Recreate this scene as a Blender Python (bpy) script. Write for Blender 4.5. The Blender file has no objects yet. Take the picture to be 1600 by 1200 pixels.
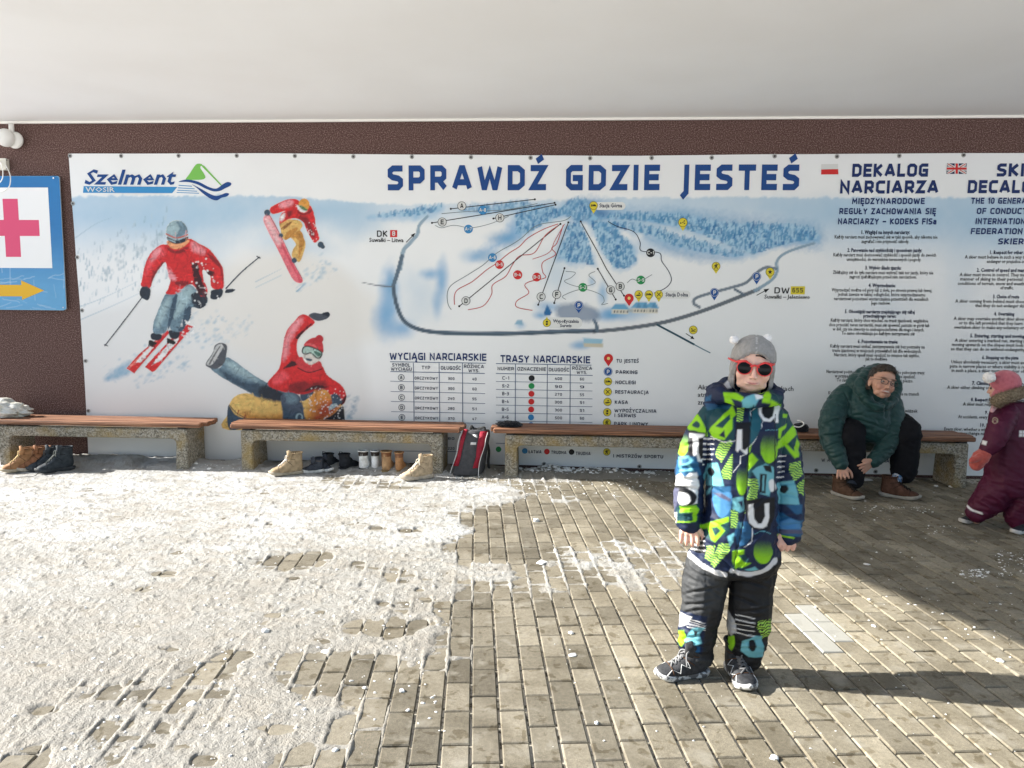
import bpy, bmesh, math, random
import numpy as np
from mathutils import Vector, Matrix
random.seed(7)
S = bpy.context.scene
C = S.collection
PI = math.pi
# ---------------------------------------------------------------- camera
CAM_H, CAM_D, FPX = 1.485, 6.70, 1120.0          # eye height, distance to the wall, focal length in photo pixels
yaw, pit, rol = math.radians(3.2), math.atan(113.5/1120), 0.009
cf = np.array([-math.sin(yaw)*math.cos(pit), math.cos(yaw)*math.cos(pit), -math.sin(pit)])
cr0 = np.array([math.cos(yaw), math.sin(yaw), 0.0])
cu0 = np.cross(cr0, cf)
cR = math.cos(rol)*cr0 + math.sin(rol)*cu0
cU = math.cos(rol)*cu0 - math.sin(rol)*cr0
CP = np.array([0.0, -CAM_D, CAM_H])
cam = bpy.data.objects.new('camera', bpy.data.cameras.new('camera'))
C.objects.link(cam); S.camera = cam
cam.data.sensor_width = 36; cam.data.lens = 36*FPX/1600
cam.data.clip_end = 500; cam.data.clip_start = 0.05
M = Matrix(((cR[0], cU[0], -cf[0], CP[0]), (cR[1], cU[1], -cf[1], CP[1]), (cR[2], cU[2], -cf[2], CP[2]), (0, 0, 0, 1)))
cam.matrix_world = M
# ---------------------------------------------------------------- light
SUN_EL, SH_AZ = math.radians(28.5), math.radians(-2.5)      # shadows fall to the right, a touch towards the camera
w = bpy.data.worlds.new('World'); S.world = w; w.use_nodes = True
nt = w.node_tree; nt.nodes.clear()
sky = nt.nodes.new('ShaderNodeTexSky'); sky.sky_type = 'NISHITA'; sky.sun_disc = False
sky.sun_elevation = SUN_EL
sdir = Vector((-math.cos(SH_AZ)*math.cos(SUN_EL), -math.sin(SH_AZ)*math.cos(SUN_EL), math.sin(SUN_EL)))
sky.sun_rotation = math.atan2(sdir.x, sdir.y)
sky.air_density = 1.0; sky.dust_density = 1.5; sky.ozone_density = 1.0
bg = nt.nodes.new('ShaderNodeBackground'); bg.inputs['Strength'].default_value = 0.075
ow = nt.nodes.new('ShaderNodeOutputWorld')
nt.links.new(sky.outputs[0], bg.inputs[0]); nt.links.new(bg.outputs[0], ow.inputs[0])
sl = bpy.data.lights.new('sun', 'SUN'); sl.energy = 4.9; sl.angle = math.radians(0.55); sl.color = (1.0, 0.97, 0.92)
so = bpy.data.objects.new('sun', sl); C.objects.link(so)
so.rotation_euler = (-sdir).to_track_quat('-Z', 'Y').to_euler(); so.location = (-8, -4, 6)
S.view_settings.view_transform = 'Standard'; S.view_settings.look = 'None'
S.view_settings.exposure = 1.6; S.view_settings.gamma = 1
# ---------------------------------------------------------------- where a ray meets the real surfaces
def ray(px, py):
    px = np.asarray(px, float); py = np.asarray(py, float)
    return (cf[None]*1.0 + ((px.reshape(-1, 1)-800)/FPX)*cR[None] - ((py.reshape(-1, 1)-600)/FPX)*cU[None])
def onY(px, py, Y):                                # vertical plane parallel to the wall
    d = ray(px, py); t = (Y-CP[1])/d[:, 1]
    r = CP[None]+d*t[:, None]
    return r if np.ndim(px) else r[0]
def onZ(px, py, Z=0.0):                            # horizontal plane
    d = ray(px, py); t = (Z-CP[2])/d[:, 2]
    r = CP[None]+d*t[:, None]
    return r if np.ndim(px) else r[0]
def toPx(P):
    P = np.asarray(P, float).reshape(-1, 3)-CP
    z = P@cf
    return 800+FPX*(P@cR)/z, 600-FPX*(P@cU)/z
def scl(Y, px=800): # px per metre on plane Y
    d = onY(px, 600, Y)-CP
    return FPX/float(d@cf)
# ---------------------------------------------------------------- noise
def _h(ix, iy, iz, s):
    n = (ix.astype(np.int64)*374761393 + iy.astype(np.int64)*668265263 + iz.astype(np.int64)*2147483647 + s*1274126177) & 0xffffffff
    n = ((n ^ (n >> 13))*1274126177) & 0xffffffff
    n = ((n ^ (n >> 16))*2246822519) & 0xffffffff
    return ((n ^ (n >> 15)) & 0xffffff)/float(0xffffff)
def vn(x, y, z=None, s=0):
    x = np.asarray(x, float); y = np.asarray(y, float)
    z = np.zeros_like(x) if z is None else np.asarray(z, float)
    x0, y0, z0 = np.floor(x), np.floor(y), np.floor(z)
    fx, fy, fz = x-x0, y-y0, z-z0
    fx = fx*fx*(3-2*fx); fy = fy*fy*(3-2*fy); fz = fz*fz*(3-2*fz)
    r = 0
    for dx in (0, 1):
        for dy in (0, 1):
            a = (fx if dx else 1-fx)*(fy if dy else 1-fy)
            r = r + a*((1-fz)*_h(x0+dx, y0+dy, z0, s)+fz*_h(x0+dx, y0+dy, z0+1, s))
    return r
def fbm(x, y, z=None, o=4, s=0):
    r = 0; a = .5; t = 0
    for k in range(o):
        r = r+a*vn(np.asarray(x)*2**k, np.asarray(y)*2**k, None if z is None else np.asarray(z)*2**k, s+k*7); t += a; a *= .55
    return r/t
def sst(a, b, x):
    t = np.clip((x-a)/(b-a), 0, 1); return t*t*(3-2*t)
# ---------------------------------------------------------------- objects
def tag(o, label=None, cat=None, group=None, kind=None):
    if label: o['label'] = label
    if cat: o['category'] = cat
    if group: o['group'] = group
    if kind: o['kind'] = kind
    return o
def link(name, me, mat=None, parent=None, smooth=False):
    o = bpy.data.objects.new(name, me); C.objects.link(o)
    if mat is not None and me is not None and len(me.materials) == 0:
        for m in (mat if isinstance(mat, (list, tuple)) else [mat]): me.materials.append(m)
    if smooth and me is not None: me.shade_smooth()
    if parent is not None:
        o.parent = parent
        o.matrix_parent_inverse = Matrix.Translation(-Vector(parent.location)) if parent.type == 'EMPTY' else Matrix.Identity(4)
    return o
def empty(name, loc, label, cat, group=None):
    o = bpy.data.objects.new(name, None); C.objects.link(o); o.location = loc; o.empty_display_size = .1
    return tag(o, label, cat, group)
def mesh(name, v, f, smooth=False):
    me = bpy.data.meshes.new(name)
    v = np.asarray(v, float)
    if isinstance(f, np.ndarray) and f.ndim == 2:
        n, k = f.shape
        me.vertices.add(len(v)); me.vertices.foreach_set('co', v.ravel())
        me.loops.add(n*k); me.loops.foreach_set('vertex_index', f.ravel().astype(np.int32))
        me.polygons.add(n); me.polygons.foreach_set('loop_start', (np.arange(n)*k).astype(np.int32))
        me.update(calc_edges=True); me.validate()
    else:
        me.from_pydata([tuple(p) for p in v], [], [tuple(q) for q in f]); me.update()
    if smooth: me.shade_smooth()
    return me
def setcol(me, col, name='paint'):
    a = me.color_attributes.new(name, 'FLOAT_COLOR', 'POINT')
    c = np.ones((len(me.vertices), 4)); c[:, :3] = col
    a.data.foreach_set('color', c.ravel())
def lattice(nu, nv):
    i = np.arange(nu*nv).reshape(nv, nu)
    return np.stack([i[:-1, :-1], i[:-1, 1:], i[1:, 1:], i[1:, :-1]], -1).reshape(-1, 4)
def prune(v, f, col=None):
    u, inv = np.unique(f.ravel(), return_inverse=True)
    return v[u], inv.reshape(f.shape), (None if col is None else col[u]), u
# ---- bmesh helpers
def bm_box(bm, c, s, bevel=0, rot=None, taper=None):
    r = bmesh.ops.create_cube(bm, size=1.0)['verts']
    for q in r:
        q.co = Vector((q.co.x*s[0], q.co.y*s[1], q.co.z*s[2]))
        if taper: k = 1+(taper-1)*(q.co.z/s[2]+.5); q.co.x *= k; q.co.y *= k
    if bevel:
        es = list({e for q in r for e in q.link_edges})
        g = bmesh.ops.bevel(bm, geom=es, offset=bevel, segments=2, affect='EDGES', profile=.6)
        r = list({q for fc in g['faces'] for q in fc.verts} | {q for q in r if q.is_valid})
    m = Matrix.Translation(Vector(c)) @ (rot.to_4x4() if rot is not None else Matrix.Identity(4))
    bmesh.ops.transform(bm, matrix=m, verts=r)
    return r
def bm_done(bm, name):
    me = bpy.data.meshes.new(name); bmesh.ops.recalc_face_normals(bm, faces=bm.faces); bm.to_mesh(me); bm.free(); return me
def frame(d):
    d = Vector(d).normalized(); a = Vector((0, 0, 1)) if abs(d.z) < .9 else Vector((0, 1, 0))
    x = a.cross(d).normalized(); return x, d.cross(x).normalized(), d
def tube_geo(pts, rad, n=8, caps=True, V=None, F=None, flat=1.0):
    V = [] if V is None else V; F = [] if F is None else F
    base = len(V); P = [Vector(p) for p in pts]; m = len(P)
    rad = rad if hasattr(rad, '__len__') else [rad]*m
    px = None
    for i, p in enumerate(P):
        d = (P[min(i+1, m-1)]-P[max(i-1, 0)])
        x, y, d = frame(d)
        if px is not None:
            x = (px-d*px.dot(d)).normalized(); y = d.cross(x)
        px = x
        for k in range(n):
            a = 2*PI*k/n; V.append(tuple(p+x*math.cos(a)*rad[i]+y*math.sin(a)*rad[i]*flat))
    for i in range(m-1):
        for k in range(n):
            F.append((base+i*n+k, base+i*n+(k+1) % n, base+(i+1)*n+(k+1) % n, base+(i+1)*n+k))
    if caps:
        F.append(tuple(base+k for k in reversed(range(n)))); F.append(tuple(base+(m-1)*n+k for k in range(n)))
    return V, F
def smooth_path(pts, n=6):
    P = [Vector(p) for p in pts]; out = []
    for i in range(len(P)-1):
        a, b, c, d = P[max(i-1, 0)], P[i], P[i+1], P[min(i+2, len(P)-1)]
        for k in range(n):
            t = k/n
            out.append(.5*((2*b)+(c-a)*t+(2*a-5*b+4*c-d)*t*t+(3*b-a-3*c+d)*t**3))
    out.append(P[-1]); return out
# ---------------------------------------------------------------- materials
def mat(name, col, rough=.7, spec=.3, metal=0, var=None, nscale=20, bump=0, bscale=200, attr=None, sheen=0, trans=0, coat=0, detail=4, ndist=0, rampos=(.35, .65), dist=.002, sss=0):
    m = bpy.data.materials.new(name); m.use_nodes = True; t = m.node_tree; N = t.nodes; L = t.links
    b = N['Principled BSDF']; b.inputs['Base Color'].default_value = (*col, 1); b.inputs['Roughness'].default_value = rough
    b.inputs['Specular IOR Level'].default_value = spec; b.inputs['Metallic'].default_value = metal
    if sheen: b.inputs['Sheen Weight'].default_value = sheen
    if trans: b.inputs['Transmission Weight'].default_value = trans
    if coat: b.inputs['Coat Weight'].default_value = coat
    if sss: b.inputs['Subsurface Weight'].default_value = sss; b.inputs['Subsurface Radius'].default_value = (.012, .005, .003); b.inputs['Subsurface Scale'].default_value = 1
    tc = N.new('ShaderNodeTexCoord')
    src = None
    if attr:
        a = N.new('ShaderNodeAttribute'); a.attribute_name = attr; src = a.outputs['Color']; L.new(src, b.inputs['Base Color'])
    if var is not None:
        n = N.new('ShaderNodeTexNoise'); n.inputs['Scale'].default_value = nscale; n.inputs['Detail'].default_value = detail; n.inputs['Distortion'].default_value = ndist
        L.new(tc.outputs['Object'], n.inputs['Vector'])
        r = N.new('ShaderNodeValToRGB'); r.color_ramp.elements[0].position = rampos[0]; r.color_ramp.elements[1].position = rampos[1]
        r.color_ramp.elements[0].color = (*col, 1); r.color_ramp.elements[1].color = (*var, 1)
        L.new(n.outputs['Fac'], r.inputs['Fac'])
        if attr:
            r.color_ramp.elements[0].color = (.86, .86, .86, 1); r.color_ramp.elements[1].color = (1, 1, 1, 1)
            mx = N.new('ShaderNodeMix'); mx.data_type = 'RGBA'; mx.blend_type = 'MULTIPLY'; mx.inputs['Factor'].default_value = 1
            L.new(src, mx.inputs['A']); L.new(r.outputs['Color'], mx.inputs['B']); L.new(mx.outputs['Result'], b.inputs['Base Color'])
        else: L.new(r.outputs['Color'], b.inputs['Base Color'])
    if bump:
        n = N.new('ShaderNodeTexNoise'); n.inputs['Scale'].default_value = bscale; n.inputs['Detail'].default_value = 3
        L.new(tc.outputs['Object'], n.inputs['Vector'])
        bp = N.new('ShaderNodeBump'); bp.inputs['Strength'].default_value = bump; bp.inputs['Distance'].default_value = dist
        L.new(n.outputs['Fac'], bp.inputs['Height']); L.new(bp.outputs['Normal'], b.inputs['Normal'])
    return m
# ================================================================ the setting
ORI = np.array([onZ(735.6, 1162.8)[0], onZ(735.6, 1162.8)[1]])
ba = math.radians(6.1); BC = np.array([-math.sin(ba), math.cos(ba)]); BR = np.array([math.cos(ba), math.sin(ba)])
PW, PL = 0.103, 0.206
# snow field far around, seen only by the light
v = [(-150, -150, -.035), (150, -150, -.035), (150, 150, -.035), (-150, 150, -.035)]
m_field = mat('snow_field', (.90, .90, .91), .9, .1, var=(.84, .84, .86), nscale=.3)
tag(link('snow_field', mesh('snow_field', v, [(0, 1, 2, 3)]), m_field), kind='structure')
m_bed = mat('joint_sand', (.10, .085, .065), .95, .1, var=(.50, .46, .38), nscale=48, bump=.8, bscale=150, rampos=(.36, .50))
bm = bmesh.new(); bm_box(bm, (.5, -3.6, -.017), (17, 8.4, .016)); pavement = link('pavement', bm_done(bm, 'pavement'), m_bed); tag(pavement, kind='structure')
# --- snow cover height over the pavement (metres above the brick tops)
def poly_sd(x, y, poly):
    P = np.array(poly); n = len(P); d = np.full(x.shape, 1e9); ins = np.zeros(x.shape, bool)
    for i in range(n):
        a, b = P[i], P[(i+1) % n]; e = b-a; wx, wy = x-a[0], y-a[1]
        t = np.clip((wx*e[0]+wy*e[1])/(e@e+1e-12), 0, 1)
        d = np.minimum(d, np.hypot(wx-e[0]*t, wy-e[1]*t))
        c = ((a[1] <= y) & (b[1] > y)) | ((b[1] <= y) & (a[1] > y))
        with np.errstate(divide='ignore', invalid='ignore'):
            xi = a[0]+(y-a[1])/(e[1] if e[1] else 1e-12)*e[0]
        ins ^= c & (x < xi)
    return np.where(ins, d, -d)
def gpoly(p): return [tuple(onZ(a, b)[:2]) for a, b in p]
SN = gpoly([(-900, 700), (60, 716), (400, 722), (700, 741), (790, 757), (812, 778), (770, 792), (705, 806), (738, 830), (690, 850), (725, 876), (800, 884), (862, 905), (845, 922), (790, 926), (760, 940), (722, 962), (748, 990), (705, 1012), (716, 1034), (640, 1036), (558, 1022), (516, 1036), (500, 1062), (514, 1092), (494, 1120), (486, 1156), (440, 1172), (400, 1260), (-300, 2200), (-6000, 1400)])
PATCH = [(1000, 862, .22, .30), (958, 872, .16, .2), (1000, 912, .2, .10), (930, 905, .2, .10), (840, 905, .2, .16), (1045, 880, .1, .3), (875, 862, .1, .12), (905, 885, .10, .13), (790, 770, .20, .2), (880, 780, .12, .12), (960, 776, .07, .08), (850, 752, .3, .09), (700, 745, .6, .14), (820, 762, .25, .16), (870, 885, .16, .10), (980, 890, .12, .2)]
HOLE = [(450, 878, .20, .14), (487, 870, .14, .12), (612, 984, .13, .11), (560, 980, .08, .09), (660, 975, .05, .05), (345, 1036, .07, .15), (330, 1050, .10, .05), (380, 1024, .05, .05), (45, 1182, .06, .06), (70, 1110, .05, .04), (20, 1195, .1, .05), (728, 992, .05, .07), (318, 1190, .05, .03), (225, 921, .05, .05), (258, 897, .09, .05), (632, 762, .2, .05), (590, 826, .07, .05), (643, 830, .09, .05), (430, 962, .06, .03), (600, 943, .03, .03), (668, 938, .03, .02), (655, 923, .02, .02), (505, 1040, .07, .06), (440, 1140, .08, .03), (735, 862, .09, .3), (765, 840, .1, .15), (560, 880, .04, .03), (460, 905, .05, .03), (265, 1015, .05, .02), (70, 1040, .04, .02), (420, 820, .04, .03), (340, 775, .05, .02), (530, 855, .03, .02)]
def snow_h(x, y):
    sd = poly_sd(x, y, SN)
    n1 = fbm(x*7, y*7, o=4, s=3)-.5; n2 = fbm(x*26, y*26, o=3, s=11)-.5
    sd = sd+(fbm(x*2.6, y*2.6, o=4, s=71)-.5)*.62
    m = np.clip(sd/.20, -3, .80)-.55*sst(.52, .66, fbm(x*1.3+4, y*1.7, o=3, s=91))*sst(1.2, .3, sd)
    for (a, b, rx, ry) in PATCH:
        g = onZ(a, b); q = 1-np.hypot((x-g[0])/rx, (y-g[1])/ry)
        m = np.maximum(m, np.clip(q*.9-.05, -3, .12))
    # snow stays packed in the joints and wears off the middle of each brick
    u_ = ((x-ORI[0])*BR[0]+(y-ORI[1])*BR[1])/PW; ci = np.floor(u_); du = np.abs(u_-ci-.5); v_ = ((x-ORI[0])*BC[0]+(y-ORI[1])*BC[1])/PL-.5*(ci % 2)+.5; dv = np.abs(v_-np.floor(v_)-.5)
    jn = np.maximum(sst(.36, .47, du), sst(.42, .485, dv)); m = m+.50*jn-.10
    # the trampled edge and thin places
    m = m + n1*1.3 + n2*.55
    for (a, b, rx, ry) in HOLE:
        g = onZ(a, b); q = 1-np.hypot((x-g[0])/rx/1.15, (y-g[1])/ry/1.15)+n1*1.1
        m = m - np.clip(q*2.2+.2, 0, 1.9)*(.8+1.2*n2)
    # loose snow pushed under the benches
    u = np.exp(-((y+.17)/.22)**2)*sst(2.0, .2, x)*(.25+1.3*vn(x*5, y*5, s=5))
    rough = (fbm(x*11, y*24, o=5, s=21)-.5)*.016*np.clip(m+.3, 0, 1)+(fbm(x*2.1, y*2.6, o=2, s=23)-.5)*.012*np.clip(m, 0, 1)
    tl = sst(-4.5, -2.6, y)
    chips = np.clip(fbm(x*26+y*8, y*44, o=3, s=31)-.57, 0, 1)*.034*np.clip(m, 0, 1)*(.5+.7*tl)
    h = -.0115+.0165*sst(-.6, .6, m)-.004*sst(-.3, -1.2, m)+rough*(.55+.35*tl)+chips+u*.06*sst(-.62, -.35, y)
    return h, m, n1
# bricks
def brick_mesh(j):
    bm = bmesh.new(); r = random.Random(j)
    bm_box(bm, (0, 0, -.018), (PW-.008-r.random()*.0012, PL-.0048-r.random()*.0015, .036))
    top = [e for e in bm.edges if all(q.co.z > -.001 for q in e.verts)]
    bmesh.ops.bevel(bm, geom=top, offset=.0042, segments=1, affect='EDGES')
    return bm_done(bm, 'brick')
def brick_material():
    m = bpy.data.materials.new('paving_brick'); m.use_nodes = True; t = m.node_tree; N = t.nodes; L = t.links; b = N['Principled BSDF']
    g = N.new('ShaderNodeNewGeometry'); rnd = N.new('ShaderNodeAttribute'); rnd.attribute_type = 'OBJECT'; rnd.attribute_name = 'tone'
    rn2 = N.new('ShaderNodeAttribute'); rn2.attribute_name = 'tone_point'
    add = N.new('ShaderNodeMath'); add.operation = 'ADD'; L.new(rnd.outputs['Fac'], add.inputs[0]); L.new(rn2.outputs['Fac'], add.inputs[1])
    ramp = N.new('ShaderNodeValToRGB'); e = ramp.color_ramp.elements; e[0].color = (.142, .128, .101, 1); e[1].color = (.235, .212, .168, 1)
    e2 = ramp.color_ramp.elements.new(.5); e2.color = (.182, .164, .129, 1)
    L.new(add.outputs[0], ramp.inputs['Fac'])
    def noise(scale, d, x=0):
        n = N.new('ShaderNodeTexNoise'); n.inputs['Scale'].default_value = scale; n.inputs['Detail'].default_value = d; n.inputs['Distortion'].default_value = x
        L.new(g.outputs['Position'], n.inputs['Vector']); return n
    def mul(a, fac, c0, c1, p0, p1):
        r = N.new('ShaderNodeValToRGB'); r.color_ramp.elements[0].position = p0; r.color_ramp.elements[1].position = p1
        r.color_ramp.elements[0].color = (*c0, 1); r.color_ramp.elements[1].color = (*c1, 1); L.new(fac, r.inputs['Fac'])
        mx = N.new('ShaderNodeMix'); mx.data_type = 'RGBA'; mx.blend_type = 'MULTIPLY'; mx.inputs['Factor'].default_value = 1
        L.new(a, mx.inputs['A']); L.new(r.outputs['Color'], mx.inputs['B']); return mx.outputs['Result']
    c = mul(ramp.outputs['Color'], noise(420, 2).outputs['Fac'], (.62, .62, .62), (1.25, 1.25, 1.22), .3, .7)
    c = mul(c, noise(3.2, 5, .6).outputs['Fac'], (.74, .72, .68), (1.06, 1.05, 1.03), .38, .58)
    st = noise(17, 3, .4)
    c = mul(c, st.outputs['Fac'], (1, 1, 1), (.66, .63, .57), .59, .63)      # wet foot marks
    c = mul(c, noise(60, 2, .2).outputs['Fac'], (.88, .88, .88), (1.1, 1.1, 1.1), .35, .65)
    # brick colour gets lighter towards the right, with a noisy edge
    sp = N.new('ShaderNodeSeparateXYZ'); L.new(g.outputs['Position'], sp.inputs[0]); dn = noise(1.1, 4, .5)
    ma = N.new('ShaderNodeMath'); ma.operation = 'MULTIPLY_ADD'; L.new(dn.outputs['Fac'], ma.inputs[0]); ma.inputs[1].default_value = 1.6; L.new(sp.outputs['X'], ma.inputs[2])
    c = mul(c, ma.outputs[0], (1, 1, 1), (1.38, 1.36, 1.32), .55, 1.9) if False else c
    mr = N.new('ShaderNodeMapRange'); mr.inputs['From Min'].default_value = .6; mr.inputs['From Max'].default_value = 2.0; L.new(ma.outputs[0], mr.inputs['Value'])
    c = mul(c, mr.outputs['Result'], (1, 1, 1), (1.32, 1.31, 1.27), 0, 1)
    # chalky worn bloom
    bl = noise(9, 6, .3); r = N.new('ShaderNodeValToRGB'); r.color_ramp.elements[0].position = .56; r.color_ramp.elements[1].position = .7
    r.color_ramp.elements[0].color = (0, 0, 0, 1); r.color_ramp.elements[1].color = (.45, .45, .45, 1); L.new(bl.outputs['Fac'], r.inputs['Fac'])
    mx = N.new('ShaderNodeMix'); mx.data_type = 'RGBA'; L.new(r.outputs['Color'], mx.inputs['Factor']); L.new(c, mx.inputs['A']); mx.inputs['B'].default_value = (.33, .31, .26, 1)
    gt = N.new('ShaderNodeMath'); gt.operation = 'GREATER_THAN'; gt.inputs[1].default_value = 1.5; L.new(add.outputs[0], gt.inputs[0])
    ml_ = N.new('ShaderNodeMath'); ml_.operation = 'MULTIPLY'; ml_.inputs[1].default_value = .7; L.new(gt.outputs[0], ml_.inputs[0])
    mb = N.new('ShaderNodeMix'); mb.data_type = 'RGBA'; L.new(ml_.outputs[0], mb.inputs['Factor']); L.new(mx.outputs['Result'], mb.inputs['A']); mb.inputs['B'].default_value = (.33, .335, .315, 1)
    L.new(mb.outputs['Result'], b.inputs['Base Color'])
    b.inputs['Roughness'].default_value = .85; b.inputs['Specular IOR Level'].default_value = .22
    n = noise(300, 3); bp = N.new('ShaderNodeBump'); bp.inputs['Strength'].default_value = .55; bp.inputs['Distance'].default_value = .0022
    L.new(n.outputs['Fac'], bp.inputs['Height']); L.new(bp.outputs['Normal'], b.inputs['Normal'])
    return m
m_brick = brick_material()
bricks = []
for i in range(-82, 85):
    for j in range(-14, 40):
        off = .5*PL if i % 2 else 0
        p = ORI+BR*(i+.5)*PW+BC*(j*PL+off-.5*PL+.5*PL)
        if p[1] > -.12 or p[1] < -7.4 or abs(p[0]-.5) > 8.2: continue
        bricks.append(p)
bricks = np.array(bricks)
hh, _, _ = snow_h(bricks[:, 0], bricks[:, 1])
qx, qy = toPx(np.c_[bricks, np.zeros(len(bricks))])
vis = (qx > -30) & (qx < 1630) & (qy > 700) & (qy < 1225) & (hh < .004)
score = np.where(vis, qy, -1e9)-np.where(np.abs(qx-1160) < 70, 0, 0)
order = np.argsort(-score); top = set(order[:290].tolist())
bmeshes = []
for k in range(5):
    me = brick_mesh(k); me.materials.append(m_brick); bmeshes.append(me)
rb = random.Random(5)
V = []; F = []; T = []
zrot = ba
for k, p in enumerate(bricks):
    tone = rb.random()
    if 1236 < qx[k] < 1318 and 952 < qy[k] < 1003 and abs((qx[k]-1236)-(qy[k]-952)*1.3) < 34: tone = 2.4
    rz = zrot+rb.gauss(0, .004); tz = rb.gauss(0, .0009); rx, ry = rb.gauss(0, .006), rb.gauss(0, .008)
    if k in top:
        o = bpy.data.objects.new('brick', bmeshes[k % 5]); C.objects.link(o); o.parent = pavement
        o.location = (p[0], p[1], tz); o.rotation_euler = (rx, ry, rz); o['tone'] = float(tone)
    else:
        me = bmeshes[k % 5]; R = Matrix.Translation((p[0], p[1], tz)) @ (Matrix.Rotation(rz, 4, 'Z') @ Matrix.Rotation(ry, 4, 'Y') @ Matrix.Rotation(rx, 4, 'X'))
        b0 = len(V)
        V += [tuple(R @ q.co) for q in me.vertices]; T += [tone]*len(me.vertices)
        F += [tuple(b0+q for q in pl.vertices) for pl in me.polygons]
me = mesh('paving_bricks', V, F); a = me.attributes.new('tone_point', 'FLOAT', 'POINT'); a.data.foreach_set('value', np.array(T, dtype=np.float32))
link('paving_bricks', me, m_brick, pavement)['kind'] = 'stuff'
# --- snow sheet
us = np.arange(-330, 1320, 2.3); vs = [];
y_ = 693.0
while y_ < 1260:
    vs.append(y_); y_ += .95+1.5*max(0, (y_-760)/440)
vs = np.array(vs)
PX, PY = np.meshgrid(us, vs)
g = onZ(PX.ravel(), PY.ravel())
g = g[:, :2]; g[:, 1] = np.minimum(g[:, 1], .03)
h, mm, n1 = snow_h(g[:, 0], g[:, 1])
f = lattice(len(us), len(vs))
keep = (h[f].max(1) > -.0085) & (g[f][:, :, 1].max(1) < -.004)
f = f[keep][:, ::-1]
vv = np.c_[g, h]
# dirt: trodden cream snow close to the viewer, clean fluffy snow along the wall
x, y = g[:, 0], g[:, 1]
dirt = np.clip(.30+.9*(fbm(x*1.6, y*2.2, o=4, s=41)-.5)+.62*sst(-1.4, -4.2, y)+.5*sst(.5, -.1, mm), 0, 1)
fine = fbm(x*60, y*60, o=3, s=51)
tan = np.array([.22, .205, .176]); cream = np.array([.335, .33, .308]); white = np.array([.455, .465, .468])
col = np.where(dirt[:, None] < .5, white+(cream-white)*(dirt[:, None]*2), cream+(tan-cream)*((dirt[:, None]-.5)*1.5))
col = col*(.86+.28*fine[:, None])
gry = sst(.52, .62, fbm(x*9, y*17, o=5, s=61))[:, None]*.62
col = col*(1-gry)+np.array([.27, .25, .215])*gry
thin = (1-sst(-.25, .55, mm))[:, None]*.6; col = col*(1-thin)+np.array([.235, .218, .182])*thin
cr = sst(.62, .72, fbm(x*22, y*48, o=4, s=81))[:, None]*.35; col = col*(1-cr)+np.array([.20, .185, .155])*cr
vv, f, col, _ = prune(vv, f, np.clip(col, 0, .9))
me = mesh('snow', vv, f, smooth=False); setcol(me, col)
m_snow = mat('trodden_snow', (.8, .78, .72), .7, .3, attr='paint', bump=.9, bscale=170, dist=.004)
t_ = m_snow.node_tree; b1_ = [n for n in t_.nodes if n.type == 'BUMP'][0]; n2_ = t_.nodes.new('ShaderNodeTexNoise'); n2_.inputs['Scale'].default_value = 38; n2_.inputs['Detail'].default_value = 6; n2_.inputs['Distortion'].default_value = .8
b2_ = t_.nodes.new('ShaderNodeBump'); b2_.inputs['Strength'].default_value = .75; b2_.inputs['Distance'].default_value = .012
t_.links.new([n for n in t_.nodes if n.type == 'TEX_COORD'][0].outputs['Object'], n2_.inputs['Vector']); t_.links.new(n2_.outputs['Fac'], b2_.inputs['Height']); t_.links.new(b2_.outputs['Normal'], b1_.inputs['Normal'])
tag(link('snow_cover', me, m_snow), 'thin trodden snow lying over the paving on the left', None, kind='stuff')
# --- wall
def wall_material():
    m = mat('pebble_plaster', (.080, .043, .038), .9, .2, var=(.245, .165, .142), nscale=105, bump=1, bscale=90, detail=3, rampos=(.47, .68), dist=.004)
    return m
m_wall = wall_material()
bm = bmesh.new(); bm_box(bm, (1.15, .15, 1.6), (13.7, .3, 3.6))
wall = tag(link('building_wall', bm_done(bm, 'building_wall'), m_wall), 'dark brown pebble plaster wall of the building behind the benches', 'wall')
# --- soffit of the deep roof
ZC = 3.225
e1 = onZ(962, 756)[:2]; e2 = onZ(1600, 1010)[:2]
sh = np.array([math.cos(SH_AZ), math.sin(SH_AZ)])*ZC/math.tan(SUN_EL)
r1, r2 = e1-sh, e2-sh; dr = (r2-r1)/np.linalg.norm(r2-r1)
def along(Y): t = (Y-r1[1])/dr[1]; return r1+dr*t
YF = -4.7
q0 = along(.3); q1 = along(YF)
m_ceil = mat('white_render', (.93, .925, .91), .85, .2, var=(.90, .89, .87), nscale=1.2, bump=.15, bscale=120, detail=6)
def prism(name, poly, z0, z1, m, parent=None):
    n = len(poly); V = [(a, b, z0) for a, b in poly]+[(a, b, z1) for a, b in poly]
    F = [tuple(range(n)), tuple(range(2*n-1, n-1, -1))]+[(i, i+n, (i+1) % n+n, (i+1) % n) for i in range(n)]
    bm = bmesh.new(); vs_ = [bm.verts.new(q) for q in V]
    for q in F: bm.faces.new([vs_[i] for i in q])
    return link(name, bm_done(bm, name), m, parent)
ceil = tag(prism('ceiling', [tuple(q0), (8, .3), (8, YF), tuple(q1)], ZC, ZC+.45, m_ceil), kind='structure')
# thin bead where the render meets the wall
bm = bmesh.new(); bm_box(bm, (1.2, -.012, ZC-.012), (13.4, .02, .022), .003)
link('edge_bead', bm_done(bm, 'edge_bead'), mat('bead_white', (.84, .82, .76), .6), ceil)

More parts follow.
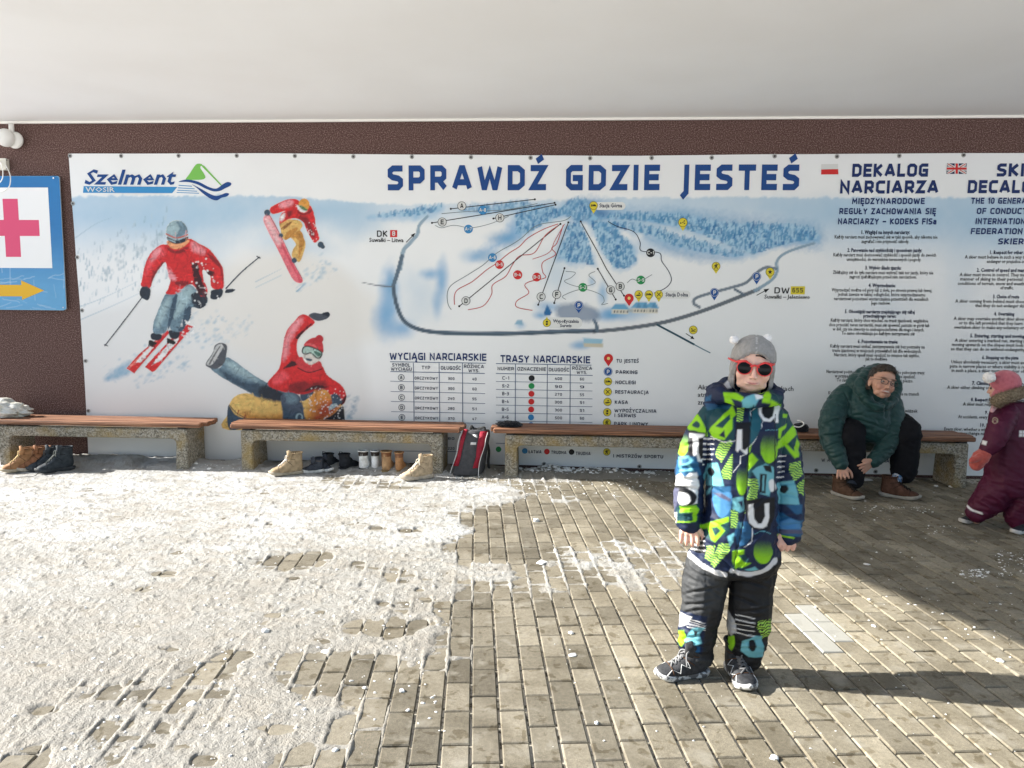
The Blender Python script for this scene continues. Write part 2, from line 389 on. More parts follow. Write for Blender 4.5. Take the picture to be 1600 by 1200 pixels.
# ================================================================ painting engine (flat print and fabric print)
def catmull(P, closed=True, n=5):
    P = [np.array(p, float) for p in P]; m = len(P); out = []
    for i in range(m if closed else m-1):
        a = P[(i-1) % m] if closed or i > 0 else P[0]; b = P[i]; c = P[(i+1) % m]; d = P[(i+2) % m] if closed or i+2 < m else P[-1]
        for k in range(n):
            t = k/n; out.append(.5*((2*b)+(c-a)*t+(2*a-5*b+4*c-d)*t*t+(3*b-a-3*c+d)*t**3))
    if not closed: out.append(P[-1])
    return np.array(out)
def rgb(r, g, b):
    c = np.array([r, g, b])/255.; return .78*np.where(c <= .04045, c/12.92, ((c+.055)/1.055)**2.4)
class Paint:
    def __init__(s, x, y, base):
        s.x = x; s.y = y; s.c = np.ones((len(x), 3))*np.asarray(base); s.a = np.zeros(len(x))
    def put(s, idx, al, col):
        if np.ndim(al): al = np.clip(al, 0, 1)[:, None]
        s.c[idx] = s.c[idx]*(1-al)+np.asarray(col)*al
        s.a[idx] = np.maximum(s.a[idx], al[:, 0] if np.ndim(al) else al)
    def poly(s, P, col, soft=.8, jit=0, js=.25, al=1, sm=True, cover=True, tex=None, inside=None):
        Q = catmull(P) if sm else np.array(P, float)
        pad = soft+jit+1
        idx = np.where((s.x > Q[:, 0].min()-pad) & (s.x < Q[:, 0].max()+pad) & (s.y > Q[:, 1].min()-pad) & (s.y < Q[:, 1].max()+pad))[0]
        if not len(idx): return
        x, y = s.x[idx], s.y[idx]
        sd = poly_sd(x, y, Q)
        if jit: sd = sd+(fbm(x*js, y*js, o=3, s=int(abs(P[0][0])))-.5)*2*jit
        a = np.clip(sd/soft*.5+.5, 0, 1)*al
        if inside is not None: a = a*inside[idx]
        if tex is not None: a = a*tex(x, y)
        k = s.a.copy() if not cover else None
        s.put(idx, a, col)
        if not cover: s.a = k
    def line(s, P, col, w=1, w2=None, al=1, sm=True, cover=True, inside=None):
        Q = catmull(P, False) if sm and len(P) > 2 else np.array(P, float); n = len(Q)
        w2 = w if w2 is None else w2; pad = max(w, w2)+1
        idx = np.where((s.x > Q[:, 0].min()-pad) & (s.x < Q[:, 0].max()+pad) & (s.y > Q[:, 1].min()-pad) & (s.y < Q[:, 1].max()+pad))[0]
        if not len(idx): return
        x, y = s.x[idx], s.y[idx]; best = np.full(len(idx), -9.)
        for i in range(n-1):
            a, b = Q[i], Q[i+1]; e = b-a; t = np.clip(((x-a[0])*e[0]+(y-a[1])*e[1])/(e@e+1e-9), 0, 1)
            d = np.hypot(x-a[0]-e[0]*t, y-a[1]-e[1]*t); ww = w+(w2-w)*(i+t)/(n-1)
            best = np.maximum(best, ww/2-d)
        a = np.clip(best+.5, 0, 1)*al
        if inside is not None: a = a*inside[idx]
        k = s.a.copy() if not cover else None
        s.put(idx, a, col)
        if not cover: s.a = k
    def blob(s, cx, cy, rx, ry, col, al=1, rot=0, soft=1., nz=.5, ns=.02, inside=None, cover=True):
        c, n = math.cos(rot), math.sin(rot); R = max(rx, ry)*1.6
        idx = np.where((abs(s.x-cx) < R) & (abs(s.y-cy) < R))[0]
        if not len(idx): return
        x, y = s.x[idx]-cx, s.y[idx]-cy; u = (x*c+y*n)/rx; v = (-x*n+y*c)/ry
        d = 1-np.hypot(u, v)+(fbm(s.x[idx]*ns, s.y[idx]*ns, o=4, s=int(cx))-.5)*2*nz
        a = np.clip(d/soft, 0, 1); a = a*a*(3-2*a)*al
        if inside is not None: a = a*inside[idx]
        k = s.a.copy() if not cover else None
        s.put(idx, a, col)
        if not cover: s.a = k
    def disc(s, cx, cy, r, col, ry=None, rot=0, al=1, cover=True):
        ry = ry or r; t = np.linspace(0, 2*PI, 17)[:-1]; c, n = math.cos(rot), math.sin(rot)
        s.poly([(cx+r*math.cos(q)*c-ry*math.sin(q)*n, cy+r*math.cos(q)*n+ry*math.sin(q)*c) for q in t], col, sm=False, al=al, cover=cover)
# ================================================================ the banner
YB = -.022
def disp(x, z):  # the sheet hangs with slow shallow waves
    return .0035*np.sin(x*3.1+z*1.3)+.0022*np.sin(x*7.3-z*2.1+1)+.0015*np.sin(z*9+x*2)
BX0, BX1 = 107, 1660
def bpt(px, py, lay=0):                  # a point of the print -> on the sheet
    p = onY(px, py, YB); p = np.atleast_2d(p)
    p = p.copy(); p[:, 1] = YB-disp(p[:, 0], p[:, 2])-lay*.0006
    return p
top_edge = lambda x: np.interp(x, [107, 400, 800, 1000, 1200, 1600, 1700], [240, 239.5, 242.5, 243.5, 241, 239, 238.5])
bot_edge = lambda x: np.interp(x, [0, 830, 1055, 1255, 1482, 1700], [712, 727, 733, 739, 743, 746])
nu, nv = 760, 262
uu = np.linspace(0, 1, nu); vv_ = np.linspace(0, 1, nv); U_, V_ = np.meshgrid(uu, vv_)
lx = np.interp(V_.ravel(), [0, .16, .5, .83, 1], [107, 113, 125, 134, 137.5]); px = lx+(BX1-lx)*U_.ravel()
py = top_edge(px)+(bot_edge(px)-top_edge(px))*V_.ravel()
P = Paint(px, py, (.74, .755, .76))
# paper tone and watercolour washes
P.c *= (.97+.06*fbm(px*.01, py*.01, o=3, s=2))[:, None]
SKY = rgb(168, 205, 232); SKY2 = rgb(122, 182, 226)
hz = lambda x: np.interp(x, [107, 150, 400, 470, 560, 640, 800, 1000, 1300, 1660], [305, 304, 303, 306, 314, 318, 312, 306, 306, 307])
d = py-hz(px)-4*(fbm(px*.12, py*.1, o=3, s=9)-.5)*2
fall = np.interp(px, [107, 300, 420, 560, 620, 1200, 1300, 1660], [115, 120, 85, 60, 40, 60, 120, 130])
a = sst(0, 5, d)*(1-sst(.25, 1, d/fall))*np.interp(px, [107, 250, 560, 640, 900, 1280, 1660], [.75, .8, .75, .4, .55, .72, .75])
P.put(np.arange(len(px)), np.clip(a*(.8+.4*fbm(px*.03, py*.03, o=4, s=4)), 0, 1), SKY)
for q in [(230, 345, 120, 40, .5), (460, 380, 110, 40, .45), (560, 350, 60, 35, .55), (500, 330, 90, 18, .4), (1400, 350, 120, 35, .35), (1545, 360, 90, 50, .35), (1260, 330, 90, 40, .4), (330, 400, 60, 40, .3), (1380, 470, 90, 60, .18), (1500, 420, 40, 90, .2), (1560, 560, 90, 80, .12), (1050, 340, 120, 20, .5)]:
    P.blob(*q[:4], SKY, al=q[4], ns=.02, nz=.35)
BL = rgb(104, 172, 222); BD = rgb(38, 110, 170); BM = rgb(92, 160, 208); BV = rgb(24, 84, 140)
# open snow slope on the left picture
P.poly([(107, 520), (220, 470), (330, 430), (420, 405), (470, 398), (540, 430), (560, 520), (540, 700), (107, 720)], (.67, .675, .67), soft=10, al=.8)
P.poly([(330, 425), (420, 392), (480, 400), (560, 440), (600, 520), (420, 560), (300, 500)], (.69, .665, .62), soft=14, al=.6)
# frosted trees on the left
rs = np.random.RandomState(3)
for k in range(260):
    cx, cy = rs.uniform(120, 262), rs.uniform(330, 486)
    if cy > 500-.42*(cx-110) or cy < 400-.5*(cx-110): continue
    L = rs.uniform(4, 11); an = rs.uniform(-1.9, -1.0)
    P.line([(cx, cy), (cx+L*math.cos(an)*.6, cy+L*math.sin(an))], rgb(150, 178, 196) if rs.rand() < .6 else rgb(196, 214, 224), w=2.4, w2=.8, al=rs.uniform(.25, .7), sm=False)
for cx, cy in ((188, 388), (188, 412), (247, 370), (243, 384), (170, 430), (220, 395)):
    for k in range(12): P.blob(cx+rs.uniform(-7, 7), cy+rs.uniform(-9, 9), rs.uniform(2, 4), rs.uniform(3, 6), rgb(150, 176, 190), al=.4, rot=rs.uniform(-.6, .6))
for q in ([(125, 500), (180, 476), (240, 448)], [(118, 372), (150, 350), (175, 340)], [(400, 440), (440, 420)], [(122, 480), (160, 466), (215, 440)]):
    P.line(q, rgb(150, 185, 205), w=1.6, w2=.5, al=.6)
# powder sprays
def spray(x0, y0, x1, y1, wd, n, seed, col=rgb(150, 190, 214), al=.5, sz=(1.2, 5)):
    r = np.random.RandomState(seed)
    for k in range(n):
        t = r.rand(); q = r.randn()*wd*(.4+.6*t)
        X = x0+(x1-x0)*t; Y = y0+(y1-y0)*t; nx, ny = -(y1-y0), (x1-x0); l = math.hypot(nx, ny)
        P.blob(X+nx/l*q, Y+ny/l*q, r.uniform(*sz)*1.6, r.uniform(*sz), col if r.rand() < .65 else (.71, .72, .72), al=r.uniform(.15, al), rot=-.6, ns=.2)
spray(165, 592, 350, 495, 16, 260, 1); spray(210, 600, 300, 560, 10, 90, 2); spray(330, 540, 395, 500, 10, 70, 5, al=.3)
P.poly([(163, 592), (200, 565), (215, 574), (190, 590)], rgb(128, 178, 210), soft=4, al=.7, jit=2)
spray(465, 452, 515, 410, 9, 110, 3); P.line([(464, 455), (474, 446)], rgb(90, 160, 200), w=3, w2=1, al=.7)
spray(545, 660, 555, 620, 6, 60, 4, col=rgb(120, 160, 186)); P.line([(400, 449), (440, 430)], rgb(170, 200, 215), w=1.5, al=.5)
# blue hollows on the map
for q in [(608, 470, 22, 80, BL, .75), (612, 440, 14, 34, BM, .7), (600, 500, 26, 44, BL, .7), (628, 512, 30, 22, BL, .75), (690, 440, 14, 52, BL, .8), (672, 428, 26, 14, BL, .75), (683, 476, 12, 34, BL, .6), (760, 400, 34, 16, BM, .5),
          (790, 372, 46, 18, BM, .8), (815, 352, 30, 20, BL, .6), (735, 400, 30, 16, SKY2, .4), (655, 460, 60, 70, SKY, .35), (1045, 380, 110, 26, SKY2, .45), (860, 480, 30, 14, BL, .7), (845, 493, 20, 10, BL, .85), (955, 492, 40, 15, BL, .95), (985, 488, 50, 18, SKY2, .6), (942, 456, 12, 30, SKY2, .7), (925, 440, 10, 14, SKY2, .6), (870, 430, 40, 60, SKY, .4), (813, 508, 14, 10, SKY2, .6), (905, 540, 20, 9, BL, .7), (920, 536, 30, 10, SKY2, .4), (650, 340, 60, 12, SKY, .5)]:
    P.blob(*q[:4], q[4], al=q[5], ns=.03, nz=.3)
# woods
def wood(poly, al=1, seed=1, fx=.75, dark=rgb(84, 148, 194), lite=rgb(178, 214, 236), edge=3.5, base=rgb(122, 184, 226)):
    tex = lambda x, y: np.ones_like(x)
    P.poly(poly, base, soft=6, jit=5, js=.1, al=al*.85)
    # ranks of small conifers, one above the other
    r = np.random.RandomState(seed); Q = catmull(poly); x0, y0 = Q.min(0); x1, y1 = Q.max(0)
    A = abs(0.5*np.sum(Q[:, 0]*np.roll(Q[:, 1], -1)-Q[:, 1]*np.roll(Q[:, 0], -1)))
    pts = r.rand(int(A/7*(x1-x0)*(y1-y0)/A)+40, 2)*[x1-x0, y1-y0]+[x0, y0]
    pts = pts[poly_sd(pts[:, 0], pts[:, 1], Q) > 1]; pts = pts[np.argsort(pts[:, 1])]
    for X, Y in pts:
        h = r.uniform(5, 9); w_ = r.uniform(1.4, 2.4); c = dark if r.rand() < .5 else (lite if r.rand() < .75 else BD)
        idx = np.where((abs(P.x-X) < w_+1) & (P.y < Y+1) & (P.y > Y-h-1))[0]
        if not len(idx): continue
        t = (Y-P.y[idx])/h; a = ((abs(P.x[idx]-X) < w_*(1-t)+.6) & (t >= 0) & (t <= 1))*(al*r.uniform(.45, .95))
        P.put(idx, a.astype(float), c)
P.poly([(880, 330), (920, 312), (990, 330), (1060, 330), (1200, 345), (1275, 355), (1275, 385), (1200, 378), (1100, 360), (1000, 350), (930, 345)], BM, soft=12, jit=6, al=.7)
P.poly([(905, 325), (925, 316), (950, 335), (935, 345), (900, 340)], BD, soft=8, jit=3, al=.7)
wood([(872, 335), (884, 318), (905, 312), (922, 320), (930, 336), (905, 350), (888, 340)], al=.6, seed=2)
wood([(576, 340), (610, 334), (650, 328), (684, 322), (690, 329), (660, 338), (610, 341)], al=.75, seed=3)
wood([(720, 328), (760, 323), (800, 318), (822, 316), (830, 330), (790, 332), (750, 336)], al=.55, seed=4)
wood([(808, 336), (850, 322), (872, 328), (884, 334), (850, 352), (812, 372), (806, 356)], al=.8, seed=5)
P.poly([(800, 352), (812, 372), (770, 392), (740, 402), (780, 372)], BL, soft=10, jit=5, al=.7)
P.poly([(885, 352), (878, 400), (868, 405), (874, 370)], BM, soft=6, al=.6)
wood([(890, 352), (908, 354), (918, 372), (926, 402), (928, 414), (905, 413), (885, 411), (874, 400), (882, 375)], al=.85, seed=6)
wood([(922, 345), (945, 350), (960, 358), (975, 372), (990, 388), (994, 410), (978, 420), (960, 420), (945, 400), (932, 375)], al=.9, seed=7)
wood([(930, 340), (990, 336), (1060, 338), (1120, 350), (1180, 352), (1240, 354), (1272, 362), (1276, 376), (1240, 380), (1180, 398), (1160, 396), (1100, 370), (1040, 352), (980, 346)], al=.9, seed=8)
P.poly([(930, 345), (1000, 346), (1080, 364), (1160, 392), (1180, 400), (1150, 392), (1060, 362), (990, 346)], rgb(205, 225, 236), soft=3, al=.75)
wood([(935, 352), (1000, 352), (1070, 372), (1130, 388), (1162, 398), (1150, 404), (1100, 396), (1050, 384), (1000, 366)], al=.85, seed=9)
P.poly([(1010, 370), (1060, 388), (1110, 398), (1160, 404), (1100, 408), (1050, 396)], BM, soft=8, jit=4, al=.6)
# roads
RD = rgb(92, 112, 130); RL = rgb(140, 168, 188); RK = rgb(62, 78, 92)
P.line([(668, 338), (655, 352), (652, 366), (640, 380), (630, 392), (625, 420)], RL, 4.5, 7, al=.9)
P.line([(628, 400), (620, 430), (615, 448), (620, 478), (634, 504), (665, 517), (720, 521), (800, 521), (880, 518), (930, 517)], RD, 6, 7)
P.line([(615, 448), (620, 478), (634, 504), (665, 517), (720, 521.5), (800, 522), (930, 518)], RK, 2, 2.5, al=.7)
P.line([(565, 441), (590, 446), (613, 448)], rgb(110, 120, 130), .8, 3)
P.line([(928, 518), (980, 513), (1040, 503), (1100, 485), (1160, 462), (1185, 452)], RK, 6, 6, al=.9)
P.line([(1180, 454), (1205, 438), (1214, 424), (1214, 408), (1230, 394), (1272, 380)], RL, 5, 4, al=.95)
P.line([(1093, 480), (1084, 474), (1087, 466), (1110, 458), (1140, 450), (1165, 442), (1180, 428), (1196, 418), (1212, 420)], RD, 4.5, 4.5, al=.9)
P.line([(1148, 452), (1162, 460)], RD, 4); P.line([(933, 517), (932, 508), (928, 500)], RD, 5, 5)
P.poly([(872, 478), (905, 474), (932, 484), (934, 500), (900, 502), (873, 496)], rgb(132, 150, 174), soft=4, jit=2, al=.85)

# trails
# little buildings
def house(x, y, w_, h_, roof=rgb(112, 176, 214)):
    P.poly([(x, y), (x+w_, y+1), (x+w_, y+h_), (x, y+h_-1)], rgb(228, 224, 208), sm=False); P.poly([(x-2, y+1), (x+w_*.2, y-h_*.8), (x+w_*.8, y-h_*.8), (x+w_+2, y+2)], roof, sm=False)
    for k in range(int(w_/5)): P.poly([(x+3+k*5, y+h_*.35), (x+5+k*5, y+h_*.35), (x+5+k*5, y+h_*.75), (x+3+k*5, y+h_*.75)], rgb(48, 66, 84), sm=False)
house(956, 482, 26, 9); house(988, 480, 28, 10); house(1012, 480, 16, 10); P.poly([(981, 483), (989, 483), (989, 488), (981, 488)], rgb(180, 190, 190), sm=False)
for hx in (994, 1004, 1018): P.poly([(hx, 481), (hx+4, 472), (hx+8, 481)], rgb(90, 150, 190), sm=False)
P.poly([(911, 528), (942, 530), (940, 540), (914, 542)], rgb(160, 204, 226), sm=False); P.poly([(911, 536), (942, 537), (942, 543), (913, 542)], rgb(216, 208, 184), sm=False)
P.poly([(850, 488), (855, 476), (862, 488), (860, 493), (851, 493)], BD, sm=False); P.poly([(804, 507), (808, 500), (816, 500), (818, 508)], rgb(150, 190, 215), sm=False); P.poly([(922, 341), (928, 335), (934, 340), (932, 344), (923, 344)], rgb(150, 200, 230), sm=False)
pts = bpt(px, py); pts[:, 1] = YB-disp(pts[:, 0], pts[:, 2])
e_top = pts[:, 2].max()
f = lattice(nu, nv)
banner = empty('banner', (float(onY(800, 735, 0)[0]), YB, float(pts[:, 2].min())), 'huge white and blue printed ski map banner fixed flat on the brown wall', 'banner')
me = mesh('sheet', pts, f[:, ::-1]); setcol(me, P.c); me.shade_smooth()
m_sheet = mat('vinyl_sheet', (.8, .8, .8), .55, .35, attr='paint', bump=.12, bscale=300)
link('sheet', me, m_sheet, banner)
m_print = {}
def pm(name, *c):
    if name not in m_print: m_print[name] = mat('print_'+name, tuple(rgb(*c)), .5, .3)
    return m_print[name]
INK = pm('headline_blue', 18, 72, 142); NAVY = pm('navy', 14, 44, 104); BLK = pm('black', 24, 26, 30); DK = pm('dark_ink', 26, 42, 74); RED = pm('red', 216, 44, 44); WHT = pm('white', 226, 228, 226)
YEL = pm('yellow', 232, 214, 58); GRN = pm('green', 38, 152, 84); PBL = pm('parking_blue', 22, 84, 160); LBL = pm('light_blue', 58, 150, 210); LGR = pm('leaf_green', 128, 202, 92); TRB = pm('trail_blue', 58, 140, 198); GRY = pm('grey_line', 90, 110, 140)
# ---- stroke alphabet: squared, chamfered capitals
c_ = .17
def arc(*p): return list(p)
GL = {
 'A': (.74, [[(0, 0), (.32, 1), (.42, 1), (.74, 0)], [(.12, .26), (.62, .26)]]), 'B': (.6, [[(0, 0), (0, 1), (.44, 1), (.58, .87), (.58, .64), (.46, .52), (0, .52)], [(.46, .52), (.6, .38), (.6, .14), (.46, 0), (0, 0)]]),
 'C': (.56, [[(.56, 1), (.16, 1), (0, .84), (0, .16), (.16, 0), (.56, 0)]]), 'D': (.62, [[(0, 0), (0, 1), (.42, 1), (.62, .82), (.62, .18), (.42, 0), (0, 0)]]), 'E': (.52, [[(.52, 1), (0, 1), (0, 0), (.52, 0)], [(0, .51), (.47, .51)]]),
 'F': (.5, [[(.5, 1), (0, 1), (0, 0)], [(0, .49), (.45, .49)]]), 'G': (.6, [[(.58, 1), (.16, 1), (0, .84), (0, .16), (.16, 0), (.6, 0), (.6, .48), (.34, .48)]]), 'H': (.62, [[(0, 0), (0, 1)], [(.62, 0), (.62, 1)], [(0, .5), (.62, .5)]]),
 'I': (0.0, [[(0, 0), (0, 1)]]), 'J': (.2, [[(.2, 1), (.2, -.08), (.02, -.25)]]), 'K': (.6, [[(0, 0), (0, 1)], [(.57, 1), (.1, .52), (.6, 0)]]), 'L': (.48, [[(0, 1), (0, 0), (.48, 0)]]),
 'M': (.82, [[(0, 0), (.06, 1), (.41, .3), (.76, 1), (.82, 0)]]), 'N': (.62, [[(0, 0), (0, 1), (.62, 0), (.62, 1)]]), 'O': (.64, [[(.16, 0), (0, .16), (0, .84), (.16, 1), (.48, 1), (.64, .84), (.64, .16), (.48, 0), (.16, 0)]]),
 'P': (.58, [[(0, 0), (0, 1), (.44, 1), (.58, .86), (.58, .5), (.44, .36), (0, .36)]]), 'R': (.6, [[(0, 0), (0, 1), (.44, 1), (.58, .86), (.58, .54), (.44, .4), (0, .4)], [(.3, .4), (.6, 0)]]),
 'S': (.54, [[(.52, 1), (.15, 1), (0, .87), (0, .64), (.13, .53), (.41, .47), (.54, .36), (.54, .14), (.41, 0), (0, 0)]]), 'T': (.6, [[(0, 1), (.6, 1)], [(.3, 1), (.3, 0)]]), 'U': (.62, [[(0, 1), (0, .16), (.16, 0), (.46, 0), (.62, .16), (.62, 1)]]),
 'W': (1.0, [[(0, 1), (.2, 0), (.27, 0), (.5, .8), (.73, 0), (.8, 0), (1.0, 1)]]), 'V': (.7, [[(0, 1), (.3, 0), (.4, 0), (.7, 1)]]), 'Y': (.64, [[(0, 1), (.32, .45), (.64, 1)], [(.32, .45), (.32, 0)]]), 'Z': (.54, [[(0, 1), (.54, 1), (0, 0), (.54, 0)]]), 'X': (.6, [[(0, 0), (.6, 1)], [(0, 1), (.6, 0)]]),
 '0': (.52, [[(.14, 0), (0, .14), (0, .86), (.14, 1), (.38, 1), (.52, .86), (.52, .14), (.38, 0), (.14, 0)]]), '1': (.2, [[(0, .82), (.2, 1), (.2, 0)]]), '2': (.5, [[(0, 1), (.36, 1), (.5, .86), (.5, .62), (0, .1), (0, 0), (.5, 0)]]), '3': (.5, [[(0, 1), (.38, 1), (.5, .88), (.5, .64), (.38, .52), (.08, .52)], [(.38, .52), (.5, .4), (.5, .14), (.38, 0), (0, 0)]]),
 '4': (.55, [[(.42, 0), (.42, .6)], [(.26, 1), (0, .28), (.55, .28)]]), '5': (.5, [[(.48, 1), (0, 1), (0, .56), (.36, .56), (.5, .42), (.5, .14), (.36, 0), (0, 0)]]), '6': (.5, [[(.44, 1), (.14, 1), (0, .86), (0, .14), (.14, 0), (.38, 0), (.5, .14), (.5, .42), (.38, .56), (0, .56)]]), '7': (.48, [[(0, 1), (.48, 1), (.16, 0)]]),
 '8': (.52, [[(.14, 0), (0, .14), (0, .38), (.14, .52), (.38, .52), (.5, .64), (.5, .88), (.38, 1), (.14, 1), (.02, .88), (.02, .64), (.14, .52)], [(.38, .52), (.52, .38), (.52, .14), (.38, 0), (.14, 0)]]), '9': (.5, [[(.06, 0), (.36, 0), (.5, .14), (.5, .86), (.36, 1), (.12, 1), (0, .86), (0, .58), (.12, .44), (.5, .44)]]),
 '-': (.3, [[(0, .45), (.3, .45)]]), '–': (.5, [[(0, .45), (.5, .45)]]), '.': (0, [[(0, 0), (0, .04)]]), '(': (.18, [[(.18, 1.1), (0, .85), (0, .1), (.18, -.15)]]), ')': (.18, [[(0, 1.1), (.18, .85), (.18, .1), (0, -.15)]]),
 'a': (.44, [[(.06, .68), (.34, .68), (.44, .58), (.44, 0), (.12, 0), (0, .1), (0, .3), (.1, .38), (.44, .38)]])}
for n_, b_ in (('Ź', 'Z'), ('Ś', 'S'), ('Ó', 'O')): GL[n_] = (GL[b_][0], GL[b_][1]+[[(GL[b_][0]*.42, 1.17), (GL[b_][0]*.42+.22, 1.30)]])
GL['Ż'] = (GL['Z'][0], GL['Z'][1]+[[(.27, 1.3), (.27, 1.36)]]); GL['Ą'] = (GL['A'][0], GL['A'][1]+[[(.70, 0), (.62, -.22), (.8, -.26)]]); GL['Ę'] = (GL['E'][0], GL['E'][1]+[[(.4, 0), (.32, -.22), (.5, -.26)]]); GL['Ł'] = (GL['L'][0], GL['L'][1]+[[(-.14, .38), (.3, .64)]])
def stroke(pts, t, V, F, k, ox, sh):
    P_ = [np.array(p, float) for p in pts]; closed = np.allclose(P_[0], P_[-1]); n = len(P_); Lf = []; Rt = []
    for i in range(n):
        a = P_[i-1] if i else (P_[-2] if closed else None); b = P_[i+1] if i < n-1 else (P_[1] if closed else None); p = P_[i]
        if a is None: d = (b-p)/np.linalg.norm(b-p); p = p-d*(t/2 if abs(d[0]) < .2 or abs(d[1]) < .2 else t*.2); nn = np.array([-d[1], d[0]])*t/2
        elif b is None: d = (p-a)/np.linalg.norm(p-a); p = p+d*(t/2 if abs(d[0]) < .2 or abs(d[1]) < .2 else t*.2); nn = np.array([-d[1], d[0]])*t/2
        else:
            d1 = (p-a)/np.linalg.norm(p-a); d2 = (b-p)/np.linalg.norm(b-p); n1_ = np.array([-d1[1], d1[0]]); n2_ = np.array([-d2[1], d2[0]]); m = n1_+n2_; l = np.linalg.norm(m)
            m = m/l if l > 1e-6 else n1_; nn = m*t/2/max(m@n1_, .45)
        Lf.append(p+nn); Rt.append(p-nn)
    b0 = len(V)
    for a, b in zip(Lf, Rt):
        V.append((a[0]+ox+a[1]*sh, k, a[1])); V.append((b[0]+ox+b[1]*sh, k, b[1]))
    for i in range(n-1): F.append((b0+2*i, b0+2*i+2, b0+2*i+3, b0+2*i+1))
def stroke_geo(text, t=.2, sp=.2, sh=0):
    V = []; F = []; x = t/2; k = 0
    for ch in text:
        if ch == ' ': x += .42+sp; continue
        w_, st = GL[ch]
        for s_ in st: stroke([(a, t/2+b*(1-t) if 0 <= b <= 1 else (b if b < 0 else b)) for a, b in st and s_], t, V, F, (k % 3), x, sh); k += 1
        x += w_+t+sp
    return np.array(V), F, x-sp-t/2
def place(name, V, F, width, x0, y0, x1, cap, m, parent, lay=3, centre=None, thin=False):
    """x0,y0: left end of the baseline; x1: right end; cap: capital height, all in photo pixels of the print"""
    A = onY(x0, y0, YB); s = cap/scl(YB, x0)
    if x1 is not None: B = onY(x1, y0, YB); sx = (B[0]-A[0])/width
    else: sx = s
    ax = A[0]
    if centre is not None: ax = onY(centre, y0, YB)[0]-sx*width/2
    X = ax+V[:, 0]*sx; Z = A[2]+V[:, 2]*s
    Y = YB-disp(X, Z)-.0026-lay*.0005-V[:, 1]*.00025
    return link(name, mesh(name, np.c_[X, Y, Z], F), m, parent)
def cap_text(text, x0, y0, x1, cap, m, parent=None, t=.2, sp=.2, sh=0, name='lettering', lay=3, centre=None):
    V, F, w_ = stroke_geo(text, t, sp, sh)
    return place(name, V, F, w_, x0, y0, x1, cap, m, parent or banner, lay, centre)
_tc = {}
def font_geo(text, bold=0., shear=0.):
    cu = bpy.data.curves.new('t', 'FONT'); cu.body = text; cu.offset = bold; cu.shear = shear; cu.resolution_u = 1
    o = bpy.data.objects.new('t', cu); C.objects.link(o); bpy.context.view_layer.update()
    me = bpy.data.meshes.new_from_object(o.evaluated_get(bpy.context.evaluated_depsgraph_get()))
    V = np.array([q.co[:] for q in me.vertices]); F = [tuple(p.vertices) for p in me.polygons]
    bpy.data.objects.remove(o); bpy.data.curves.remove(cu); bpy.data.meshes.remove(me)
    V = np.c_[V[:, 0]-V[:, 0].min(), np.zeros(len(V)), V[:, 1]]/.70
    return V, F, V[:, 0].max()
def font_text(text, x0, y0, x1, cap, m, parent=None, bold=0., shear=0., name='lettering', lay=3, centre=None):
    V, F, w_ = font_geo(text, bold, shear)
    return place(name, V, F, w_, x0, y0, x1, cap, m, parent or banner, lay, centre)
def flat(name, polys, m, lay=1, parent=None):
    """flat printed shape(s) on the sheet, outlines in photo pixels"""
    V = []; F = []
    for k, q in enumerate(polys):
        Q = np.array(q, float); b = bpt(Q[:, 0], Q[:, 1]); b[:, 1] -= .0018+lay*.0005+(k % 4)*.00008
        F.append(tuple(range(len(V), len(V)+len(Q)))); V += [tuple(r) for r in b]
    return link(name, mesh(name, V, F), m, parent or banner)
def circ(cx, cy, r, n=20, a0=0): return [(cx+r*math.cos(a0-2*PI*k/n), cy+r*math.sin(a0-2*PI*k/n)) for k in range(n)]
def bar(x0, y0, x1, y1, w_=1.2):
    d = np.array([x1-x0, y1-y0]); l = np.hypot(*d); n = np.array([-d[1], d[0]])/l*w_/2; out = []
    k = max(1, int(l/16))
    up = [(x0+d[0]*i/k+n[0], y0+d[1]*i/k+n[1]) for i in range(k+1)]; dn = [(x0+d[0]*i/k-n[0], y0+d[1]*i/k-n[1]) for i in range(k, -1, -1)]
    return up+dn

def ribbon(name, P_, w_, m, lay=1):
    Q = catmull(P_, False, 6); d_ = np.gradient(Q, axis=0); d_ /= np.linalg.norm(d_, axis=1)[:, None]+1e-9; n_ = np.c_[-d_[:, 1], d_[:, 0]]*w_/2
    A = Q+n_; B = Q-n_; a = bpt(A[:, 0], A[:, 1]); b = bpt(B[:, 0], B[:, 1]); k = len(Q)
    V = np.concatenate([a, b]); V[:, 1] -= .0018+lay*.0004
    return link(name, mesh(name, V, [(i, i+1, k+i+1, k+i) for i in range(k-1)]), m, banner)

TR = pm('trail_red', 196, 84, 84); TG = pm('trail_grey', 120, 134, 138)
ribbon('trail', [(892, 338), (880, 345), (840, 352), (815, 372), (800, 382), (785, 390), (770, 400), (755, 414), (730, 430), (706, 445), (699, 458), (700, 475), (705, 484)], 1.1, TG)
for T_ in ([(872, 350), (850, 358), (825, 372), (812, 385), (795, 396), (775, 412), (760, 422), (738, 440), (716, 452), (710, 462), (710, 476)], [(876, 350), (852, 368), (835, 395), (812, 400), (800, 415), (790, 432), (770, 445), (768, 460), (755, 478), (731, 484)],
           [(880, 352), (870, 380), (862, 388), (868, 398), (848, 410), (848, 425), (852, 434), (828, 440), (820, 446), (826, 458), (808, 470), (808, 480), (832, 485)]): ribbon('trail', T_, 1.3, TR)
ribbon('trail', [(882, 350), (866, 378), (862, 390), (852, 398), (832, 405)], 1, TR)
ribbon('trail', [(884, 424), (899, 426), (892, 434), (882, 440), (905, 448), (930, 442), (920, 430), (930, 424)], .9, TG)
ribbon('trail', [(884, 468), (880, 462), (910, 452), (938, 460), (944, 470), (940, 476), (950, 474)], .9, TG)
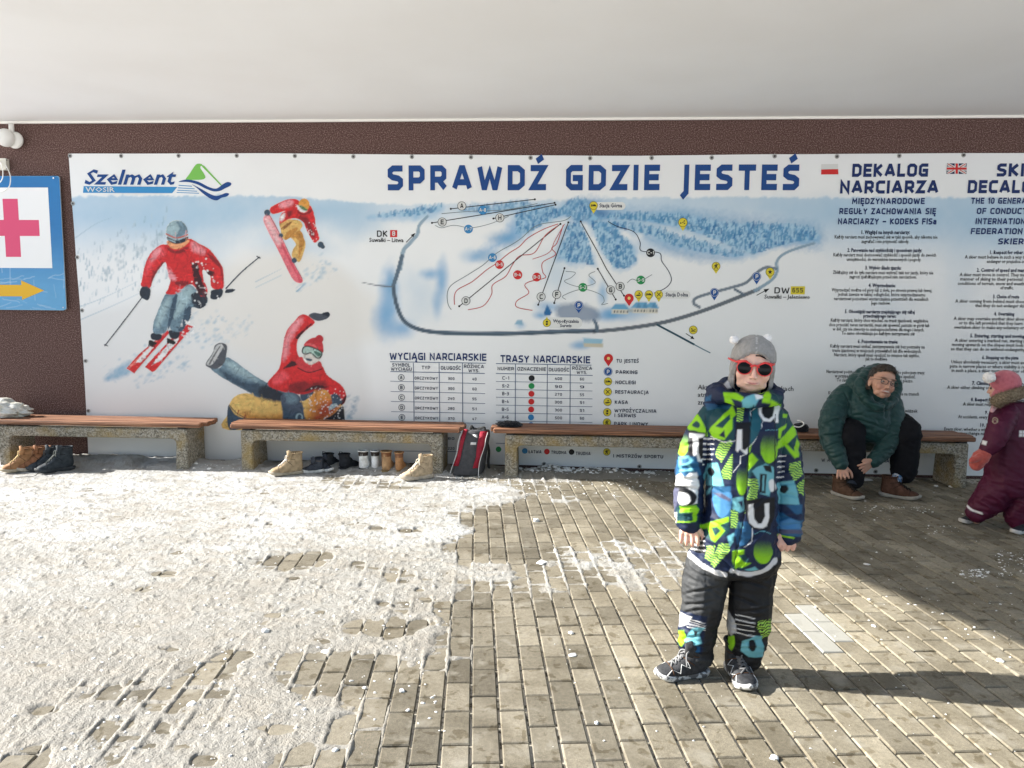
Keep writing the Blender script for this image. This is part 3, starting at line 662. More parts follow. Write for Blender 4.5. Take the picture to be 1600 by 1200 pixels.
ribbon('trail', [(950, 346), (965, 354), (990, 362), (1000, 378), (1002, 392), (1030, 395), (1034, 408), (1045, 424), (1049, 438), (1040, 450), (1022, 458)], 1.2, DK)
ribbon('trail', [(980, 442), (988, 436), (1000, 440), (1012, 433), (1019, 429)], .9, TG)
ribbon('trail', [(680, 352), (690, 356), (710, 352), (735, 356), (765, 350), (795, 338)], .9, TG); ribbon('trail', [(690, 334), (740, 330), (790, 328), (840, 318)], 1, TG)

ribbon('side_track', [(1026, 507), (1060, 525), (1085, 538.5)], 3, pm('track_blue', 48, 84, 100)); ribbon('side_track', [(1084, 538), (1098, 545.5), (1110, 551.5)], 1.6, pm('track_pale', 110, 140, 155))
# ================================================================ what is printed on the banner
_V, _F, W_ = stroke_geo('SPRAWDŹ GDZIE JESTEŚ', .245, .29)
A_x = onY(606, 297.5, YB)[0]; sx_ = (onY(1248, 297.5, YB)[0]-A_x)/W_; xx_ = 0.0; zz_ = onY(606, 297.5, YB)[2]; sz_ = 37/scl(YB, 606)
for ch in 'SPRAWDŹ GDZIE JESTEŚ':
    if ch == ' ': xx_ += .42+.29; continue
    V, F, w_ = stroke_geo(ch, .245, .29); X_ = A_x+(V[:, 0]+xx_)*sx_; Z_ = zz_+V[:, 2]*sz_
    link('headline_letter', mesh('headline_letter', np.c_[X_, YB-disp(X_, Z_)-.0041-V[:, 1]*.00025, Z_], F), INK, banner)
    xx_ += GL[ch][0]+.245+.29
# logo
V, F, w_ = font_geo('Szelment', .022, .28)
lg = place('logo_lettering', V, F, w_, 133, 288, 276, 21.5, NAVY and INK, banner)
flat('logo_band', [[(131.5, 291), (277, 292), (269, 301.8), (130.5, 301.5)]], LBL, 0)
font_text('WOSIR', 135, 300, 180, 7.2, WHT, bold=.012, lay=3)
flat('logo_hill', [catmull([(290, 281), (296, 272), (304, 260), (309, 256), (316, 257), (313, 262), (318, 270), (321, 277), (316, 280.5), (302, 281)])], LGR, 1)
flat('logo_hill', [[(313, 256.5), (319, 259), (346.5, 289), (345, 290), (317, 261.5)]], LGR, 2)
flat('logo_wave', [[tuple(q) for q in catmull([(279, 284), (292, 280.5), (310, 284), (326, 292), (338, 294.5), (348, 288), (355, 284.5), (361, 286), (360, 290), (352, 294), (344, 298), (334, 299), (322, 295), (308, 288), (294, 284.5)])],
                   [tuple(q) for q in catmull([(300, 288), (314, 295), (328, 303), (338, 306), (346, 304), (353, 301.5), (358, 303), (354, 307), (346, 309), (339, 313), (330, 311), (318, 303), (308, 294)])]], INK, 2)
flat('logo_stripe', [bar(279, 289.5, 300, 291, 1.3), bar(278, 293.5, 304, 295, 1.2), bar(277, 297.2, 308, 298.8, 1.2), bar(276, 300.8, 311, 302, 1.1)], LBL, 1)
# right-hand columns
flat('flag', [[(1283.5, 256.5), (1309.5, 256), (1309.7, 264), (1283.3, 264.5)]], WHT, 1)
flat('flag', [[(1283.3, 264.7), (1309.7, 264.2), (1310, 272.4), (1283, 272.6)]], RED, 1)
x0, x1, y0, y1 = 1478, 1510, 255.5, 272
uk = [(x0+1, y0), (x1, y0), (x1-.5, y1), (x0, y1)]
flat('flag', [uk], pm('flag_navy', 24, 30, 84), 0)
flat('flag', [bar(x0+1.5, y0+1, x1-1.5, y1-1, 4.2), bar(x0+1.5, y1-1, x1-1.5, y0+1, 4.2), bar(x0, 263.7, x1, 263.7, 6.4), bar(1494, y0, 1494, y1, 6.4)], WHT, 1)
flat('flag', [bar(x0+.3, 263.7, x1-.3, 263.7, 3.4), bar(1494, y0+.2, 1494, y1-.2, 3.6), bar(x0+2, y0+.8, 1489, 261.6, 1.2), bar(1499, 265.8, x1-2, y1-.8, 1.2), bar(x0+2, y1-.8, 1489, 265.8, 1.2), bar(1499, 261.6, x1-2, y0+.8, 1.2)], RED, 3)
cap_text('DEKALOG', 1331, 276.5, 1449, 19.5, NAVY, t=.25, sp=.18); cap_text('NARCIARZA', 1312, 302.5, 1465, 19.5, NAVY, t=.25, sp=.18)
for s_, a_, y_, b_ in (('MIĘDZYNARODOWE', 1331, 319, 1444), ('REGUŁY ZACHOWANIA SIĘ', 1311, 334.8, 1461.5), ('NARCIARZY – KODEKS FISa', 1309, 350.6, 1462)):
    cap_text(s_, a_, y_, b_, 9.2, NAVY, t=.23, sp=.2)
cap_text('SKI', 1557, 276, 1599, 19.5, NAVY, t=.25, sp=.18); cap_text('DECALOGUE', 1511, 302, 1662, 19.5, NAVY, t=.25, sp=.18)
for s_, a_, y_, b_ in (('THE 10 GENERAL RULES', 1516.5, 318.5, 1650), ('OF CONDUCT OF', 1525.5, 334.5, 1625), ('INTERNATIONAL SKI', 1523.5, 350.5, 1640), ('FEDERATION (FIS)', 1516, 366, 1632), ('SKIERS', 1558.5, 382, 1607)):
    cap_text(s_, a_, y_, b_, 9.2, NAVY, t=.23, sp=.2, sh=.06)
PLT = [(365.5, 1, '1. Wzgląd na innych narciarzy:', 1346, 1421), (372.6, 0, 'Każdy narciarz musi zachowywać się w taki sposób, aby nikomu nie', 1304, 1464), (379.7, 0, 'zagrażać i nie przynosić szkody.', 1346, 1420),
 (393.4, 1, '2. Panowanie nad szybkością i sposobem jazdy:', 1324, 1440), (400.5, 0, 'Każdy narciarz musi dostosować szybkość i sposób jazdy do swoich', 1302, 1462), (407.6, 0, 'umiejętności, do warunków terenowych i pogody.', 1323, 1439),
 (421, 1, '3. Wybór śladu zjazdu:', 1352, 1408), (428, 0, 'Zbliżający się do tyłu narciarz musi wybrać taki tor jazdy, który nie', 1301, 1458), (434.8, 0, 'zagrozi zjeżdżającym przed nim narciarzom.', 1327, 1432),
 (448.5, 1, '4. Wyprzedzanie:', 1357, 1399), (455.3, 0, 'Wyprzedzać można od góry lub z dołu, po stronie prawej lub lewej,', 1299, 1456), (462.2, 0, 'jednak zawsze w takiej odległości, która wyprzedzanemu', 1309, 1445), (469, 0, 'narciarzowi pozostawi wystarczająca przestrzeń dla wszelkich', 1303, 1450), (476, 0, 'jego ruchów.', 1361, 1391),
 (489.2, 1, '5. Obowiązki narciarza znajdującego się niżej', 1320, 1429), (496, 1, 'przecinającego teren:', 1349, 1400), (502.5, 0, 'Każdy narciarz, który chce wjechać na trasę zjazdową, względnie', 1298, 1450), (509.6, 0, 'chce przeciąć teren narciarski, musi się upewnić patrząc w górę lub', 1295, 1452), (516.4, 0, 'w dół, czy nie stworzy to niebezpieczeństwa dla niego i innych.', 1301, 1444), (523, 0, 'To samo obowiązuje po każdym zatrzymaniu się', 1315, 1429),
 (536, 1, '6. Pozostawanie na trasie:', 1340, 1403), (543, 0, 'Każdy narciarz musi unikać zatrzymywania się bez potrzeby na', 1297, 1445), (549.8, 0, 'trasie zjazdowej w miejscach przewężeń lub źle widocznych.', 1300, 1440), (556.6, 0, 'Narciarz, który upadł musi opuścić to miejsce tak szybko,', 1303, 1437), (563, 0, 'jak to możliwe', 1352, 1386),
 (576, 1, '7. Podchodzenie:', 1348, 1400), (582.8, 0, 'Narciarzowi podchodzącemu wolno podchodzić tylko poboczem trasy;', 1291, 1445), (589.5, 0, 'w przypadku złej widoczności należy pobocze opuścić.', 1304, 1431), (596, 0, 'To samo obowiązuje gdy narciarz schodzi pieszo.', 1307, 1427), (616, 0, 'Każdy narciarz musi stosować się do oznakowania na trasach', 1294, 1436), (643, 0, 'Przy wypadkach każdy ma obowiązek', 1330, 1434)]
ENT = [(397, 1, '1. Respect for other skiers', 1546, 1614), (404, 0, 'A skier must behave in such a way that he does not', 1507, 1640), (411, 0, 'endanger or prejudice others.', 1541, 1612), (424.6, 1, '2. Control of speed and manner of skiing', 1525.5, 1632), (431.5, 0, 'A skier must move in control. They must adapt their speed', 1499, 1652), (438.3, 0, 'manner of skiing to their personal ability and to the', 1500, 1648), (445.2, 0, 'conditions of terrain, snow and weather as well as density', 1496, 1655), (452.2, 0, 'of traffic.', 1562, 1583),
 (466, 1, '3. Choice of route', 1550.5, 1592), (472.8, 0, 'A skier coming from behind must choose their route so', 1492, 1646), (479.8, 0, 'that they do not endanger skiers ahead.', 1523, 1625), (493, 1, '4. Overtaking', 1552, 1584), (500, 0, 'A skier may overtake another skier above or below', 1489.5, 1628), (506.8, 0, 'or to the left provided that they leave enough space for the', 1497.5, 1655), (513.6, 0, 'overtaken skier to make any voluntary or involuntary move.', 1490, 1648),
 (527, 1, '5. Entering, starting and moving upwards', 1515, 1625), (534, 0, 'A skier entering a marked run, starting again after stop', 1491.5, 1640), (540.6, 0, 'moving upwards on the slopes must look up and down', 1487, 1635), (547.4, 0, 'so that they can do so without endangering themselves', 1485.5, 1633), (561, 1, '6. Stopping on the piste', 1533.5, 1591), (567.6, 0, 'Unless absolutely necessary, a skier must avoid stopping on', 1486, 1640), (574.4, 0, 'piste in narrow places or where visibility is restricted.', 1484, 1622), (581, 0, 'in such a place, a skier must move clear of the piste', 1486.5, 1625),
 (601, 1, '7. Climbing and descending on foot', 1518, 1612), (607.3, 0, 'A skier either climbing or descending on foot must keep', 1479.5, 1625), (626.6, 1, '8. Respect for signs and markings', 1516, 1600), (633.4, 0, 'A skier must respect all signs and markings.', 1504, 1612), (646.8, 1, '9. Assistance', 1538, 1574), (653.3, 0, 'At accidents, every skier is duty bound to assist.', 1496.5, 1612), (666.5, 1, '10. Identification', 1531, 1578), (672.4, 0, 'Every skier, whether a witness or responsible party or', 1475, 1612), (678.6, 0, 'not, must exchange names and addresses', 1477, 1590)]
for y_, b_, s_, a_, e_ in PLT+ENT:
    font_text(s_, a_, y_, e_, 5.3 if not b_ else 5.5, DK if b_ else BLK, bold=.030 if b_ else .012)
# lift table
cap_text('WYCIĄGI NARCIARSKIE', 609, 562, 760, 11.3, NAVY, t=.2, sp=.17)
ln = lambda *a: bar(*a)
flat('table_rule', [ln(609.5, 565.2, 759, 567.5, 1.1), ln(610, 580.5, 757.5, 583.5, 1.1), ln(646, 567, 647.5, 685, 1.1), ln(686, 567, 687.5, 690, 1.1), ln(722.5, 567.5, 723.5, 735, 1.1)], GRY, 1)
flat('table_rule', [ln(610, 595.5, 758, 599.5, .8), ln(610.5, 611.5, 758, 615, .8), ln(611, 627, 758, 630.5, .8), ln(611.5, 643, 758, 646, .8), ln(612, 658.8, 758, 661.5, .8), ln(612, 674, 758, 677, .8), ln(612, 704.5, 740, 706, .9)], GRY, 0)
T1 = [('SYMBOL', 613, 572.6, 641, 5.2), ('WYCIĄGU', 611, 579, 643.5, 5.2), ('TYP', 659, 577, 672, 5.5), ('DŁUGOŚĆ'.replace('Ć', 'C'), 689, 577.5, 720, 5.5), ('RÓŻNICA', 725, 575, 756, 5.4), ('WYS.', 732, 581.5, 749, 5)]
for s_, a_, y_, e_, c0 in T1: cap_text(s_, a_, y_, e_, c0, DK, t=.18, sp=.2)
for k, (L_, n1_, n2_) in enumerate((('A', '300', '40'), ('B', '300', '60'), ('C', '240', '55'), ('D', '280', '51'), ('E', '370', '47'), ('F', '300', '12'), ('G', '80', '9'), ('H', '220', '16'))):
    yb = 593.5+15.55*k
    if k < 7:
        flat('table_ring', [circ(627+.3*k, yb-3.7, 5.2)], DK, 0); flat('table_ring', [circ(627+.3*k, yb-3.7, 4.4)], WHT, 2)
        cap_text(L_, 625.2+.3*k, yb-1.1, 629+.3*k, 5.4, DK, t=.22, lay=4)
        cap_text('ORCZYKOWY', 648+.2*k, yb-.6, 684+.2*k, 4.4, DK, t=.18, sp=.26)
    cap_text(n1_, 700, yb+.2, 710, 4.2, DK, t=.17, sp=.25); cap_text(n2_, 738, yb+.8, 744.5, 4.2, DK, t=.17, sp=.25)
# run table
cap_text('TRASY NARCIARSKIE', 782, 566, 922, 11.3, NAVY, t=.2, sp=.17)
flat('table_rule', [ln(775, 568, 924, 570.5, 1.1), ln(775, 583.5, 926, 586.5, 1.1), ln(805.5, 569, 805, 664, 1.1), ln(855.3, 569.5, 854.5, 668, 1.1), ln(891, 570, 890.5, 669, 1.1)], GRY, 1)
flat('table_rule', [ln(775, 596+12.3*k, 925.5, 598.5+12.3*k, .8) for k in range(6)]+[ln(775, 692.5, 790, 693, .9)], GRY, 0)
for s_, a_, y_, e_, c0 in (('NUMER', 777.5, 578.3, 803, 5.3), ('OZNACZENIE', 808.5, 579, 853, 5.5), ('DŁUGOŚC', 857.5, 580, 889, 5.5), ('RÓŻNICA', 894, 577.5, 925, 5.2), ('WYS.', 901, 584, 917, 4.8)): cap_text(s_, a_, y_, e_, c0, DK, t=.18, sp=.2)
for k, (L_, cm, n1_, n2_) in enumerate((('C-1', BLK, '400', '60'), ('S-2', GRN, '90', '9'), ('B-3', RED, '270', '55'), ('B-4', RED, '300', '51'), ('B-5', RED, '300', '51'), ('A-6', TRB, '500', '60'), ('A-7', TRB, '400', '47'))):
    yb = 593+12.25*k; cap_text(L_, 785-.2*k, yb, 795.5-.2*k, 5.2, DK, t=.17, sp=.2)
    flat('run_marker', [circ(830.7-.2*k, yb-2.2, 4.7)], cm, 1); cap_text(n1_, 867, yb+.6, 878, 4.3, DK, t=.17, sp=.25); cap_text(n2_, 906, yb+1.2, 912.5, 4.3, DK, t=.17, sp=.25)
for cx, cy, cm in ((820, 704.5, TRB), (854.5, 705.5, RED), (893, 706, BLK), (779, 702, GRN)): flat('run_marker', [circ(cx, cy, 4.4)], cm, 1)
for s_, a_, y_, e_ in (('ŁATWA', 826, 708, 846), ('TRUDNA', 861, 709, 885), ('TRUDNA', 899.5, 710.5, 922.5), ('I MISTRZÓW SPORTU', 958, 714.5, 1036)): cap_text(s_, a_, y_, e_, 5.2, DK, t=.2, sp=.2)
for s_, a_, y_, e_ in (('W A', 1283, 721, 1296), ('EUROP', 1338, 722, 1366), ('A NAR', 1371, 722.5, 1394)): cap_text(s_, a_, y_, e_, 5.4, DK, t=.17, sp=.2)
# legend
for s_, a_, y_, e_ in (('TU JESTEŚ', 963, 566.5, 998), ('PARKING', 962, 584, 996), ('NOCLEGI', 961.5, 600, 993), ('RESTAURACJA', 961, 615, 1013.5), ('KASA', 960.5, 631, 981), ('WYPOŻYCZALNIA', 960, 644, 1025.5), ('I SERWIS', 960, 651.5, 993.5), ('PARK LINOWY', 959.5, 664.5, 1012.5)):
    cap_text(s_, a_, y_, e_, 5.6, DK, t=.2, sp=.2)
def pin(cx, cy, r, m, inner=None, ri=None, tail=None, tm=None):
    if tail:
        flat('map_pin', [[(cx-r*.93, cy+r*.35), (cx, cy+tail), (cx+r*.93, cy+r*.35)]], tm or m, 0)
    flat('map_pin', [circ(cx, cy, r)], m, 1)
    if inner: flat('map_pin', [circ(cx, cy, ri)], inner, 2)
def icon(cx, cy, kind, s=1.0, tail=None):
    pin(cx, cy, 6.4*s, pm('icon_rim', 96, 92, 34), YEL, 5.7*s, tail, YEL)
    o = lambda P_: [(cx+a*s, cy+b*s) for a, b in P_]
    D = []
    if kind == 'bed': D = [o([(-4, -2), (-3.2, -2), (-3.2, 2), (-4, 2)]), o([(-3.2, .2), (4, .2), (4, 1.2), (-3.2, 1.2)]), o([(3.3, 1.2), (4, 1.2), (4, 2.2), (3.3, 2.2)]), o([(-.8, -1.2), (1, -1.8), (3.6, -.8), (3.6, .1), (-.8, .1)]), o(circ(-2, -.8, .8, 8))]
    if kind == 'fork': D = [bar(cx-3*s, cy-3*s, cx+3*s, cy+3*s, 1*s), bar(cx+3*s, cy-3*s, cx-3*s, cy+3*s, 1*s)]
    if kind == 'hand': D = [o([(-4, 1), (-1, .2), (3.8, .3), (4, 1), (1, 2.2), (-2, 2.4), (-4, 2)]), o(circ(.8, -1.8, 1.2, 8))]
    if kind == 'ski': D = [o([(-1.4, -3.4), (1.6, -3.4), (1.6, -.4), (-1.4, -.4)]), o([(-1.6, .6), (1.4, .6), (1.4, 3.4), (-1.6, 3.4)])]
    if kind == 'walk': D = [o(circ(.2, -3, 1, 8)), o([(-1.5, -2), (1.6, -1.6), (1, 1), (-1, .8)]), bar(cx-.6*s, cy+.6*s, cx-2.2*s, cy+4*s, 1.1*s), bar(cx+.6*s, cy+.6*s, cx+2*s, cy+4*s, 1.1*s), bar(cx+1.4*s, cy-1.4*s, cx+3.4*s, cy-3*s, .9*s), bar(cx-1*s, cy-1.6*s, cx-3*s, cy+.2*s, .9*s)]
    if kind == 'slide': D = [o(circ(-2.2, -1.8, 1, 8)), o([(-2, -.8), (.6, 0), (3.6, -1.4), (3.8, -.8), (1, 1.2), (-2.4, .8)]), bar(cx-3.5*s, cy+2.2*s, cx+3.5*s, cy+2.2*s, .8*s)]
    if kind == 'leaf': D = [o(circ(-3, 1, 1, 8)), o([(-1.4, .6), (1, -1.6), (.6, .6)]), o([(1, -2.8), (3.4, -2.4), (1.6, -.6)]), o([(.8, .8), (3.4, .6), (2, 2.6)])]
    if kind == 'star': D = [[(cx+(3.6 if k % 2 == 0 else 1.5)*s*math.sin(k*PI/5), cy-(3.6 if k % 2 == 0 else 1.5)*s*math.cos(k*PI/5)) for k in range(10)][::-1]]
    if D: flat('map_pin', D, BLK, 4)
def park(cx, cy, s=1.0, tail=None):
    pin(cx, cy, 7*s, PBL, WHT, 6.3*s, tail, PBL); flat('map_pin', [circ(cx, cy, 5.7*s)], PBL, 4)
    V, F, w_ = stroke_geo('P', .24); place('lettering', V, F, w_, cx-2*s, cy+3.1*s, cx+2.3*s, 6.2*s, WHT, banner, 6)
def here(cx, cy, s=1.0): pin(cx, cy, 7.2*s, RED, pm('pin_cream', 248, 226, 130), 2.4*s, 12.5*s, RED)
here(950.7, 560); park(950, 580.5, .98); icon(950, 596, 'bed', 1); icon(949.5, 612, 'fork', 1); icon(949.3, 627.8, 'hand', 1); icon(948.8, 644, 'ski', 1); icon(948.3, 660, 'walk', 1); icon(948, 706, 'walk', .9); icon(948, 676, 'star', 1)
# map labels
def plate(x0, y0, x1, y1):
    r = (y1-y0)/2; q = [(x1-r+r*math.sin(t), y0+r-r*math.cos(t)) for t in np.linspace(0, PI, 7)]; flat('label_plate', [([(x0, y0)]+q+[(x0, y1)])[::-1]], pm('plate_white', 236, 238, 236), 0)
plate(932, 315.5, 977.5, 328); plate(1030, 454, 1079, 466.5); plate(858, 496, 910, 513)
font_text('Stacja Górna', 936.5, 324, 972, 6, DK, bold=.02); font_text('Stacja Dolna', 1040, 463, 1075, 6, DK, bold=.02); font_text('Wypożyczalnia', 864, 504, 904.5, 5, DK, bold=.02); font_text('Serwis', 875, 511, 893, 5, DK, bold=.02)
icon(927.5, 321, 'bed', 1.05, 13); icon(998, 460, 'hand', 1.02, 12); icon(1014, 460, 'bed', 1.02, 12); icon(1029.5, 460, 'fork', 1.02, 12); icon(1067, 347.5, 'leaf', 1.15, 13.5); icon(1118.5, 416, 'walk', 1.05, 12); icon(1203, 425, 'star', 1.1, 12); icon(1083, 515.5, 'slide', 1.05); icon(854.5, 504.5, 'ski', 1, -10)
park(904.3, 477, 1, 12.5); park(1116, 457, 1, 12.5); park(1182, 432, 1, 12.5); here(983, 466, 1)
def badge(t, cx, cy, m, r=6.9): flat('run_marker', [circ(cx, cy, r)], m, 2); cap_text(t, cx-5.2, cy+2.6, cx+5.2, 5.4, WHT, t=.2, sp=.16, lay=5)
badge('A-8', 754.3, 328.5, TRB, 7); badge('A-7', 732, 358, TRB); badge('A-6', 769.5, 402.5, TRB); badge('B-5', 780.5, 413.5, RED); badge('B-4', 809, 429.5, RED, 7.2); badge('B-3', 838.7, 433, RED); badge('S-2', 910.7, 449, GRN); badge('S-9', 1001.3, 437.5, GRN); badge('C-1', 1016.5, 395, BLK)
def lift(t, cx, cy, line):
    flat('lift_line', [bar(*q, 1.3) for q in line]+[circ(line[0][0], line[0][1], 1.7, 8), circ(line[-1][2], line[-1][3], 1.7, 8)], BLK, 1)
    flat('lift_marker', [circ(cx, cy, 7)], BLK, 2); flat('lift_marker', [circ(cx, cy, 6.2)], WHT, 4); cap_text(t, cx-2.4, cy+3.7, cx+2.6, 7.4, BLK, t=.2, lay=6)
lift('A', 721.7, 322, [(704.5, 326.5, 835.7, 311.6)]); lift('E', 691, 347, [(675, 348.3, 866.5, 317)]); lift('H', 781, 340.5, [(771, 341.5, 868, 320)])
lift('D', 728, 470, [(717.5, 478.5, 875.7, 350)]); lift('C', 845.5, 463.7, [(841, 476.2, 888, 347.5)]); lift('F', 869.8, 460, [(866, 473.5, 882, 419)]); lift('G', 954, 453, [(934, 420, 962, 468)]); lift('B', 969, 447.5, [(907.3, 346, 934, 394), (934, 394, 948, 421), (948, 421, 975, 462)])
cap_text('DK', 589, 370, 605.5, 9.5, BLK, t=.17, sp=.2); flat('label_plate', [[(609.5, 359.5), (620.5, 359.5), (620.3, 370.5), (609.3, 370.5)]], RED, 1); cap_text('8', 612.5, 368.5, 617.5, 7, WHT, t=.2, lay=4)
font_text('Suwałki – Litwa', 577, 378, 630.5, 6.2, BLK, bold=.016)
flat('arrow', [bar(634.5, 378.5, 646, 367, 1.2), [(649, 364), (641.5, 367), (645.5, 370.5)]], BLK, 1)
cap_text('DW', 1209.5, 458.5, 1233, 9.5, BLK, t=.17, sp=.2); flat('label_plate', [[(1235.5, 447.3), (1257.5, 447.3), (1257, 460), (1235, 460)]], YEL, 1); cap_text('655', 1237.5, 457, 1254, 7, BLK, t=.17, lay=4, sp=.24)
font_text('Suwałki – Jeleniewo', 1194, 466.5, 1265, 6.2, BLK, bold=.016)
flat('arrow', [bar(1182, 461.5, 1195, 454.5, 1.2), [(1202, 451), (1193, 452), (1196, 457.5)]], BLK, 1); flat('arrow', [bar(1071.5, 521, 1081, 527, 1.2), [(1085, 530), (1078.5, 529), (1081.5, 524.5)]], BLK, 1)
for s_, a_, y_, e_ in (('Aktualne informacje o warunkach', 1090, 608.5, 1239.5), ('atmosferycznych', 1090, 620, 1165), ('znajdziesz', 1090, 632, 1135)): font_text(s_, a_, y_, e_, 7.6, BLK, bold=.004)
# ---- the three painted figures
def figure(name, x0, y0, x1, y1, paint, step=.9, lay=2):
    nx, ny = int((x1-x0)/step), int((y1-y0)/step)
    X, Y = np.meshgrid(np.linspace(x0, x1, nx), np.linspace(y0, y1, ny)); X = X.ravel(); Y = Y.ravel()
    q = Paint(X, Y, (.76, .765, .76)); paint(q)
    rk = np.random.RandomState(int(x0)); ins = np.where(q.a > .9)[0]; sg_ = np.hypot(x1-x0, y1-y0)/300
    for k in range(420):
        i = ins[rk.randint(len(ins))]; an = rk.uniform(.9, 2.1) if rk.rand() < .7 else rk.uniform(-.4, .4); L_ = rk.uniform(3, 12)*sg_; c0 = q.c[i]*(rk.uniform(.45, .8) if rk.rand() < .55 else rk.uniform(1.15, 1.6)); cx, cy = X[i], Y[i]; bend = rk.uniform(-2, 2)*sg_
        q.line([(cx-L_/2*math.cos(an), cy-L_/2*math.sin(an)), (cx+bend, cy), (cx+L_/2*math.cos(an), cy+L_/2*math.sin(an))], np.clip(c0, 0, .75), rk.uniform(1.2, 2.6)*sg_**.5, .5, al=rk.uniform(.3, .75), cover=False)
    f_ = lattice(nx, ny); keep = q.a[f_].mean(1) > .35
    b = bpt(X, Y); b[:, 1] -= .0018+lay*.0004
    v_, f_, c2, _ = prune(b, f_[keep][:, ::-1], np.clip(q.c*(.74+.52*np.round(fbm(X*.22, Y*.30, o=4, s=5)*9)/9)[:, None], 0, 1))
    me = mesh(name, v_, f_); setcol(me, c2); link(name, me, m_sheet, banner)
R1, R2, R3, R4 = rgb(216, 40, 44), rgb(240, 84, 92), rgb(140, 28, 36), rgb(64, 18, 28); PK = rgb(240, 150, 158)
G1, G2, G3, G4 = rgb(112, 140, 156), rgb(160, 186, 194), rgb(60, 82, 102), rgb(36, 46, 60); Wt = (.70, .70, .70)
def skier(q):
    Z = lambda P_: [(150+a*.2334, 320+b*.2334) for a, b in P_]
    q.line(Z([(1095, 350), (975, 450), (870, 560)]), G4, 1.8, 2.2); q.line(Z([(60, 945), (180, 790), (310, 620)]), G4, 1.8, 1.8)
    q.line(Z([(1078, 345), (1100, 358)]), G4, 2); q.line(Z([(58, 935), (80, 945)]), G4, 1.6)
    q.poly(Z([(870, 570), (900, 562), (935, 568), (905, 588), (865, 590)]), G4)
    q.poly(Z([(205, 1095), (260, 1130), (270, 1115), (495, 855), (480, 840), (290, 1000)]), R1, sm=False); q.poly(Z([(330, 1085), (380, 1120), (400, 1110), (650, 815), (610, 800), (500, 900)]), R1, sm=False)
    q.line(Z([(225, 1090), (470, 850)]), rgb(240, 130, 120), 3, 1.5); q.poly(Z([(290, 1030), (370, 940), (390, 955), (310, 1050), (270, 1060)]), Wt, jit=1.5, sm=False); q.poly(Z([(370, 1080), (480, 940), (550, 880), (560, 900), (440, 1040), (400, 1060)]), Wt, jit=2, sm=False)
    q.poly(Z([(375, 860), (440, 868), (430, 905), (375, 900)]), G4); q.poly(Z([(490, 840), (560, 850), (545, 895), (500, 890)]), G4); q.poly(Z([(360, 905), (410, 925), (385, 950), (355, 940)]), rgb(26, 26, 28), jit=1); q.poly(Z([(480, 890), (530, 915), (520, 935), (480, 925)]), rgb(26, 26, 28), jit=1)
    q.poly(Z([(470, 595), (560, 540), (640, 540), (690, 590), (745, 620), (735, 670), (690, 695), (640, 690), (625, 760), (580, 840), (540, 850), (500, 835), (490, 800), (470, 850), (430, 865), (385, 850), (390, 780), (430, 680)]), G1, jit=.6)
    q.poly(Z([(560, 560), (630, 545), (655, 600), (600, 680), (560, 740), (520, 760), (540, 660)]), G2, soft=3, jit=1.5); q.poly(Z([(440, 680), (480, 620), (500, 640), (460, 760), (420, 820), (400, 800)]), G2, soft=3, jit=1.5)
    q.poly(Z([(520, 620), (545, 600), (530, 700), (500, 800), (480, 840), (495, 720)]), G3, jit=1.2); q.poly(Z([(600, 690), (640, 690), (620, 780), (575, 840), (550, 840), (580, 760)]), G3, jit=1.5)
    q.poly(Z([(640, 600), (700, 580), (745, 620), (735, 670), (690, 695), (650, 670), (640, 640)]), G4, jit=1)
    q.poly(Z([(470, 265), (430, 270), (370, 320), (330, 400), (310, 500), (305, 545), (365, 555), (385, 480), (430, 410), (465, 385), (480, 440), (500, 500), (485, 560), (470, 595), (540, 595), (620, 530), (670, 560), (700, 610), (740, 605), (745, 560), (720, 500), (715, 435), (760, 470), (775, 555), (850, 560), (852, 450), (830, 390), (760, 300), (690, 260), (620, 225), (560, 270)]), R1, jit=.5)
    q.poly(Z([(400, 300), (450, 280), (460, 340), (400, 370), (360, 430), (330, 480), (345, 400)]), R2, soft=3, jit=2); q.poly(Z([(390, 310), (430, 290), (420, 330), (370, 380)]), PK, soft=2, jit=2); q.poly(Z([(640, 250), (700, 280), (740, 320), (690, 330), (640, 300)]), PK, soft=3, jit=2)
    q.poly(Z([(470, 420), (500, 440), (540, 500), (500, 500)]), PK, soft=2, jit=2); q.poly(Z([(640, 400), (680, 400), (700, 480), (735, 560), (740, 605), (690, 600), (660, 540), (650, 470)]), R4, jit=2.5); q.poly(Z([(740, 320), (800, 360), (845, 430), (850, 530), (830, 430), (780, 380)]), R3, jit=1); q.poly(Z([(430, 400), (465, 380), (430, 420), (390, 490), (370, 540), (380, 470)]), R3, jit=.8)
    q.poly(Z([(740, 440), (790, 450), (780, 475), (750, 465)]), R4, jit=1); q.poly(Z([(530, 520), (600, 510), (640, 530), (560, 545)]), R3, jit=1)
    q.poly(Z([(480, 285), (540, 310), (610, 280), (610, 300), (550, 328), (490, 312)]), R3); 
    q.poly(Z([(480, 240), (620, 235), (600, 270), (560, 292), (520, 295), (490, 275)]), rgb(244, 170, 120)); q.disc(*Z([(541, 180)])[0], 17, G2, 18); q.poly(Z([(540, 110), (600, 140), (612, 190), (540, 215), (560, 160)]), G1, jit=2, cover=False); q.line(Z([(470, 195), (540, 222), (614, 200)]), rgb(196, 96, 84), 2.2); q.poly(Z([(475, 215), (540, 240), (616, 212), (600, 245), (540, 262), (490, 245)]), G4); q.line(Z([(480, 230), (530, 250)]), G2, 2)
    q.poly(Z([(310, 550), (365, 560), (362, 620), (340, 640), (295, 605)]), G4); q.poly(Z([(780, 570), (845, 565), (845, 605), (815, 632), (768, 630), (768, 590)]), G4)
    r = np.random.RandomState(9)
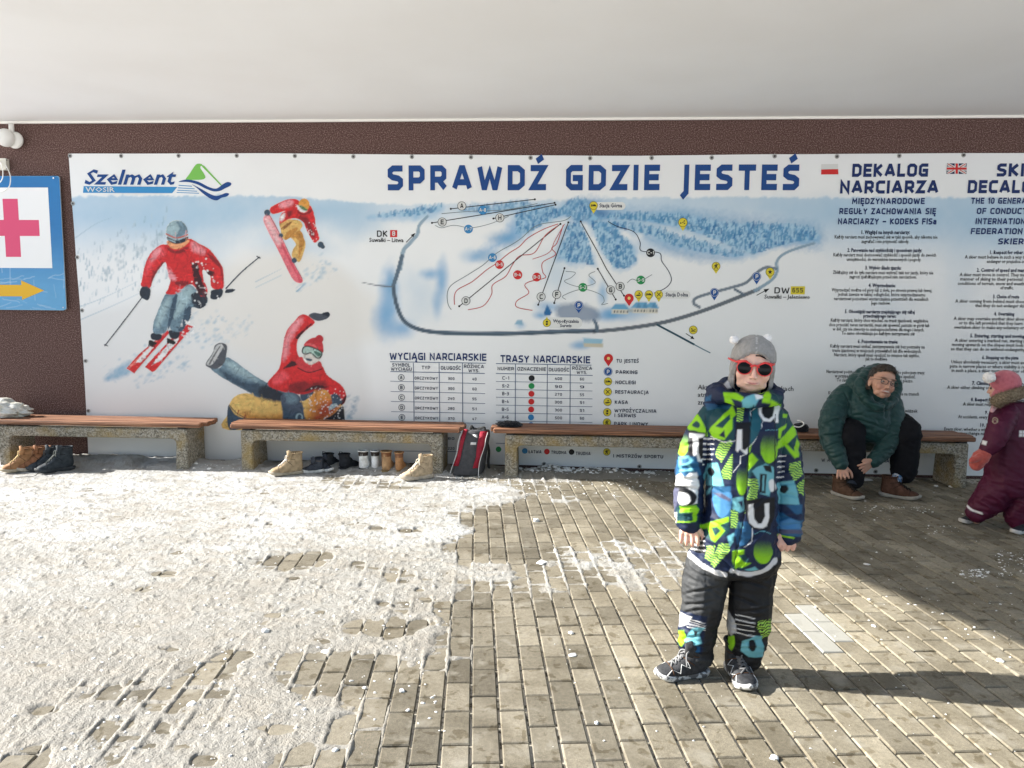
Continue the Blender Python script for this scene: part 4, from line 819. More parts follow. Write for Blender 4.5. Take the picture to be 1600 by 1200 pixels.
    for k in range(70):
        a, b = (r.uniform(640, 830), r.uniform(330, 700)) if k < 40 else (r.uniform(570, 660), r.uniform(780, 890)); q.disc(*Z([(a, b)])[0], r.uniform(.6, 1.7), Wt, cover=k >= 40)
figure('skier_picture', 158, 335, 412, 590, skier)
def boarder(q):
    Z = lambda P_: [(400+a*.13333, 295+b*.13333) for a, b in P_]
    O1, O2, O3 = rgb(228, 184, 108), rgb(196, 138, 66), rgb(140, 90, 44)
    q.poly(Z([(280, 400), (380, 360), (500, 370), (550, 430), (520, 500), (580, 620), (570, 720), (520, 850), (480, 850), (420, 790), (440, 700), (470, 650), (400, 570), (340, 600), (300, 550), (290, 480)]), O1, jit=.4)
    q.poly(Z([(420, 560), (520, 490), (570, 620), (520, 780), (500, 820), (500, 700), (500, 600)]), O2, jit=1); q.poly(Z([(300, 460), (400, 390), (420, 400), (330, 480)]), O3, jit=.6); q.poly(Z([(360, 520), (450, 460), (490, 470), (420, 560), (340, 600)]), O2, jit=.8)
    q.poly(Z([(170, 225), (300, 150), (400, 118), (490, 130), (560, 200), (640, 200), (690, 330), (705, 440), (745, 580), (690, 635), (640, 570), (590, 480), (560, 400), (480, 350), (380, 360), (290, 410), (275, 370), (300, 290), (340, 262), (200, 298)]), R1, jit=.4)
    q.poly(Z([(280, 180), (390, 130), (440, 150), (420, 200), (300, 230)]), PK, soft=2, jit=1); q.poly(Z([(290, 320), (340, 290), (330, 350), (290, 380)]), Wt, soft=2, jit=1); q.poly(Z([(370, 270), (430, 260), (420, 320), (380, 330)]), R3, soft=1.5, jit=1); q.poly(Z([(500, 340), (600, 330), (640, 420), (700, 560), (640, 550), (590, 420)]), R3, soft=2, jit=1)
    q.poly(Z([(90, 340), (150, 305), (200, 360), (300, 560), (440, 860), (540, 1040), (548, 1090), (510, 1108), (440, 1070), (380, 970), (260, 720), (120, 450)]), rgb(236, 120, 132), jit=.2); q.poly(Z([(100, 350), (150, 320), (240, 480), (300, 640), (240, 640), (130, 440)]), rgb(242, 190, 194), soft=4); q.line(Z([(300, 640), (420, 880), (500, 1030), (520, 1080)]), rgb(208, 60, 84), 3, 5, al=.7); q.line(Z([(160, 305), (300, 560), (440, 860), (540, 1050)]), rgb(120, 60, 70), .8)
    q.disc(*Z([(565, 185)])[0], 8.6, rgb(228, 160, 72), 9.6); q.poly(Z([(480, 190), (520, 210), (600, 250), (560, 280), (500, 250)]), Wt); q.poly(Z([(495, 185), (600, 232), (590, 258), (540, 240)]), rgb(90, 128, 84)); q.poly(Z([(480, 250), (560, 290), (650, 240), (640, 280), (560, 310), (500, 290)]), R3)
    for a, b, r_ in ((135, 280, 5), (760, 655, 5), (785, 680, 3.5), (450, 840, 4.2), (297, 548, 3.5)): q.disc(*Z([(a, b)])[0], r_, G3)
    r = np.random.RandomState(4)
    for k in range(26): q.disc(*Z([(r.uniform(600, 740), r.uniform(380, 620))])[0], .6, Wt, cover=False)
figure('snowboarder_picture', 410, 305, 510, 448, boarder, .8)
def tuber(q):
    Z = lambda P_: [(315+a*.1583, 475+b*.1583) for a, b in P_]
    T1_, T2_, T3_ = rgb(240, 200, 118), rgb(222, 150, 70), rgb(170, 72, 44)
    q.poly(Z([(270, 1000), (320, 920), (420, 880), (560, 900), (800, 930), (1000, 960), (1060, 880), (1150, 838), (1250, 860), (1330, 940), (1400, 1010), (1400, 1120), (1380, 1250), (280, 1250), (262, 1080)]), T1_)
    q.poly(Z([(1080, 880), (1180, 840), (1290, 900), (1350, 1000), (1300, 1120), (1100, 1220), (1000, 1180), (1060, 1000)]), T2_, soft=6, jit=3); q.poly(Z([(1180, 980), (1300, 940), (1340, 1020), (1250, 1130), (1080, 1200), (1120, 1080)]), T3_, soft=7, jit=4)
    q.poly(Z([(400, 1060), (600, 1100), (800, 1090), (820, 1180), (600, 1190), (420, 1140)]), T2_, soft=6, jit=3); q.poly(Z([(262, 1000), (330, 1090), (470, 1150), (520, 1180), (280, 1240)]), G3); q.poly(Z([(1390, 1005), (1410, 1080), (1390, 1180), (1150, 1180), (1300, 1090)]), rgb(30, 34, 44))
    for a, b in ((365, 1050), (430, 1100), (530, 1130), (640, 1135)): q.line(Z([(a, b), (a-14, b+50)]), T3_, 2, .8, cover=False)
    q.line(Z([(275, 995), (350, 1080), (480, 1150)]), G4, 1.2)
    q.poly(Z([(75, 615), (180, 630), (240, 530), (320, 560), (560, 730), (830, 870), (800, 960), (700, 930), (560, 920), (480, 880), (300, 780), (150, 690)]), G1, jit=.6); q.poly(Z([(180, 640), (300, 700), (420, 760), (600, 800), (800, 890), (780, 950), (560, 920), (470, 870), (260, 750)]), G3, soft=3, jit=2.5); q.poly(Z([(560, 860), (640, 800), (820, 880), (790, 960), (600, 930)]), G4, soft=3, jit=2)
    q.poly(Z([(230, 560), (330, 580), (480, 690), (560, 760), (430, 720), (280, 640)]), G2, soft=4, jit=2)
    q.poly(Z([(40, 590), (110, 480), (130, 410), (190, 382), (250, 410), (245, 500), (225, 580), (150, 640), (80, 630)]), rgb(84, 88, 96)); q.poly(Z([(50, 590), (100, 510), (140, 420), (190, 395), (212, 430), (170, 500), (130, 570), (90, 605)]), rgb(200, 202, 202)); q.line(Z([(80, 590), (130, 500), (180, 420)]), rgb(120, 120, 122), 3, 2)
    q.poly(Z([(980, 880), (1090, 850), (1100, 890), (1000, 960)]), G3)
    q.poly(Z([(650, 790), (760, 640), (790, 500), (830, 290), (900, 190), (1000, 100), (1110, 160), (1110, 200), (1020, 270), (950, 360), (945, 470), (990, 540), (1180, 600), (1240, 700), (1380, 800), (1430, 900), (1400, 990), (1320, 960), (1240, 860), (1160, 830), (1060, 880), (960, 890), (820, 870)]), R1, jit=.5)
    q.poly(Z([(840, 290), (960, 150), (1000, 150), (940, 250), (870, 380), (850, 500), (800, 560)]), PK, soft=4, jit=3); q.poly(Z([(820, 620), (900, 560), (940, 600), (820, 640)]), R4, jit=1.2); q.poly(Z([(1000, 260), (1100, 185), (1000, 290), (950, 350), (930, 320)]), R4, jit=1.2); q.poly(Z([(700, 740), (800, 660), (860, 720), (740, 800)]), R2, soft=3, jit=2)
    q.poly(Z([(820, 850), (1000, 800), (1200, 760), (1240, 830), (1060, 870), (960, 890)]), R3, soft=3, jit=2.5); q.poly(Z([(860, 800), (1000, 760), (1060, 800), (900, 840)]), R3, soft=2, jit=2); q.poly(Z([(1000, 870), (1130, 800), (1240, 820), (1100, 840)]), R4, jit=1.5); q.poly(Z([(1380, 960), (1430, 900), (1420, 960), (1380, 1000)]), R4)
    q.poly(Z([(930, 560), (990, 520), (1060, 590), (1160, 560), (1190, 620), (1120, 675), (1010, 660), (950, 610)]), rgb(206, 58, 66)); q.line(Z([(950, 630), (1060, 675), (1190, 640)]), R4, 1.5)
    q.poly(Z([(1000, 500), (1080, 480), (1180, 520), (1150, 565), (1080, 600), (1020, 570)]), rgb(222, 216, 208)); q.poly(Z([(1030, 535), (1090, 545), (1080, 565), (1040, 555)]), G3)
    q.poly(Z([(1010, 410), (1060, 350), (1130, 330), (1190, 370), (1205, 430), (1195, 480), (1100, 430)]), rgb(200, 52, 60)); q.disc(*Z([(1165, 345)])[0], 6.6, rgb(190, 44, 52)); q.poly(Z([(1020, 395), (1100, 390), (1150, 440), (1080, 410)]), rgb(228, 100, 104), cover=False)
    q.poly(Z([(990, 480), (1000, 425), (1050, 412), (1140, 440), (1195, 480), (1180, 530), (1140, 540), (1080, 490), (1030, 500)]), rgb(30, 34, 38)); q.poly(Z([(1003, 478), (1012, 435), (1055, 424), (1138, 452), (1183, 484), (1170, 518), (1142, 526), (1085, 478), (1032, 488)]), rgb(178, 206, 196)); q.poly(Z([(1110, 460), (1180, 488), (1165, 515), (1130, 500)]), rgb(72, 116, 104))
    q.poly(Z([(1060, 110), (1110, 85), (1190, 95), (1250, 78), (1270, 110), (1240, 145), (1160, 168), (1100, 150)]), rgb(74, 80, 92)); q.poly(Z([(1190, 95), (1250, 78), (1270, 110), (1240, 120)]), G4)
    q.poly(Z([(780, 920), (830, 875), (920, 880), (980, 930), (1010, 1060), (1010, 1250), (820, 1250), (800, 1060)]), rgb(76, 92, 112), jit=.5); q.poly(Z([(800, 1000), (860, 1040), (900, 1180), (830, 1200)]), G3, soft=3, jit=2); q.poly(Z([(830, 890), (920, 900), (950, 960), (860, 980)]), G1, soft=3, jit=1.5)
    q.disc(*Z([(955, 1120)])[0], 9, G3, 9.5); q.disc(*Z([(965, 1120)])[0], 6, G2, 7); q.disc(*Z([(968, 1122)])[0], 3.5, G3, 5)
    q.poly(Z([(1280, 900), (1340, 890), (1390, 960), (1340, 1010), (1260, 1050), (1290, 980)]), G3); q.poly(Z([(1270, 1000), (1330, 980), (1330, 1010), (1260, 1050)]), G2)
    r = np.random.RandomState(8)
    for k in range(150):
        a, b = r.uniform(1060, 1410), r.uniform(820, 1180)
        if b < 1500-a*.55 or k % 3: q.disc(*Z([(a, b)])[0], r.uniform(.4, 1.1), Wt, cover=False)
figure('tube_rider_picture', 318, 483, 548, 672, tuber, .85)
# ---- eyelets with their bolts
m_eye = mat('eyelet_metal', (.38, .38, .37), .4, .5, metal=.8)
m_bolt = mat('bolt_head', (.10, .10, .10), .5, .4, metal=.6)
def ring_mesh():
    V = []; F = []; n = 14
    for k in range(n):
        a = 2*PI*k/n
        for r_, y_ in ((.0205, 0), (.018, -.004), (.012, -.0035), (.011, 0)): V.append((r_*math.cos(a), y_, r_*math.sin(a)))
    for k in range(n):
        for j in range(3): F.append((k*4+j, ((k+1) % n)*4+j, ((k+1) % n)*4+j+1, k*4+j+1))
    return mesh('eyelet', V, F)
def bolt_mesh():
    V = []; F = []; n = 6
    for k in range(n): a = 2*PI*k/n; V += [(.0115*math.cos(a), 0, .0115*math.sin(a)), (.009*math.cos(a), -.007, .009*math.sin(a))]
    for k in range(n): F.append((2*k, (2*k+2) % 12, (2*k+3) % 12, 2*k+1))
    F.append(tuple(2*k+1 for k in range(n))); return mesh('bolt', V, F)
em = ring_mesh(); em.materials.append(m_eye); bmh = bolt_mesh(); bmh.materials.append(m_bolt)
for ex, ey in [(109.5, 243.5), (189, 243.5), (279, 243.3), (370, 243.3), (461, 243.8), (552, 244.5), (643.5, 244.8), (736, 245.7), (829, 246.5), (922, 247), (1018, 246.8), (1112, 246.4), (1210.5, 243.8), (1308, 244.3), (1405, 243.3), (1505, 242.5), (1607, 242), (114.5, 318), (121.5, 402), (128.5, 485), (133.5, 564), (137.8, 642), (999, 729), (1185, 733.5), (1275, 735), (1368, 737), (1461, 739.5), (850, 725)]:
    b = bpt(ex, ey)[0]
    o = bpy.data.objects.new('eyelet', em); C.objects.link(o); o.location = Vector(b)-Vector(banner.location)+Vector((0, -.001, 0)); o.parent = banner
    o2 = bpy.data.objects.new('bolt', bmh); C.objects.link(o2); o2.location = (0, 0, 0); o2.parent = o
# ================================================================ benches
m_wood = mat('bench_plank_wood', (.12, .052, .028), .55, .35, var=(.33, .160, .088), nscale=11, bump=.5, bscale=60, detail=8, rampos=(.42, .60))
def stretch(m, s):     # grain that runs along the plank
    t = m.node_tree; tc = [n for n in t.nodes if n.type == 'TEX_COORD'][0]
    mp = t.nodes.new('ShaderNodeMapping'); mp.inputs['Scale'].default_value = s
    for l in list(t.links):
        if l.from_node == tc: to = l.to_socket; t.links.remove(l); t.links.new(mp.outputs[0], to)
    t.links.new(tc.outputs['Object'], mp.inputs[0])
stretch(m_wood, (.25, 9, 9))
def concrete_material():
    m = mat('pebble_concrete', (.30, .275, .235), .9, .2, bump=1, bscale=160, dist=.005)
    t = m.node_tree; N = t.nodes; L = t.links; tc = [n for n in N if n.type == 'TEX_COORD'][0]; b = N['Principled BSDF']
    v = N.new('ShaderNodeTexVoronoi'); v.inputs['Scale'].default_value = 95; L.new(tc.outputs['Object'], v.inputs['Vector'])
    r = N.new('ShaderNodeValToRGB'); e = r.color_ramp.elements; e[0].color = (.12, .11, .09, 1); e[1].color = (.36, .34, .29, 1); e[1].position = .8
    for p_, c in ((.3, (.20, .18, .14)), (.55, (.27, .24, .185))): q = r.color_ramp.elements.new(p_); q.color = (*c, 1)
    s = N.new('ShaderNodeSeparateColor'); L.new(v.outputs['Color'], s.inputs[0]); L.new(s.outputs[0], r.inputs['Fac'])
    n = N.new('ShaderNodeTexNoise'); n.inputs['Scale'].default_value = 5; n.inputs['Detail'].default_value = 5; L.new(tc.outputs['Object'], n.inputs['Vector'])
    r2 = N.new('ShaderNodeValToRGB'); r2.color_ramp.elements[0].position = .48; r2.color_ramp.elements[1].position = .68; r2.color_ramp.elements[0].color = (0, 0, 0, 1); r2.color_ramp.elements[1].color = (.7, .7, .7, 1); L.new(n.outputs['Fac'], r2.inputs['Fac'])
    mx = N.new('ShaderNodeMix'); mx.data_type = 'RGBA'; L.new(r2.outputs['Color'], mx.inputs['Factor']); L.new(r.outputs['Color'], mx.inputs['A']); mx.inputs['B'].default_value = (.30, .21, .07, 1)   # lichen
    L.new(mx.outputs['Result'], b.inputs['Base Color']); return m
m_conc = concrete_material()
SEAT = .447
def bench(xa, xb, la, lb, label, yf=-.44, yb=-.06):
    """xa..xb seat ends, la/lb outer x of the two legs"""
    t = empty('bench', ((xa+xb)/2, (yf+yb)/2, 0), label, 'bench', 'concrete and plank benches along the wall')
    # concrete portal frame, profile in x-z
    zt, zb, lw = SEAT-.058, SEAT-.15, .105
    P_ = [(la, 0), (la, zt), (lb, zt), (lb, 0), (lb-lw-.01, 0)]
    rr = .045
    for k in range(5): a = PI/2*k/4; P_.append((lb-lw-rr+rr*math.cos(a), zb-rr+rr*math.sin(a)))
    for k in range(5): a = PI/2+PI/2*k/4; P_.append((la+lw+rr+rr*math.cos(a), zb-rr+rr*math.sin(a)))
    P_.append((la+lw+.01, 0))
    bm = bmesh.new(); y0, y1 = yf+.025, yb-.02
    a = [bm.verts.new((p[0], y0, p[1])) for p in P_]; b = [bm.verts.new((p[0], y1, p[1])) for p in P_]
    bm.faces.new(a); bm.faces.new(list(reversed(b))); n = len(P_)
    for i in range(n): bm.faces.new((a[i], b[i], b[(i+1) % n], a[(i+1) % n]))
    bmesh.ops.recalc_face_normals(bm, faces=bm.faces)
    bmesh.ops.bevel(bm, geom=[e for e in bm.edges if len(e.link_faces) == 2 and e.calc_face_angle(0) > .6], offset=.008, segments=2, affect='EDGES')
    link('frame', bm_done(bm, 'frame'), m_conc, t)
    for bx in (la+.05, lb-.05):   # dark steel strips between concrete and planks
        bm = bmesh.new(); bm_box(bm, (bx, (yf+yb)/2, SEAT-.05), (.07, yb-yf-.06, .014)); link('support_strip', bm_done(bm, 'strip'), m_dark, t)
    npl = 4; wpl = (yb-yf)/npl
    for k in range(npl):
        yc = yf+wpl*(k+.5); dz = random.gauss(0, .001); cut = .03 if k in (0, npl-1) else 0
        bm = bmesh.new(); bm_box(bm, ((xa+xb)/2, yc, SEAT-.0215+dz), (xb-xa-2*cut, wpl-.018, .043), .009 if k not in (0,) else .014)
        link('plank', bm_done(bm, 'plank'), m_wood, t, smooth=False)
    return t
m_dark = mat('dark_steel', (.02, .02, .02), .6, .3)
X = lambda px, py, Y: float(onY(px, py, Y)[0])
bench(-5.35, X(316, 667, -.44), -5.12, X(292, 700, -.42), 'leftmost concrete bench with brown planks, in sun, white bag on its seat')
bench(X(353, 675, -.44), X(723, 688, -.44), X(376, 700, -.42), X(691, 700, -.42), 'middle concrete bench with brown planks, row of shoes underneath')
bench(X(765, 685, -.44), X(1532, 695, -.44), X(789, 700, -.42), X(1513, 720, -.42), 'long shaded concrete bench the man in green is sitting on')
# ================================================================ first aid sign
YS = -.045
def spt(px, py, lay=0): p = np.atleast_2d(onY(px, py, YS)).copy(); p[:, 1] -= lay*.001; return p
sc_ = empty('first_aid_sign', tuple(spt(15, 485)[0]), 'blue first aid sign with pink cross and yellow arrow left of the banner', 'sign')
tl, tr_, br_, bl_ = spt(-66, 276)[0], spt(93, 274)[0], spt(104.5, 485)[0], spt(-52, 489)[0]
zt_, zb_ = tr_[2], br_[2]; xr_, xl_ = (tr_[0]+br_[0])/2, (tr_[0]+br_[0])/2-1.0
xr_ = float(spt(99, 380)[0][0]); xl_ = xr_-1.0
nx, nz = 200, 240
XX, ZZ = np.meshgrid(np.linspace(xl_, xr_, nx), np.linspace(zt_, zb_, nz)); XX = XX.ravel(); ZZ = ZZ.ravel()
sq = Paint(XX*100, ZZ*100, rgb(34, 124, 190))
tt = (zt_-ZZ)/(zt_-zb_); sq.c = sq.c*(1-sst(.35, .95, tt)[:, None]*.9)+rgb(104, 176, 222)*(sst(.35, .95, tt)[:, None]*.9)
sq.c *= (.95+.1*fbm(XX*9, ZZ*30, o=3, s=4))[:, None]
ra = np.random.RandomState(12)
for k in range(34):
    x0_, z0_ = ra.uniform(xl_, xr_)*100, (zb_+ra.uniform(.0, .36))*100; pts_ = [(x0_, z0_)]; dx_, dz_ = (ra.uniform(1, 3), ra.uniform(-.8, .9)) if k % 3 else (ra.uniform(-.3, .3), ra.uniform(1.5, 4))
    for j in range(7): x0_ += dx_*ra.uniform(.4, 1.6); z0_ += dz_*ra.uniform(.2, 1.6)+ra.uniform(-.5, .5); pts_.append((x0_, z0_))
    sq.line(pts_, rgb(205, 226, 240), w=.35, w2=.2, al=ra.uniform(.3, .8), sm=False)
rc = .03; dxc = np.maximum(np.abs(XX-(xl_+xr_)/2)-((xr_-xl_)/2-rc), 0); dzc = np.maximum(np.abs(ZZ-(zt_+zb_)/2)-((zt_-zb_)/2-rc), 0); dd = rc-np.hypot(dxc, dzc)
rim = ((dd < .010) | (np.minimum((xr_-xl_)/2-abs(XX-(xl_+xr_)/2), (zt_-zb_)/2-abs(ZZ-(zt_+zb_)/2)) < .006))
sq.put(np.where(rim)[0], .75, rgb(120, 180, 215))
fl = lattice(nx, nz); kp = dd[fl].min(1) > 0
v_, f_, c_2, _ = prune(np.c_[XX, np.full(len(XX), YS), ZZ], fl[kp][:, ::-1], np.clip(sq.c, 0, 1))
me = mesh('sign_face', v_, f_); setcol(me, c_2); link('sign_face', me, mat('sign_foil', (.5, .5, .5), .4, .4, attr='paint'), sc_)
bm = bmesh.new(); bm_box(bm, ((xl_+xr_)/2, YS+.011, (zt_+zb_)/2), (xr_-xl_-.02, .02, zt_-zb_-.02), .004); link('back_plate', bm_done(bm, 'back_plate'), mat('plate_grey', (.4, .42, .44), .5), sc_)
def sflat(name, P_, m, lay):
    q = np.array(P_, float); b = np.c_[q[:, 0], np.full(len(q), YS-.001-lay*.0007), q[:, 1]]
    return link(name, mesh(name, b, [tuple(range(len(q)))]), m, sc_)
spx = lambda a, b: (float(spt(a, b)[0][0]), float(spt(a, b)[0][2]))
wx1, wz1 = spx(75, 293); _, wz0 = spx(76, 419); wx0 = xl_+(xr_-wx1)
sflat('white_panel', [(wx0, wz0), (wx1, wz0), (wx1, wz1), (wx0, wz1)], mat('sign_white', (.80, .80, .79), .45), 0)
cxx = (wx0+wx1)/2; czz = (wz0+wz1)/2; ar, th = .272, .075
sflat('cross', [(cxx-th, czz-ar), (cxx+th, czz-ar), (cxx+th, czz-th), (cxx+ar, czz-th), (cxx+ar, czz+th), (cxx+th, czz+th), (cxx+th, czz+ar), (cxx-th, czz+ar), (cxx-th, czz+th), (cxx-ar, czz+th), (cxx-ar, czz-th), (cxx-th, czz-th)], mat('sign_pink', tuple(rgb(238, 86, 128)), .45), 1)
tx, tz = spx(69, 454); hx, hz0 = spx(33, 438); _, hz1 = spx(33, 468.5); _, s0 = spx(10, 445); _, s1 = spx(10, 463)
sflat('arrow', [(hx, hz1), (tx, tz), (hx, hz0), (hx, s0), (tx-.75, s0), (tx-.75, s1), (hx, s1)], mat('sign_yellow', tuple(rgb(244, 190, 40)), .45), 1)
for a, b in ((84, 278.5), (99, 480.5)):
    p = spt(a, b)[0]; bm = bmesh.new(); bmesh.ops.create_uvsphere(bm, u_segments=8, v_segments=5, radius=.007); bmesh.ops.scale(bm, vec=(1, .5, 1), verts=bm.verts); bmesh.ops.translate(bm, vec=(p[0], YS-.003, p[2]), verts=bm.verts); link('screw', bm_done(bm, 'screw'), mat('screw_zinc', (.6, .6, .6), .35, metal=.7), sc_)
# ================================================================ cameras on the wall
m_cw = mat('camera_white', (.78, .77, .73), .4, .4); m_lens = mat('lens_black', (.012, .012, .015), .12, .6)
def ball(name, c, r, m, parent, s=(1, 1, 1), seg=20):
    bm = bmesh.new(); bmesh.ops.create_uvsphere(bm, u_segments=seg, v_segments=seg//2, radius=r); bmesh.ops.scale(bm, vec=s, verts=bm.verts); bmesh.ops.translate(bm, vec=c, verts=bm.verts)
    return link(name, bm_done(bm, name), m, parent, smooth=True)
def tube(name, pts, r, m, parent, n=8, flat=1.0): V, F = tube_geo(pts, r, n, flat=flat); return link(name, mesh(name, V, F), m, parent, smooth=True)
cc = onY(11, 215.5, -.10)
cm_ = empty('security_camera', (float(cc[0]), -.02, ZC-.02), 'white dome security camera on the wall under the soffit corner', 'camera')
ball('base', (cc[0]+.035, -.045, cc[2]-.008), .078, m_cw, cm_, (1, .5, 1)); tube('bracket', [(cc[0]+.01, -.05, cc[2]+.05), (cc[0]+.01, -.05, ZC-.03)], [.024, .022], m_cw, cm_, 14)
hd = ball('housing', (cc[0]-.01, -.105, cc[2]), .082, m_cw, cm_); d_ = Vector((-.45, -.86, -.1)).normalized(); c0_ = Vector((cc[0]-.01, -.105, cc[2]))
tube('lens_ring', [c0_+d_*.066, c0_+d_*.086], [.040, .037], m_lens, cm_, 20); tube('lens', [c0_+d_*.085, c0_+d_*.091], [.016, .012], mat('lens_glass', (.06, .06, .08), .08, .8), cm_, 16)
jb = onY(6, 257, -.03)
jt = empty('junction_box', (float(jb[0]), -.02, float(jb[2])-.06), 'small cream cable box with white cable loops above the blue sign', 'junction box')
bm = bmesh.new(); bm_box(bm, (jb[0]-.01, -.03, jb[2]), (.10, .045, .105), .006); link('box', bm_done(bm, 'box'), mat('box_cream', (.62, .60, .52), .5), jt)
for (a, b) in ((10.5, 250), (11, 263)): q = onY(a, b, -.055); ball('screw', tuple(q), .006, m_dark, jt, seg=8)
for w_ in ([(2, 256), (4.5, 268), (4, 278), (0, 285), (-6, 290)], [(9, 258), (14, 268), (16.5, 278), (15, 290), (9, 297), (0, 300), (-8, 300)], [(-3, 250), (2, 256)]):
    tube('cable', smooth_path([onY(a, b, -.075) for a, b in w_]), .0045, m_cw, jt, 6)
# ================================================================ shoes
def superring(n, ry, ru, rb, e=2.3):
    o = []
    for k in range(n):
        a = 2*PI*k/n; c, s = math.cos(a), math.sin(a); r = (abs(c)**e+abs(s)**e)**(-1/e)
        o.append((ry*r*c, (ru if s > 0 else rb)*r*s))
    return o
def shoe(label, pos, head, L=.27, top='high', up=(.2, .1, .05), sole=(.6, .6, .58), lining=(.05, .04, .035), lace=None, name='shoe', cat='shoe', group=None, wide=1.0, thick=.10, tilt=0, shaft=None, mats=None, parent=None, hs=1.0, loop=False, zig=None, tong=True):
    H = Matrix.Translation(Vector(pos)) @ Matrix.Rotation(head, 4, 'Z') @ Matrix.Rotation(tilt, 4, 'X')
    root = empty(name, tuple(pos), label, cat, group) if parent is None else parent
    mu = mat('shoe_upper', up, .75, .25, var=tuple(min(1, q*1.5+.01) for q in up), nscale=30, bump=.4, bscale=260) if mats is None else mats[0]
    msl = mat('shoe_sole', sole, .6, .3, var=tuple(q*.75 for q in sole), nscale=40) if mats is None else mats[1]
    ml = mat('shoe_lining', lining, .95, .1)
    S_ = [(.985, .11, .05, .03, .05, -10), (.95, .12, .11, .06, .1, -4), (.86, .125, .158, .085, .12, 2), (.74, .13, .172, .105, .15, 10), (.62, .145, .168, .14, .2, 20), (.52, .175, .16, .17, .26, 32), (.43, .215, .152, .20, .34, 45), (.36, .26, .146, .215, .38, 55), (.30, .31, .14, .22, .30, 68)]
    if top == 'low': S_ += [(.27, .35, .13, .20, .235, 76)]
    elif top == 'high': S_ += [(.27, .39, .135, .19, .22, 80), (.25, .48, .135, .18, .205, 88), (.25, .56, .14, .18, .205, 90)]
    else: S_ += [(.27, .39, .135, .19, .22, 80), (.25, .50, .135, .17, .20, 90), (.24, .62, .145, .175, .205, 90), (.24, .72, .155, .18, .215, 90)]
    n = 20; V = []; F = []; tops = []
    for (cx, cz, ry, ru, rb, an) in S_:
        a = math.radians(an); u = (math.sin(a), math.cos(a))
        for (yy, vv2) in superring(n, ry*wide, ru, rb):
            x_ = cx+u[0]*vv2; z_ = cz+u[1]*vv2
            z_ = max(z_, thick*.8); z_ = z_*(1+(hs-1)*min(1, max(0, (z_-.1)/.2))); V.append((x_*L, yy*L, z_*L))
        zt = cz+u[1]*ru; tops.append(((cx+u[0]*ru)*L, ry*wide*L, zt*(1+(hs-1)*min(1, max(0, (zt-.1)/.2)))*L))
    for i in range(len(S_)-1):
        for k in range(n): F.append((i*n+k, i*n+(k+1) % n, (i+1)*n+(k+1) % n, (i+1)*n+k))
    F.append(tuple(range(n))[::-1])
    e0 = (len(S_)-1)*n
    VV = [tuple(H @ Vector(q)) for q in V]
    me = mesh('upper', VV, F); o = link('upper', me, mu, root, smooth=True)
    md = o.modifiers.new('s', 'SUBSURF'); md.levels = md.render_levels = 1
    # padded collar and dark inside
    rim_ = [Vector(V[e0+k]) for k in range(n)]
    tube_pts = [H @ q for q in rim_]+[H @ rim_[0], H @ rim_[1]]
    tube('collar', tube_pts, .0065 if L > .2 else .005, mu, root, 6)
    ci = sum(rim_, Vector())/n; Vi = [tuple(H @ q) for q in rim_]+[tuple(H @ (ci+(q-ci)*.9+Vector((0, 0, -.045)))) for q in rim_]
    link('lining', mesh('lining', Vi, [(k, n+k, n+(k+1) % n, (k+1) % n) for k in range(n)]+[tuple(range(n, 2*n))]), ml, root)
    # sole
    out = []
    hw = lambda t: np.interp(t, [0, .03, .1, .25, .42, .6, .75, .88, .95, .99, 1.02], [.0, .075, .118, .125, .112, .145, .182, .165, .12, .06, 0])
    ts = [0, .02, .06, .12, .2, .3, .42, .55, .66, .76, .86, .93, .98, 1.01, 1.02]
    for t_ in ts: out.append((t_, hw(t_)*wide))
    for t_ in ts[-2:0:-1]: out.append((t_, -hw(t_)*wide))
    m_ = len(out); Vs = []
    for z_, g_ in ((0.0, .95), (.02, 1.0), (thick*.7, 1.03), (thick, 1.0), (thick*1.02, .9)):
        for (a, b) in out:
            lift_ = .05*max(0, (a-.7)/.3)**2; Vs.append(tuple(H @ Vector(((.5+(a-.5)*g_)*L, b*g_*L, (z_+lift_)*L))))
    Fs = [(j*m_+k, j*m_+(k+1) % m_, (j+1)*m_+(k+1) % m_, (j+1)*m_+k) for j in range(4) for k in range(m_)]+[tuple(range(m_))[::-1], tuple(range(4*m_, 5*m_))]
    link('sole', mesh('sole', Vs, Fs), msl, root, smooth=True)
    if top == 'high' and L > .15:
        ms_ = mat('shoe_seam', tuple(q*.42 for q in up), .7, .2)
        for i_ in (3, 7, 9):
            arc_ = [H @ (Vector((V[i_*n+k][0], V[i_*n+k][1]*1.02, V[i_*n+k][2]+.0015))) for k in range(0, n//2+1)]
            tube('seam', arc_, .0022, ms_, root, 5)
    if tong and top != 'shaft':
        q = Vector(tops[-1]); b_ = Vector(tops[-3])
        Vt, Ft = tube_geo([H @ (b_*1.0+Vector((.002, 0, 0))), H @ q, H @ (q+Vector((.012, 0, .03)))], [.02, .024, .016], 8, flat=.3); link('tongue', mesh('tongue', Vt, Ft), mu, root, smooth=True)
    if loop:
        q = rim_[n*3//4] if True else rim_[0]; back = min(rim_, key=lambda p: p.x)
        tube('heel_loop', [H @ (back+Vector((0, -.014, -.01))), H @ (back+Vector((-.004, -.014, .03))), H @ (back+Vector((-.004, .014, .03))), H @ (back+Vector((0, .014, -.01)))], .004, mu, root, 6)
